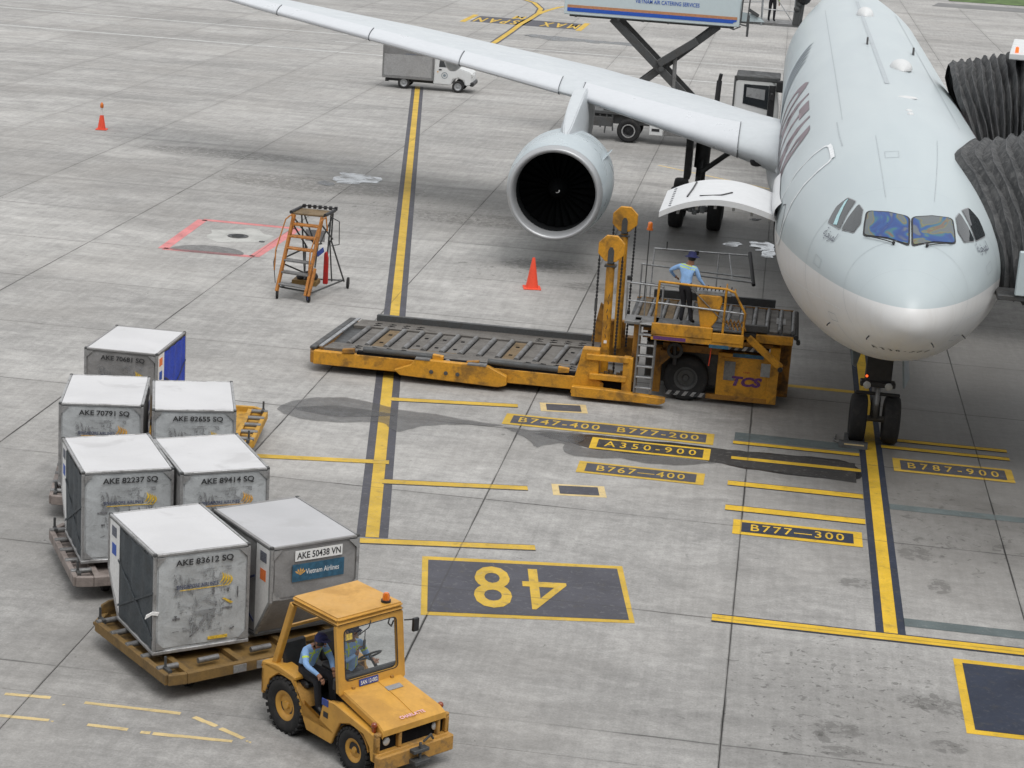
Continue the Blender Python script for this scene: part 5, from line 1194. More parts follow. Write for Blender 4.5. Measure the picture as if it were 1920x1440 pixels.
text('SAN 12-002', 'white', Tm(c+nrm*.022, ry=R(-7)) @ Matrix.Rotation(R(90), 4, 'Z') @ Matrix.Rotation(R(90), 4, 'X'), .30, .06, 'plate_lettering', np_, bold=.015)
for y in (-.57, .57):
    m = MB(); m.bar((.03, y, 1.98), (-.36, y, .88), .09, .10); tp(m, 'rear_post', 'tug', bevel=.01)
m = MB(); m.bar((-.30, -.57, 1.22), (-.30, .57, 1.22), .06, .06); m.bar((-.16, -.57, 1.55), (-.16, .57, 1.55), .04, .04); tp(m, 'rear_crossbar', 'tug')
m = MB(); m.b2((.98, -.58, 1.0), (1.06, .58, 1.18)); tp(m, 'dashboard', 'black', bevel=.02)
m = MB(); m.lathe((.72, .30, 1.22), (-.7, 0, .9), [(-.015, .17), (0, .19), (.015, .17), (0, .155)], 20, closed=True); m.tube((.95, .30, 1.05), (.72, .30, 1.22), .025, 8); tp(m, 'steering_wheel', 'black', smooth=True)
for y in (-.32, .32):
    m = MB(); m.b2((-.15, y-.22, .76), (.36, y+.22, .86)); m.bar((-.18, y, .85), (-.28, y, 1.28), .42, .08); tp(m, 'seat', 'black', bevel=.03)
m = MB(); m.tube((.92, .38, 2.09), (.92, .38, 2.12), .07, 14); m.lathe((.92, .38, 2.12), (0, 0, 1), [(0, .055), (.08, .05), (.11, .035), (.115, .001)], 14); bk_ = tp(m, 'beacon', 'amber', smooth=True, angle=50)
m = MB(); m.tube((.92, .38, 2.085), (.92, .38, 2.125), .072, 14); m.build('beacon_base', 'black', bk_)
m = MB(); m.path([(1.08, .60, 1.82), (1.14, .74, 1.82)], .012, 6); m.box((1.15, .76, 1.74), (.05, .10, .20)); tp(m, 'wing_mirror', 'black', bevel=.015)
m = MB(); m.path([(1.0, .42, 1.95), (.97, .40, 1.78), (.97, .46, 1.72), (.97, .50, 1.80)], .012, 6); tp(m, 'mirror_arm', 'black')
m = MB(); m.path([wsf(.5, .97)+nrm*.02, wsf(.46, .88)+nrm*.03, wsf(.30, .80)+nrm*.02], .008, 6); tp(m, 'wiper', 'black')
for y in (-.35, .35):
    m = MB(); m.box((1.14, y, 1.045), (.10, .05, .03)); tp(m, 'bonnet_hinge', 'tug_low')
m = MB(); m.box((.95, -HW-.005, .82), (.14, .01, .10)); tp(m, 'fleet_label', 'plate_b')
def tug_wheel(x, y, r_, w_):
    t = wheel(r_, w_, (x, y, r_), tug, math.pi/2, 'rubber', 'tug', n=32, rim_r=.55)
    tr = MB()
    for i in range(26):
        a = i*math.tau/26
        for s_ in (-1, 1): tr.box((s_*w_*.27, r_*1.0*math.cos(a+s_*.06), r_*1.0*math.sin(a+s_*.06)), (w_*.42, .035, .05), rot=Euler((a, 0, s_*.25)))
    stuff(tr.build('tread_lugs', 'rubber', t))
for y in (-HW+.10, HW-.10): tug_wheel(0, y, .41, .24); tug_wheel(1.57, y, .32, .20)
# tow bar from tractor to the front dolly
tb = thing('tow_bar', 'yellow tow bar between the tractor and the front dolly', 'tow bar', (-9.05, -10.9, .38))
m = MB(); m.bar((0, 0, 0), (-.55, .32, -.03), .10, .07); m.build('bar', 'dolly_y', tb, bevel=.01)
m = MB(); m.tube((0, 0, -.06), (0, 0, .12), .03, 8); m.build('pin', 'steel', tb)
# its two occupants
cs, sn = math.cos(tug.rotation_euler[2]), math.sin(tug.rotation_euler[2])
def tug_pt(x, y, z): return (-8.62+x*cs-y*sn, -11.29+x*sn+y*cs, z)
# seated pose faces +y in its own frame, so turn by -90 degrees from the tractor's x
seat_pose = dict(pelvis=(0, 0, .12), waist=(0, .0, .28), chest=(0, .03, .48), neck=(0, .04, .63), head0=(0, .05, .70), head=(0, .06, .79), crown=(0, .05, .87),
    shl=(-.17, .03, .57), shr=(.17, .03, .57), hil=(-.09, .05, .10), hir=(.09, .05, .10), knl=(-.13, .43, .10), knr=(.13, .43, .10), anl=(-.13, .48, -.30), anr=(.13, .48, -.30), tol=(-.13, .60, -.34), tor=(.13, .60, -.34))
dr = dict(seat_pose); dr.update(ell=(-.23, .16, .36), wrl=(-.14, .38, .42), hal=(-.12, .45, .44), elr=(.22, .18, .38), wrr=(.10, .30, .52), har=(.09, .32, .60))
person('driver in a light blue shirt holding a radio, seen through the tractor windscreen', tug_pt(.40, .17, .76), tug.rotation_euler[2]-math.pi/2, dr, BLUE, 'cap')
ps = dict(seat_pose); ps.update(waist=(0, .04, .27), chest=(-.02, .14, .42), neck=(0, .22, .54), head0=(.0, .28, .58), head=(.01, .33, .65), crown=(.01, .33, .73), shl=(-.18, .15, .50), shr=(.16, .17, .50), elr=(.24, .30, .32), wrr=(.16, .48, .22), har=(.15, .55, .18), ell=(-.22, .30, .30), wrl=(-.12, .46, .24), hal=(-.10, .52, .22))
person('passenger in a light blue shirt leaning forward at the open side of the tractor', tug_pt(.10, -.36, .85), tug.rotation_euler[2]-math.pi/2, ps, BLUE, 'cap')
rd = MB(); rd.box((0, 0, 0), (.035, .06, .13)); rd.tube((0, .02, .06), (0, .02, .20), .008, 6); o = rd.build('two_way_radio', 'black', None, bevel=.005); o.location = tug_pt(.80, .12, 1.46); tag(o, 'black two-way radio in the hand of the tractor driver', 'radio')

# ------------------------------------------------------------------ cargo loader
LD_ = thing('cargo_loader', 'yellow cargo loader with a long low roller tray and twin masts at the cargo door', 'cargo loader', (-6.5, 9.4, 0))
O = Matrix.Translation((6.5, -9.4, 0))
def lp(m, name, mat, par=None, **kw):
    m.T = O; return m.build(name, mat, par or LD_, **kw)
NY, FY = 7.72, 11.15
m = MB(); m.b2((-13.25, NY, .20), (-6.7, NY+.16, .53)); lp(m, 'side_beam', 'yel', bevel=.015)
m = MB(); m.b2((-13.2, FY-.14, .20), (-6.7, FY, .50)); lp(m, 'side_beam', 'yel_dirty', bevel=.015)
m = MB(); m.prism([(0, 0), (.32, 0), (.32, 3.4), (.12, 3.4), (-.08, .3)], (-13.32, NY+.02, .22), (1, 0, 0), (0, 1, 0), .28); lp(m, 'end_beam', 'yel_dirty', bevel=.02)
m = MB(); m.bar((-13.30, NY+.15, .56), (-13.02, FY-.05, .56), .16, .07); lp(m, 'end_lip', 'steel_d', bevel=.015)
m = MB(); m.bar((-13.12, NY+.2, .60), (-12.86, FY-.1, .60), .09, .03); lp(m, 'end_strip', 'steel_l')
m = MB(); m.b2((-13.0, NY+.18, .44), (-6.6, FY-.05, .50)); lp(m, 'tray_floor', 'steel_d')
m = MB(); m.prism([(-13.05, NY+.20), (-6.65, NY+.20), (-6.65, NY+.78), (-12.95, NY+.78)], (0, 0, .50), (1, 0, 0), (0, 1, 0), .085); lp(m, 'edge_plate', 'deck', bevel=.006)
m = MB(); m.prism([(-12.85, FY-.78), (-6.65, FY-.78), (-6.65, FY-.10), (-12.78, FY-.10)], (0, 0, .50), (1, 0, 0), (0, 1, 0), .085); lp(m, 'edge_plate', 'deck', bevel=.006)
# rollers and the panels between them
xs = [-12.62+i*.455 for i in range(14)]
brown = {1, 3, 4, 5, 8, 11, 12}
for i, x in enumerate(xs):
    m = MB(); m.tube((x+.04, NY+.82, .565), (x+.17, FY-.82, .565), .062, 12); lp(m, 'roller', 'steel', smooth=True, angle=50)
    if i < 13:
        m = MB(); m.prism([(x+.13, NY+.84), (x+.42, NY+.84), (x+.55, FY-.84), (x+.26, FY-.84)], (0, 0, .50), (1, 0, 0), (0, 1, 0), .055)
        pn = lp(m, 'deck_panel', 'deck_b' if i in (1, 8) else 'deck', bevel=.006)
        if i in brown:
            h = MB()
            for f_ in (.25, .72):
                cx_ = x+.275+.13*f_; cy = NY+.84+(FY-NY-1.68)*f_; h.box((cx_, cy, .560), (.09, .09, .008)); 
            h.T = O; stuff(h.build('slots', 'void', pn))
            e_ = MB(); e_.b2((x+.14, NY+.86, .556), (x+.41, NY+.92, .562)); e_.T = O; e_.build('rust_edge', 'deck_b', pn)
tm = MB()
for y in (NY+.40, NY+.58, FY-.62, FY-.42):
    for x0 in (-12.3, -8.2):
        for i in range(4): tm.box((x0+i*.36, y, .589), (.13, .03, .008), .35); tm.box((x0+i*.36+.05, y+.04, .589), (.13, .03, .008), -.35)
stuff(lp(tm, 'ball_units', 'void'))
m = MB(); m.b2((-12.4, FY-.10, .50), (-6.9, FY+.02, .74)); lp(m, 'guide_wall', 'steel_d', bevel=.01)
m = MB(); m.b2((-12.2, NY+.02, .53), (-6.9, NY+.19, .60)); lp(m, 'side_channel', 'void')
for x0, x1 in ((-12.05, -10.35), (-9.05, -7.35)):
    m = MB(); m.tube((x0, NY+.06, .66), (x1, NY+.06, .64), .075, 12); lp(m, 'side_roller', 'steel_d', smooth=True, angle=50)
    m = MB(); m.prism([(0, 0), (.26, .03), (.26, .12), (0, .15)], (x1-.02, NY-.02, .57), (1, 0, 0), (0, 0, 1), -.14); lp(m, 'roller_bracket', 'yel', bevel=.01)
    m = MB(); m.prism([(0, 0), (.3, .02), (.3, .14), (0, .10)], (x0-.5, NY-.02, .53), (1, 0, 0), (0, 0, 1), -.12); lp(m, 'roller_bracket', 'yel_dirty', bevel=.01)
m = MB(); m.prism([(-11.25, .30), (-10.85, .46), (-10.75, .62), (-9.0, .60), (-8.55, .40), (-8.55, .18), (-8.75, .12), (-11.1, .18)], (0, NY-.02, 0), (1, 0, 0), (0, 0, 1), .16); lp(m, 'jack_housing', 'yel', bevel=.015)
m = MB(); m.b2((-10.75, NY-.19, .60), (-10.4, NY+.02, .635)); lp(m, 'step_plate', 'steel')
m = MB(); m.b2((-9.5, NY-.19, .59), (-9.05, NY+.02, .625)); lp(m, 'step_plate', 'steel')
m = MB(); 
for x in (-10.0, -9.72, -10.35): m.lathe((x, NY-.19, .34), (0, -1, 0), [(0, .05), (.015, .045), (.02, .001)], 12)
lp(m, 'bolt', 'steel_d')
m = MB(); m.lathe((-10.0, NY+.0, .57), (0, -1, .2), [(0, .07), (.02, .065), (.025, .001)], 14); lp(m, 'reflector', 'steel_l')
# mast base tower
m = MB(); m.prism([(-7.05, .12), (-6.28, .12), (-6.28, .42), (-6.42, .5), (-6.42, 1.22), (-6.82, 1.22)], (0, NY-.02, 0), (1, 0, 0), (0, 0, 1), -.30); lp(m, 'mast_foot', 'yel', bevel=.015)
m = MB(); m.b2((-6.72, NY-.10, .98), (-5.72, NY+.02, 1.12)); lp(m, 'mast_arm', 'yel', bevel=.012)
m = MB(); m.b2((-6.62, NY-.12, .52), (-5.75, NY, .66)); lp(m, 'mast_arm', 'yel', bevel=.012)
m = MB(); m.b2((-5.85, NY-.06, .30), (-5.62, NY+.2, 1.10)); lp(m, 'mast_upright', 'yel', bevel=.012)
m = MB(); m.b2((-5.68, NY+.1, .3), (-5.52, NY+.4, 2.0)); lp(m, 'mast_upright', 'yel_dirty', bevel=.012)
m = MB(); m.prism([(-7.0, .10), (-4.95, .10), (-4.8, .16), (-4.8, .26), (-6.2, .34), (-7.0, .34)], (0, NY-.05, 0), (1, 0, 0), (0, 0, 1), .2); lp(m, 'outrigger_beam', 'yel', bevel=.012)
m = MB(); m.b2((-6.5, NY+.05, .14), (-5.6, NY+.5, .5)); lp(m, 'mast_well', 'void')
m = MB()
for i in range(8): m.box((-6.35+i*.1, NY+.15, .58+.05*(i % 3)), (.07, .12, .10), i*.4)
stuff(lp(m, 'hydraulic_valves', 'deck_b', bevel=.006))
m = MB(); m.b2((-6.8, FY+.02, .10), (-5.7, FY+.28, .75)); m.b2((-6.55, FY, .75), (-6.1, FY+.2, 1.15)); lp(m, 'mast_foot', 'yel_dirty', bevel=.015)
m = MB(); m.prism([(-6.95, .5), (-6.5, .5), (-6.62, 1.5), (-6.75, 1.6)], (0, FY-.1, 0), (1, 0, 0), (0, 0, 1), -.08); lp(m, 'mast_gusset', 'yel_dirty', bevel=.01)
for yy, zb, zt in ((8.15, .55, 3.58), (11.0, .5, 3.78)):
    X0 = -6.36 if yy < 9 else -6.30; near = yy < 9
    m = MB(); m.tube((X0+.03, yy, zb), (X0, yy, zt-.38), .10, 20); cyl = lp(m, 'lift_cylinder', 'yel', smooth=True, angle=50)
    m = MB(); m.tube((X0, yy, zt-.45), (X0, yy, zt-.25), .085, 14); m.b2((X0-.07, yy-.10, zt-.32), (X0+.07, yy+.02, zt+.02)); m.b2((X0-.14, yy-.1, zt-.45), (X0+.14, yy+.1, zt-.40)); lp(m, 'mast_head', 'steel_d', bevel=.01)
    if near:
        mk = MB()
        for i, z in enumerate((2.45, 2.3, 2.1, 1.95, 1.7, 1.5)): mk.box((X0+.03-.01*i % .03, yy-.116, z), (.015, .004, .09), rot=Euler((0, .3*(-1)**i, 0)))
        mk.T = O; mk.build('scratch_marks', 'ink', cyl); 
        mk = MB(); mk.box((X0+.02, yy-.117, 1.35), (.07, .004, .07)); mk.T = O; mk.build('round_sticker', 'white', cyl)
    oc = [(.33*math.cos(R(22.5+45*i)), .33*math.sin(R(22.5+45*i))) for i in range(8)]
    m = MB(); m.prism(oc, (X0, yy-.02, zt), (1, 0, 0), (0, 0, 1), .13); lp(m, 'sheave_cover', 'yel', bevel=.01)
    m = MB(); m.prism([(-.07, -.34), (.07, -.34), (.07, -.04), (.03, .04), (-.03, .04), (-.07, -.04)], (X0, yy-.16, zt), (1, 0, 0), (0, 0, 1), -.03); lp(m, 'sheave_bracket', 'steel_d')
    for dx, zb2 in ((-.27, .9), (.27, .55)):
        m = MB(); z = zt-.2
        m.tube((X0+dx, yy-.05, zt-.05), (X0+dx*.97, yy-.05, zb2), .016, 6)
        z = zt-.3
        while z > zb2: m.box((X0+dx*(.97+.03*(z-zb2)/(zt-zb2)), yy-.05, z), (.052, .045, .055)); z -= .085
        ch_ = lp(m, 'lift_chain', 'black'); stuff(ch_)
    m = MB(); m.tube((X0-.27, yy-.05, 2.05 if near else 2.0), (X0-.27, yy-.05, 2.35), .035, 8); lp(m, 'chain_tensioner', 'steel_d')
# ladder
for x in (-5.54, -5.16):
    m = MB(); m.bar((x, NY-.10, .30), (x+.02, NY-.06, 2.02), .04, .06); lp(m, 'ladder_rail', 'steel')
for i in range(7):
    z = .42+i*.255; m = MB(); m.b2((-5.53, NY-.14, z), (-5.16, NY+.02, z+.035)); lp(m, 'ladder_rung', 'steel_l', bevel=.005)
m = MB(); m.b2((-5.9, NY-.08, 1.93), (-5.12, NY+.62, 2.0)); lp(m, 'ladder_landing', 'steel', bevel=.01)
# chassis, wheels, engine box
m = MB(); m.b2((-5.4, 8.75, .35), (-2.5, 10.9, 1.30)); lp(m, 'chassis', 'steel_d', bevel=.02)
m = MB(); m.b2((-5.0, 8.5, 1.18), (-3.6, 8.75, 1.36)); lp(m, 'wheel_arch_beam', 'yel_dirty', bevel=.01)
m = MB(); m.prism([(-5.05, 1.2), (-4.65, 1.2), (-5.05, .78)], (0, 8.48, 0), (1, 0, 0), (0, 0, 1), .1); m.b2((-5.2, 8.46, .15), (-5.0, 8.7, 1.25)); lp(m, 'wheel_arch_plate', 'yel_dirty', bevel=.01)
for y in (8.62, 10.75): w_ = wheel(.54, .42, (-4.40+6.5, y-9.4, .54), LD_, math.pi/2, 'rubber', 'steel_d', n=32, rim_r=.52)
wheel(.22, .30, (-11.5+6.5, 9.4-9.4, .22), LD_, math.pi/2, 'rubber', 'steel_d', n=20)
m = MB(); m.b2((-3.68, 8.42, .20), (-2.30, 8.80, 1.27)); eb = lp(m, 'engine_box', 'yel', bevel=.015)
def on(mb_, name, mat): mb_.T = O; return mb_.build(name, mat, eb)
m = MB(); m.b2((-3.60, 8.405, .34), (-2.52, 8.42, 1.16)); on(m, 'box_door', 'yel')
m = MB(); m.b2((-3.52, 8.395, .62), (-3.26, 8.405, 1.08)); on(m, 'vent_cover', 'steel')
m = MB(); m.b2((-2.66, 8.395, .78), (-2.44, 8.405, 1.10)); on(m, 'faded_label', 'steel_l')
m = MB(); m.b2((-3.34, 8.415, 1.19), (-2.62, 8.42, 1.28)); on(m, 'glass_strip', 'st_blue')
text('TCS', 'ink_purple', O @ face_near((-2.98, 8.388, .62)) @ Matrix(((1, .28, 0, 0), (0, 1, 0, 0), (0, 0, 1, 0), (0, 0, 0, 1))), .72, .24, 'operator_lettering', eb, bold=.05)
text('cargo', 'red', O @ face_near((-2.98, 8.388, .84)), .16, .05, 'operator_lettering', eb)
m = MB(); m.b2((-2.48, 8.40, .12), (-2.24, 8.9, 1.5)); lp(m, 'corner_pillar', 'yel', bevel=.015)
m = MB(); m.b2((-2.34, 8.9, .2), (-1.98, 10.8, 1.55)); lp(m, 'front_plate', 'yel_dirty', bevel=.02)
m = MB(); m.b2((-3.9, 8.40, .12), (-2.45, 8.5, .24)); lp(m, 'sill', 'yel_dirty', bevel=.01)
def hazard(x0, x1, y, z0, z1, n, name='hazard_band'):
    base = MB(); base.b2((x0, y-.005, z0), (x1, y+.02, z1)); hb = lp(base, name, 'ink')
    s_ = MB(); w_ = (x1-x0)/n; h = z1-z0
    for i in range(n): s_.face([(x0+i*w_, y-.009, z0), (x0+(i+.45)*w_, y-.009, z0), (x0+(i+.45)*w_+h*.7, y-.009, z1), (x0+i*w_+h*.7, y-.009, z1)])
    s_.T = O; s_.build('pale_stripes', 'c_rail', hb)
hazard(-4.85, -2.55, 8.42, .13, .24, 12); hazard(-4.7, -3.75, 8.40, 1.42, 1.54, 5); hazard(-3.7, -2.6, 8.40, 1.36, 1.46, 6)
# scissor frame below the bridge
for z in (1.45, 1.62):
    m = MB(); m.b2((-5.5, 8.45, z), (-2.4, 8.6, z+.10)); lp(m, 'scissor_beam', 'yel_dirty', bevel=.01)
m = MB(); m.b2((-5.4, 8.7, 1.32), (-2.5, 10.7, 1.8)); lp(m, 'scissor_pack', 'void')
m = MB(); m.bar((-3.02, 8.02, 1.78), (-2.20, 8.05, 1.12), .14, .16); lp(m, 'diagonal_arm', 'yel', bevel=.02)
m = MB(); m.tube((-2.22, 7.95, 1.10), (-2.22, 8.15, 1.10), .06, 12); lp(m, 'arm_pin', 'black')
m = MB(); m.tube((-4.72, 8.3, 1.45), (-4.68, 8.3, .9), .05, 8); m.lathe((-4.7, 8.28, 1.25), (0, 1, 0), [(-.05, .19), (.05, .19), (.05, .12), (-.05, .12)], 18, closed=True); lp(m, 'hose_reel', 'black')
m = MB(); m.path([(-3.85, 8.0, 1.75), (-3.86, 8.05, 1.3), (-3.88, 8.1, 1.0)], .014, 6); lp(m, 'orange_hose', 'cone')
# bridge deck with its rollers
BZ = 1.86
m = MB(); m.b2((-5.85, 8.35, BZ-.14), (-1.98, 10.95, BZ-.03)); lp(m, 'bridge_frame', 'steel_d', bevel=.01)
m = MB(); m.b2((-2.85, 8.24, BZ-.24), (-1.98, 8.36, BZ-.04)); lp(m, 'bridge_side_beam', 'yel', bevel=.012)
m = MB(); m.b2((-5.85, 10.95, BZ-.2), (-1.98, 11.05, BZ)); lp(m, 'bridge_side_beam', 'yel_dirty', bevel=.012)
xs = [-5.72+i*.31 for i in range(13)]
for i, x in enumerate(xs):
    m = MB(); m.tube((x, 8.5, BZ+.02), (x+.03, 10.7, BZ+.02), .05, 12); lp(m, 'bridge_roller', 'steel', smooth=True, angle=50)
    if i < 12:
        m = MB(); m.b2((x+.07, 8.42, BZ-.03), (x+.26, 10.8, BZ+.02)); lp(m, 'bridge_panel', 'deck_b' if i in (0, 1, 2) else 'deck', bevel=.006)
m = MB(); m.b2((-2.40, 9.3, BZ+.02), (-2.18, 9.9, BZ+.026)); lp(m, 'worn_patch', 'c_rail')
m = MB(); m.tube((-1.92, 8.30, BZ-.05), (-1.92, 10.95, BZ-.05), .06, 12); lp(m, 'front_bumper', 'black', smooth=True, angle=50)
m = MB(); m.tube((-1.86, 8.25, BZ-.16), (-1.86, 8.45, BZ-.16), .05, 10); lp(m, 'bumper_cap', 'black')
m = MB(); m.b2((-5.45, 10.98, BZ+.02), (-2.45, 11.08, BZ+.22)); lp(m, 'guide_wall', 'steel_d', bevel=.01)
m = MB(); m.b2((-4.0, 8.28, BZ+.0), (-2.6, 8.42, BZ+.16)); lp(m, 'guide_wall', 'steel_d', bevel=.01)
m = MB(); m.b2((-5.9, 8.30, BZ+.0), (-4.2, 8.38, BZ+.06)); lp(m, 'kick_plate', 'black')
# operator's walkway
WZ = 2.0
m = MB(); m.b2((-5.22, 7.62, WZ-.05), (-3.15, 8.28, WZ)); lp(m, 'walkway_floor', 'steel_d', bevel=.01)
m = MB(); m.b2((-5.26, 7.56, WZ-.24), (-3.85, 7.63, WZ+.03)); lp(m, 'walkway_edge', 'yel', bevel=.012)
m = MB(); m.b2((-5.26, 7.58, WZ-.38), (-3.12, 8.2, WZ-.24)); lp(m, 'walkway_beam', 'yel', bevel=.012)
m = MB(); m.b2((-3.85, 7.56, WZ-.30), (-3.12, 7.63, WZ-.08)); lp(m, 'walkway_edge', 'yel', bevel=.012)
m = MB(); m.b2((-5.2, 7.575, WZ-.36), (-4.45, 7.582, WZ-.28)); lp(m, 'maker_plate', 'ink_purple')
m = MB(); m.b2((-3.9, 7.575, WZ-.44), (-3.45, 7.60, WZ-.36)); lp(m, 'small_plate', 'st_blue')
def rail(pts, r_, name, mat): m = MB(); m.path(pts, r_, 8); return lp(m, name, mat, smooth=True, angle=60)
rail([(-5.20, 7.62, WZ), (-5.16, 7.62, 3.0), (-3.60, 7.62, 2.96), (-3.42, 7.62, 2.90), (-3.14, 7.62, 2.42), (-3.16, 7.62, WZ-.1)], .028, 'guard_rail', 'yel')
rail([(-5.18, 7.62, 2.50), (-3.16, 7.62, 2.42)], .022, 'mid_rail', 'steel_l')
rail([(-3.62, 7.62, 2.95), (-3.62, 7.62, WZ-.1)], .028, 'rail_post', 'yel')
rail([(-3.42, 7.95, 2.9), (-3.42, 7.62, 2.90)], .024, 'rail_post', 'yel')
rail([(-3.62, 7.62, 2.95), (-3.62, 8.2, 2.95), (-3.62, 8.2, WZ)], .022, 'rail_post', 'yel')
rail([(-4.45, 7.63, 2.93), (-3.58, 7.63, 2.15), (-3.3, 7.7, 1.95)], .012, 'control_cable', 'steel')
m = MB(); m.prism([(-4.28, 2.72), (-4.20, 2.78), (-3.72, 2.78), (-3.68, 2.66), (-3.78, 2.20), (-4.0, 1.85), (-4.12, 1.85)], (0, 7.64, 0), (1, 0, 0), (0, 0, 1), -.34); lp(m, 'control_console', 'yel', bevel=.02)
m = MB(); m.b2((-4.3, 7.66, 2.78), (-3.5, 7.94, 2.86)); lp(m, 'control_panel', 'steel_l', bevel=.01)
m = MB()
for i in range(9): m.tube((-4.24+i*.09, 7.78+.05*(i % 2), 2.86), (-4.24+i*.09+.02, 7.74, 2.93+.03*(i % 3)), .014, 6)
stuff(lp(m, 'control_levers', 'black'))
m = MB(); m.b2((-4.42, 7.7, 2.80), (-4.30, 7.84, 2.98)); lp(m, 'lamp_box', 'steel_l', bevel=.02)
m = MB()
for i in range(5): m.path([(-3.6+i*.08, 7.8, 2.05), (-3.55+i*.09, 7.75, 2.2+.03*(i % 2)), (-3.45+i*.09, 7.7, 2.0)], .016, 6)
stuff(lp(m, 'hose_bundle', 'yel_dirty'))
# grey guard rails at the rear and the far side
rail([(-5.92, 8.4, BZ), (-5.95, 8.4, 2.75), (-5.10, 8.4, 2.72), (-5.10, 8.4, BZ)], .022, 'guard_rail', 'steel_l')
rail([(-5.93, 8.4, 2.32), (-5.10, 8.4, 2.30)], .016, 'mid_rail', 'steel_l'); rail([(-5.5, 8.4, 2.73), (-5.5, 8.4, BZ)], .016, 'rail_post', 'steel_l')
rail([(-5.80, 10.9, BZ), (-5.80, 10.9, 2.70), (-3.12, 10.9, 2.60)], .022, 'guard_rail', 'steel_l')
rail([(-5.55, 11.4, 3.02), (-3.20, 11.4, 3.05), (-3.05, 10.6, 2.55), (-4.8, 10.6, 2.62)], .024, 'far_guard_rail', 'steel_l')
rail([(-3.20, 11.42, 3.12), (-3.03, 10.55, 2.50)], .05, 'rail_end_bumper', 'black')
rail([(-3.95, 11.4, 3.04), (-3.95, 10.9, BZ)], .018, 'rail_post', 'steel_l'); rail([(-3.70, 11.4, 3.04), (-3.55, 10.6, 2.56)], .014, 'rail_post', 'steel_l')
rail([(-5.55, 11.4, 3.02), (-5.55, 11.0, BZ)], .018, 'rail_post', 'steel_l'); rail([(-5.25, 11.4, 3.0), (-5.25, 11.4, 3.22)], .016, 'rail_post', 'steel_d')
rail([(-4.6, 10.9, 2.67), (-4.6, 10.9, BZ)], .016, 'rail_post', 'steel_l'); rail([(-4.45, 8.3, 2.38), (-4.45, 8.3, BZ)], .018, 'rail_post', 'steel_l'); rail([(-5.80, 10.9, 2.25), (-4.6, 10.9, 2.2)], .014, 'mid_rail', 'steel_l')
for x, y, z in ((-5.92, 8.4, 2.85), (-4.5, 11.4, 3.0), (-4.55, 10.6, 2.72), (-5.3, 10.5, 2.0), (-5.9, 8.6, 1.98)):
    m = MB(); m.b2((x-.05, y-.04, z-.05), (x+.05, y+.04, z+.06)); lp(m, 'work_lamp', 'black', bevel=.012)
rail([(-5.66, 10.6, BZ), (-5.66, 10.6, 3.62)], .014, 'beacon_pole', 'steel_d')
m = MB(); m.lathe((-5.66, 10.6, 3.62), (0, 0, 1), [(0, .08), (.05, .08), (.05, .065), (.17, .06), (.20, .04), (.205, .001)], 14); lp(m, 'beacon', 'amber', smooth=True, angle=50)
person('loader operator in a light blue shirt and navy brimmed hat standing at the controls', (-4.58, 7.98, WZ), R(-12),
       dict(pelvis=(0, 0, .88), chest=(.02, .05, 1.24), neck=(.05, .07, 1.38), head0=(.06, .09, 1.44), head=(.07, .12, 1.53), crown=(.07, .11, 1.61), waist=(0, .02, 1.03), shl=(-.16, .05, 1.34), shr=(.20, .04, 1.31), ell=(-.42, .10, 1.18), wrl=(-.34, .24, 1.02), hal=(-.30, .30, .99), elr=(.30, .10, 1.05), wrr=(.40, .20, .90), har=(.44, .25, .86),
            hil=(-.09, 0, .84), knl=(-.02, .06, .48), anl=(-.04, .0, .09), tol=(-.05, .13, .04), hir=(.09, 0, .84), knr=(.13, .03, .46), anr=(.22, -.04, .09), tor=(.26, .09, .04)), BLUE, 'brim', stripes='yoke')

# ------------------------------------------------------------------ traffic cones
def cone(label, x, y, h, cap=False):
    t = thing('traffic_cone', label, 'traffic cone', (x, y, 0), .2)
    k_ = h/.75
    m = MB(); m.b2((-.21*k_, -.21*k_, .0), (.21*k_, .21*k_, .035)); m.build('base', 'cone', t, bevel=.012)
    m = MB(); m.lathe((0, 0, .035), (0, 0, 1), [(0, .155*k_), (.02, .15*k_), (h*.5, .09*k_), (h*.93, .035*k_), (h*.95, .03*k_), (h*.95, .001)], 24); m.build('cone_body', 'cone', t, smooth=True, angle=60)
    if cap:
        m = MB(); m.lathe((0, 0, .035), (0, 0, 1), [(h*.68, .068*k_), (h*.95, .042*k_), (h*1.05, .05)], 20); m.build('pale_collar', 'cone_w', t, smooth=True)
        m = MB(); m.lathe((0, 0, .035+h), (0, 0, 1), [(.03, .05), (.05, .075), (.18, .07), (.25, .03), (.26, .001)], 16); m.build('orange_top', 'amber', t, smooth=True, angle=60)
cone('plain orange-red traffic cone in front of the jet engine', -9.44, 19.15, .92)
cone('orange traffic cone with a pale collar and lamp top, alone at the left', -30.06, 41.3, .82, True)

# ------------------------------------------------------------------ wheeled maintenance steps
ms = thing('maintenance_steps', 'rusty orange wheeled maintenance steps with six treads and a top platform', 'maintenance steps', (-15.25, 15.6, 0))
O2 = Matrix.Translation((15.25, -15.6, 0))
def mp_(m, name, mat, **kw): m.T = O2; return m.build(name, mat, ms, **kw)
m = MB(); m.prism([(-15.80, 15.55), (-14.86, 15.50), (-14.78, 16.3), (-15.68, 16.35)], (0, 0, 2.24), (1, 0, 0), (0, 1, 0), .05); mp_(m, 'platform', 'deck_b', bevel=.01)
for x, a, b in ((-15.8, 15.5, 16.35), (-14.83, 15.45, 16.3)):
    m = MB(); m.tube((x, a, 2.31), (x+.08, b, 2.31), .05, 8); mp_(m, 'platform_buffer', 'black')
m = MB(); m.tube((-15.7, 16.38, 2.36), (-14.78, 16.33, 2.36), .02, 6)
for i in range(7): m.b2((-15.68+i*.15, 16.34, 2.3), (-15.60+i*.15, 16.42, 2.40))
mp_(m, 'fringe_buffer', 'black')
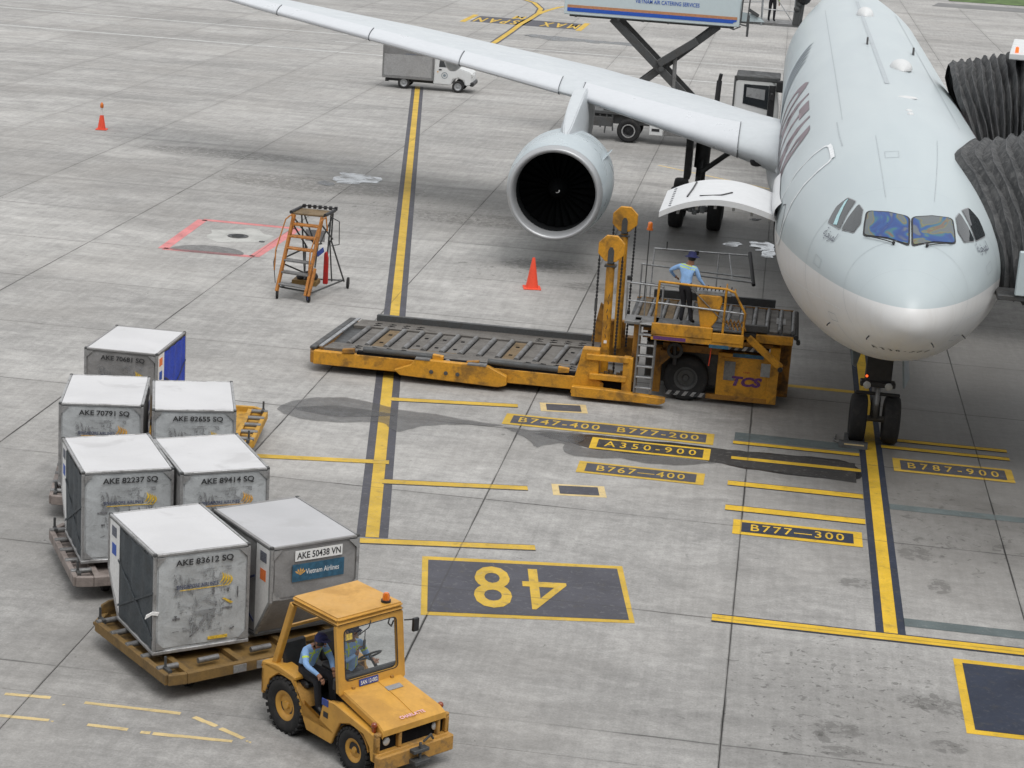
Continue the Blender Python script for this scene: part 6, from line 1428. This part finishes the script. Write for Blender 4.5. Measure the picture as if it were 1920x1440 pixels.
Ls = [((-15.95, 14.78, .22), (-15.72, 15.55, 2.24)), ((-15.12, 14.68, .18), (-14.92, 15.50, 2.24))]
for a, b in Ls:
    m = MB(); m.bar(a, b, .07, .12); mp_(m, 'stringer', 'orange_steel', bevel=.01)
m = MB(); m.bar((-15.02, 14.66, .18), (-14.95, 15.0, .9), .06, .08); mp_(m, 'stringer_brace', 'orange_steel')
for i in range(6):
    t = .10+i*.155; a = Vector(Ls[0][0]).lerp(Vector(Ls[0][1]), t); b = Vector(Ls[1][0]).lerp(Vector(Ls[1][1]), t); m = MB(); m.bar(a+Vector((0, .06, 0)), b+Vector((0, .06, 0)), .24, .05); mp_(m, 'tread', 'orange_steel' if i > 2 else 'steel', bevel=.008)
def fr(pts, r_=.024, name='frame_tube', mat='steel_d'): m = MB(); m.path(pts, r_, 6); mp_(m, name, mat)
fr([(-15.70, 16.30, 2.24), (-15.55, 16.4, .25)]); fr([(-14.84, 16.25, 2.24), (-14.95, 16.3, .25)]); fr([(-14.80, 16.3, 2.24), (-14.82, 16.3, 1.45), (-14.50, 16.75, .22)])
fr([(-14.86, 16.3, 1.45), (-14.80, 16.5, .25)]); fr([(-15.7, 15.6, 2.1), (-15.3, 16.35, 1.3)]); fr([(-15.62, 16.35, 2.1), (-15.2, 16.0, 1.35), (-14.92, 15.55, 1.5)]); fr([(-14.95, 15.4, 2.1), (-14.78, 16.3, 1.5)]); fr([(-14.82, 16.3, 2.1), (-14.95, 15.5, 1.5)])
fr([(-15.75, 15.5, 2.0), (-15.5, 16.3, 1.2), (-15.85, 15.1, 1.1)]); fr([(-15.9, 15.0, .3), (-15.55, 16.4, .28), (-14.55, 16.8, .24), (-14.95, 14.75, .28), (-15.9, 15.0, .3)], .025, 'base_frame', 'steel_d')
fr([(-15.55, 16.3, 1.3), (-15.3, 15.3, .5)]); fr([(-15.2, 16.35, 1.3), (-15.0, 15.2, .9)]); fr([(-15.85, 15.2, .9), (-15.35, 16.3, .4)]); fr([(-14.62, 16.35, 2.0), (-14.60, 16.35, 1.35), (-14.82, 16.3, 1.3)], .014)
fr([(-14.82, 16.3, 2.1), (-14.62, 16.35, 2.0)], .014)
for s_, x in ((-1, -15.98), (1, -15.02)):
    pts = [(x-.06, 14.8, .8), (x-.06, 14.9, 1.35), (x+.10, 15.25, 2.15), (x+.24, 15.35, 2.28), (x+.28, 15.4, 1.9)]
    fr(pts, .02, 'hand_rail', 'orange_steel')
fr([(-16.0, 14.8, .45), (-16.08, 14.85, 1.0), (-16.02, 14.9, 1.35)], .012, 'hand_rail', 'steel_d')
wheel(.13, .07, (-15.95+15.25, 14.85-15.6, .13), ms, .2, 'rubber', 'steel', n=16); wheel(.13, .07, (-15.05+15.25, 14.75-15.6, .13), ms, .5, 'rubber', 'plate_b', n=16)
wheel(.16, .07, (-14.42+15.25, 16.9-15.6, .16), ms, .1, 'rubber', 'steel_d', n=16); wheel(.16, .07, (-15.6+15.25, 16.75-15.6, .16), ms, .1, 'rubber', 'steel_d', n=16)
m = MB(); m.prism([(0, 0), (.14, 0), (.15, .75), (.10, .95), (.03, .9)], (-14.93, 15.9, .28), (1, 0, 0), (.0, -.1, 1), -.10); mp_(m, 'red_cover', 'red', bevel=.02)
m = MB(); m.box((-14.92, 15.45, 1.28), (.02, .30, .14), rot=Euler((.35, 0, -.4))); mp_(m, 'blue_plate', 'plate_b')
m = MB(); m.box((-15.35, 15.7, .36), (.7, .5, .14)); mp_(m, 'pump_tray', 'dolly', bevel=.01)
m = MB(); m.ball((-15.25, 15.7, .52), .17, 12, 8, (1.4, 1, .9)); m.ball((-15.5, 15.65, .5), .12, 10, 6); mp_(m, 'pump_body', 'black', smooth=True)
m = MB(); m.box((-15.28, 16.3, 1.55), (.55, .02, .32)); mp_(m, 'weather_sheet', 'c_roof2')

# ------------------------------------------------------------------ small box truck
bt = thing('box_truck', 'small white pick-up truck with a grey box body passing behind the wing', 'truck', (-20.3, 63.2, 0), R(1.5))
m = MB(); m.b2((-2.42, -.80, .62), (.12, .80, 2.22)); bx = m.build('cargo_box', 'canvas', bt, bevel=.02)
m = MB(); m.b2((-2.42, -.812, 1.72), (.12, -.80, 2.2)); m.build('upper_side', 'canvas_d', bx)
for x in (-2.42, .10):
    m = MB(); m.b2((x-.02, -.83, .52), (x+.05, -.79, 2.24)); m.build('corner_strip', 'canvas_d', bt)
cr_ = MB()
for i in range(24): cr_.b2((-2.34+i*.102, -.806, .74), (-2.30+i*.102, -.798, 1.70))
stuff(cr_.build('side_ribs', 'canvas', bx))
m = MB(); m.b2((-1.3, -.815, 1.72), (-.75, -.810, 1.765)); m.build('faint_lettering', 'ink_gray', bx)
m = MB(); m.b2((-2.4, -.82, .50), (.12, .82, .62)); m.build('box_floor', 'canvas_d', bt, bevel=.01)
m = MB(); m.b2((-2.2, -.5, .34), (.3, .5, .50)); m.b2((-2.3, -.6, .3), (-2.15, .6, .45)); m.build('chassis', 'black', bt)
prof = [(.16, .34), (.16, 1.80), (.28, 1.86), (.95, 1.84), (1.45, 1.22), (1.98, 1.06), (2.12, .92), (2.14, .42), (1.78, .36), (1.70, .62), (1.42, .72), (1.16, .64), (1.06, .34)]
m = MB(); m.prism(prof, (0, .76, 0), (1, 0, 0), (0, 0, 1), 1.52); m.build('cab', 'white_paint', bt, bevel=.05, seg=2, smooth=True, angle=40)
for y in (-.765, .765):
    m = MB(); m.prism([(.42, 1.22), (.46, 1.74), (.92, 1.74), (1.30, 1.24)], (0, y+.004, 0), (1, 0, 0), (0, 0, 1), .008); m.build('side_window', 'glass_d', bt)
m = MB(); m.add([(1.0, -.66, 1.80), (1.0, .66, 1.80), (1.44, .70, 1.25), (1.44, -.70, 1.25)], [(0, 1, 2, 3)], Matrix.Translation((.012, 0, .012))); m.build('windscreen', 'glass_d', bt)
m = MB(); m.b2((.42, -.78, 1.06), (.56, -.765, 1.12)); m.build('door_handle', 'black', bt)
m = MB(); m.lathe((.72, -.768, .82), (0, -1, 0), [(0, .16), (.004, .16), (.004, .13), (0, .13)], 20); m.lathe((.72, -.768, .82), (0, -1, 0), [(0.003, .07), (.004, .001)], 14); m.build('door_emblem', 'oryx', bt)
m = MB(); m.b2((.34, -.775, .95), (.40, -.765, 1.01)); m.build('gold_emblem', 'goldo', bt)
m = MB(); m.b2((2.02, -.78, .36), (2.22, .78, .58)); m.build('bumper', 'black', bt, bevel=.04)
for y in (-.6, .6):
    m = MB(); m.box((2.06, y, .88), (.16, .3, .16), rot=Euler((0, -.2, 0))); m.build('headlight', 'lampglass', bt, bevel=.03)
    for x in (-1.33, 1.42): wheel(.30, .19, (x, y*1.15, .30), bt, math.pi/2, 'rubber', 'steel_l', n=24, rim_r=.62)

# ------------------------------------------------------------------ catering truck
ctk = thing('catering_truck', 'catering lorry with its pale blue box raised on a black scissor lift behind the wing', 'truck', (-8.0, 51.0, 0))
O3 = Matrix.Translation((8.0, -51.0, 0))
def cp_(m, name, mat, par=None, **kw): m.T = O3; return m.build(name, mat, par or ctk, **kw)
m = MB(); m.b2((-12.42, 49.9, 5.36), (-4.86, 52.5, 7.75)); box_ = cp_(m, 'raised_box', 'cat_side', bevel=.03)
m = MB(); m.b2((-12.28, 49.885, 5.66), (-4.98, 49.895, 5.78)); cp_(m, 'orange_band', 'orange_str', box_)
m = MB(); m.prism([(-12.28, 5.50), (-5.15, 5.50), (-5.10, 5.56), (-5.0, 5.58), (-4.98, 5.66), (-12.28, 5.66)], (0, 49.892, 0), (1, 0, 0), (0, 0, 1), .006); cp_(m, 'blue_band', 'blue_str', box_)
text('VIETNAM AIR CATERING SERVICES', 'blue_str', O3 @ face_near((-8.0, 49.885, 6.15)), 2.75, .17, 'operator_lettering', box_, bold=.01)
m = MB(); m.prism([(-7.6, 6.42), (-6.9, 6.42), (-6.6, 6.75), (-7.3, 6.9)], (0, 49.892, 0), (1, 0, 0), (0, 0, 1), .006); cp_(m, 'orange_emblem', 'goldo', box_)
for x in (-11.9, -10.05, -9.0, -7.9):
    m = MB(); m.b2((x-.05, 49.95, 5.26), (x+.05, 50.1, 5.37)); cp_(m, 'underside_bracket', 'steel_d', box_)
m = MB(); m.b2((-12.2, 50.2, 5.26), (-5.1, 52.2, 5.36)); cp_(m, 'lift_frame', 'steel_d')
for y in (50.35, 52.05):
    m = MB(); m.bar((-10.35, y, 5.30), (-5.9, y, 1.30), .16, .34); cp_(m, 'scissor_arm', 'steel_d', bevel=.02)
    m = MB(); m.bar((-5.75, y+.18, 5.30), (-10.4, y+.18, 1.30), .16, .30); cp_(m, 'scissor_arm', 'steel_d', bevel=.02)
m = MB(); m.bar((-6.6, 50.2, 4.62), (-8.2, 50.2, 3.5), .2, .36); cp_(m, 'lift_ram', 'steel_d', bevel=.04)
m = MB(); m.tube((-7.5, 50.3, 3.9), (-7.45, 50.3, 2.5), .09, 8); cp_(m, 'lift_leg', 'steel')
m = MB(); m.tube((-8.05, 50.1, 3.32), (-8.05, 52.3, 3.32), .12, 10); cp_(m, 'pivot_shaft', 'steel_d')
m = MB(); m.b2((-12.0, 50.5, .75), (-4.7, 51.9, 1.15)); m.b2((-11.7, 50.3, 1.15), (-5.0, 52.2, 1.3)); cp_(m, 'chassis', 'steel_d', bevel=.02)
m = MB(); 
for i, x in enumerate((-11.1, -10.8, -10.55, -10.25, -10.0)): m.bar((x, 50.2, 1.15), (x+.05*(-1)**i, 50.15, .35+.12*(i % 3)), .06, .05)
m.b2((-11.3, 50.1, .65), (-10.0, 50.5, 1.05)); cp_(m, 'stabiliser_gear', 'steel_d', bevel=.01)
m = MB(); m.b2((-8.35, 50.1, .42), (-7.75, 50.6, .92)); tb_ = cp_(m, 'tool_box', 'white_paint', bevel=.03)
m = MB(); m.b2((-8.24, 50.085, .60), (-7.9, 50.1, .72)); cp_(m, 'box_slot', 'black', tb_)
m = MB(); m.b2((-7.7, 50.15, .45), (-5.6, 50.5, .8)); cp_(m, 'side_guard', 'steel', bevel=.02)
for y in (50.35, 52.1):
    for x in (-9.25, -4.0): wheel(.52, .50 if x < -5 else .32, (x+8, y-51, .52), ctk, math.pi/2, 'rubber', 'steel_l' if x > -5 else 'black', n=28, rim_r=.52)
m = MB(); m.lathe((-9.25+8, 50.09-51, .52), (0, -1, 0), [(0, .30), (.01, .30), (.01, .25), (0, .25)], 28); m.build('wheel_ring', 'c_rail', ctk)
cab = [(-4.85, .8), (-4.85, 3.05), (-4.70, 3.22), (-3.25, 3.22), (-3.02, 3.0), (-2.85, 2.0), (-2.82, .7), (-3.4, .7), (-3.5, 1.15), (-4.5, 1.15), (-4.6, .8)]
m = MB(); m.prism(cab, (0, 52.2, 0), (1, 0, 0), (0, 0, 1), 2.2); cp_(m, 'cab', 'white_paint', bevel=.06, seg=2, smooth=True, angle=40)
m = MB(); m.b2((-4.80, 49.97, 3.12), (-2.9, 52.2, 3.34)); cp_(m, 'roof_cap', 'steel_d', bevel=.04)
m = MB(); m.prism([(-4.42, 2.15), (-4.42, 2.98), (-3.35, 2.98), (-3.35, 1.95)], (0, 49.99, 0), (1, 0, 0), (0, 0, 1), .012); cp_(m, 'side_window', 'glass_d')
m = MB(); m.b2((-3.34, 49.975, 1.2), (-3.06, 50.0, 3.0)); cp_(m, 'door_pillar', 'black')
m = MB(); m.prism([(-4.30, 2.45), (-4.30, 2.85), (-3.5, 2.80), (-3.5, 2.35)], (0, 49.975, 0), (1, 0, 0), (0, 0, 1), .004); cp_(m, 'pale_reflection_panel', 'steel_l')
m = MB(); m.b2((-3.05, 49.75, 2.75), (-2.65, 50.0, 3.25)); m.b2((-3.3, 49.75, 2.35), (-3.12, 49.9, 2.7)); cp_(m, 'mirror', 'black', bevel=.05)
m = MB(); m.b2((-4.86, 49.95, .8), (-4.78, 50.1, 3.3)); cp_(m, 'cab_rear_edge', 'steel_d')
m = MB(); m.tube((-5.55, 50.3, 1.3), (-5.50, 50.3, 3.0), .12, 10); m.tube((-5.50, 50.3, 3.0), (-5.45, 50.25, 3.3), .08, 8); cp_(m, 'exhaust_stack', 'black')
# front platform between box and fuselage
m = MB(); m.b2((-4.86, 50.2, 5.52), (-2.2, 52.3, 5.64)); cp_(m, 'front_platform', 'steel', bevel=.01)
m = MB(); m.prism([(-4.85, 5.6), (-4.85, 6.0), (-4.2, 5.95), (-3.8, 5.64)], (0, 50.15, 0), (1, 0, 0), (0, 0, 1), -.04); cp_(m, 'platform_skirt', 'cat_side')
def cr2(pts, r_=.022, mat='steel_l', name='platform_rail'): m = MB(); m.path(pts, r_, 6); cp_(m, name, mat)
cr2([(-3.95, 50.2, 5.64), (-3.95, 50.2, 6.75), (-2.6, 50.2, 6.72), (-2.6, 50.2, 5.64)]); cr2([(-3.95, 50.2, 6.2), (-2.6, 50.2, 6.18)]); cr2([(-3.4, 50.2, 6.7), (-2.65, 50.2, 5.75)]); cr2([(-4.86, 50.3, 6.4), (-3.95, 50.2, 6.5)])
cr2([(-3.95, 50.2, 5.5), (-3.98, 50.2, 6.7)], .05)
m = MB(); m.path([(-4.85, 49.9, 5.5), (-4.55, 49.85, 5.45), (-4.5, 49.85, 6.6), (-4.65, 49.85, 6.75), (-4.8, 49.85, 6.5), (-4.82, 49.9, 5.6)], .035, 6); m.path([(-5.4, 50, 5.35), (-5.1, 49.95, 5.25), (-4.8, 49.95, 5.4)], .03, 6); m.tube((-4.50, 49.85, 5.0), (-4.5, 49.85, 5.9), .05, 8); cp_(m, 'hose_loop', 'steel_d')
m = MB(); m.box((-4.3, 50.1, 6.0), (.5, .1, .14), rot=Euler((0, .5, 0))); cp_(m, 'flap_plate', 'steel_d')
for i in range(3):
    m = MB(); m.tube((-2.55+.1*i, 50.25, 5.6), (-2.5+.12*i, 50.25, 6.9), .10, 8); m.ball((-2.5+.1*i, 50.2, 6.3+.2*i), .14, 8, 6); cp_(m, 'bumper_roll', 'steel_d')
m = MB(); m.ball((-2.25, 50.2, 6.9), .35, 10, 8, (1, 1, 1.2)); cp_(m, 'door_canopy', 'black')
person('catering worker in a lime vest and dark trousers on the raised platform', (-3.55, 50.75, 5.64), R(-20), dict(ell=(-.25, .12, 1.12), wrl=(-.22, .32, 1.05), hal=(-.2, .4, 1.04)), ('skin', 'vest', 'trousers', 'black', 'stripe_s'), 'cap', stripes=False)

# ------------------------------------------------------------------ boarding bridges
k = NT('charcoal canopy fabric'); n1 = k.noise(k.pos(scale=(3, 3, .7)), 1.6, 5, .7, .8); n2 = k.noise(k.pos(scale=(1, 1, .5)), 9, 4, .65, .5)
c_ = k.mix(k.ramp(n1, .4, .7), (0.046, 0.048, 0.050), (0.105, 0.106, 0.106)); c_ = k.mix(k.ramp(n2, .5, .75, 0, .5), c_, (0.16, 0.16, 0.158))
M['bellow'] = k.set(color=c_, rough=0.72, spec=0.35, normal=k.bump(k.math('ADD', n1, n2), 0.55, 0.05))
M['bellow_e'] = wear_mat('worn canopy fold edge', (0.06, 0.062, 0.065), 0.65, amount=0.4, scale=5, dirt=(0.2, 0.2, 0.2), fine=.2)
def canopy(inner, outer, n, par, zig=.10):
    """pleated hood: arches running from the contact arch on the body to the outer arch"""
    K = len(inner); m = MB(); rows = []; cen = [(inner[i]+outer[i])/2 for i in range(K)]
    c0 = sum(inner, Vector())/K; c1 = sum(outer, Vector())/K; c0.z -= .8; c1.z -= .8
    edges = []
    for j in range(2*n+1):
        t = j/(2*n); row = []
        for i in range(K):
            p = inner[i].lerp(outer[i], t); c = c0.lerp(c1, t); d = p-c; d.x = 0; d = d.normalized() if d.length > 0 else d
            dz = zig*(0.35+.65*t)*(1 if j % 2 else -1)*(1+.25*math.sin(j*2.3)) 
            sag = .035*math.sin(i*.9+j*.7)+.03*math.sin(i*2.3+j*1.9)
            row.append(p+d*dz+Vector((sag*.5, 0, sag*.4)))
        rows.append(row)
        if j % 2: edges.append(row)
    # each pleat is a panel of its own
    for j in range(n):
        a = rows[2*j:2*j+3]; mm = MB(); mm.grid(a); mm.build('pleat', 'bellow', par, smooth=True, angle=30)
    for e in edges:
        mm = MB(); mm.path(e, .012, 5); mm.build('pleat_edge', 'bellow_e', par)
    return rows
def arch(pts, n=26):
    # smooth the corner points into an arch
    P_ = [Vector(p) for p in pts]; out = []; L = [0]
    for a, b in zip(P_, P_[1:]): L.append(L[-1]+(b-a).length)
    for i in range(n+1):
        s = L[-1]*i/n; k_ = max(j for j in range(len(L)) if L[j] <= s+1e-9); k_ = min(k_, len(P_)-2); out.append(P_[k_].lerp(P_[k_+1], (s-L[k_])/(L[k_+1]-L[k_])))
    for _ in range(2): out = [out[0]]+[(out[i-1]+out[i]*2+out[i+1])/4 for i in range(1, len(out)-1)]+[out[-1]]
    return out
def fs(y, ph, off=.03): return fpt(y-FQ[12], ph, off)
b1 = thing('boarding_bridge', 'boarding bridge with a charcoal pleated canopy against the forward left door', 'boarding bridge', (5, 6.5, 0), group=None)
OB = Matrix.Translation((-5, -6.5, 0))
inner = arch([OB @ v for v in (fs(4.35, -12), fs(4.1, 8), fs(4.15, 20), fs(4.45, 36), fs(5.0, 50), fs(5.6, 60), fs(6.15, 69), fs(7.4, 62), fs(8.9, 54), fs(9.4, 45), fs(9.4, 20), fs(9.4, -12))])
outer = arch([OB @ Vector(v) for v in ((4.6, 4.1, 3.5), (4.6, 4.1, 4.2), (4.6, 4.15, 5.0), (4.6, 4.3, 5.9), (4.6, 4.6, 6.6), (4.6, 5.0, 7.05), (4.6, 5.6, 7.35), (4.6, 7.3, 7.45), (4.6, 9.0, 7.35), (4.6, 9.5, 7.0), (4.6, 9.6, 5.5), (4.6, 9.6, 3.5))])
canopy(inner, outer, 12, b1, .12)
m = MB(); m.b2((2.28, 3.30, 4.30), (4.7, 3.42, 5.22)); m.T = OB; m.build('cab_panel', 'cat_side', b1, bevel=.02)
m = MB(); m.b2((1.95, 3.35, 4.18), (4.7, 4.2, 4.28)); m.T = OB; m.build('floor_lip', 'steel_d', b1, bevel=.01)
m = MB(); m.b2((4.62, 3.4, 3.7), (8.4, 10.0, 7.6)); m.T = OB; m.build('cab', 'white_paint', b1, bevel=.05)
m = MB(); m.bar((8.0, 5.5, 5.6), (10.5, -36, 6.2), 3.0, 2.9); m.T = OB; m.build('tunnel', 'white_paint', b1)
for dx in (-1.2, 1.2):
    m = MB(); m.tube((8.6+dx, -1.5, .5), (8.6+dx, -1.5, 4.6), .22, 14); m.T = OB; m.build('lift_column', 'steel_l', b1, smooth=True)
    wheel(.5, .3, (8.6+dx-5, -1.5-6.5, .5), b1, 0, 'rubber', 'steel')
m = MB(); m.b2((7.2, -1.9, .45), (10, -1.1, .8)); m.T = OB; m.build('drive_beam', 'steel', b1, bevel=.02)
b2 = thing('boarding_bridge', 'boarding bridge at the second door behind, with a white roof corner and a red beacon', 'boarding bridge', (6, 19.5, 0))
OB2 = Matrix.Translation((-6, -19.5, 0))
def q3(y, ph, off=.03): return OB2 @ fs(y, ph, off)
inner = arch([q3(17.0, -15), q3(17.0, 5), q3(17.2, 22), q3(17.5, 38), OB2 @ Vector((1.62, 18.0, 7.05)), OB2 @ Vector((1.70, 18.6, 7.35)), OB2 @ Vector((1.72, 20.4, 7.38)), q3(21.2, 50), q3(21.6, 30), q3(21.6, 0), q3(21.6, -15)], 24)
outer = arch([OB2 @ Vector(v) for v in ((3.65, 16.8, 3.9), (3.65, 16.8, 5.0), (3.65, 16.8, 6.0), (3.65, 16.9, 6.9), (3.65, 17.2, 7.45), (3.65, 18.0, 7.72), (3.65, 20.4, 7.76), (3.65, 21.4, 7.3), (3.65, 21.7, 6.2), (3.65, 21.7, 5), (3.65, 21.7, 3.9))], 24)
canopy(inner, outer, 9, b2, .12)
m = MB(); m.prism([(3.05, 17.3), (8.5, 16.2), (8.5, 22.2), (3.65, 22.2)], (0, 0, 7.80), (1, 0, 0), (0, 1, 0), .16); m.T = OB2; m.build('cab_roof', 'white_paint', b2, bevel=.02)
m = MB(); m.b2((3.66, 16.7, 4.0), (8.4, 22.0, 7.8)); m.T = OB2; m.build('cab', 'steel_l', b2, bevel=.03)
m = MB(); m.tube((3.27, 17.6, 7.96), (3.27, 17.6, 8.0), .05, 8); m.lathe((3.27, 17.6, 8.0), (0, 0, 1), [(0, .05), (.10, .045), (.12, .02), (.125, .001)], 14); m.T = OB2; m.build('beacon', 'lamp_red', b2, smooth=True)
m = MB(); m.bar((8.0, 18.0, 5.8), (16.5, -36, 6.3), 3.0, 2.9); m.T = OB2; m.build('tunnel', 'white_paint', b2)
for dx in (-1.2, 1.2):
    m = MB(); m.tube((10.0+dx, 4, .5), (10.0+dx, 4, 4.8), .22, 14); m.T = OB2; m.build('lift_column', 'steel_l', b2, smooth=True)
    wheel(.5, .3, (10.0+dx-6, 4-19.5, .5), b2, 0, 'rubber', 'steel')
# terminal front behind the camera, from which the picture is taken
tw_ = MB(); tw_.b2((-60, -52, 0), (60, -38.9, 11.0)); tw_.b2((-60, -52, 11.0), (60, -39.3, 22)); tw_ = tw_.build('terminal_building', 'steel_d'); tag(tw_, 'grey terminal building front behind the viewpoint', 'building')
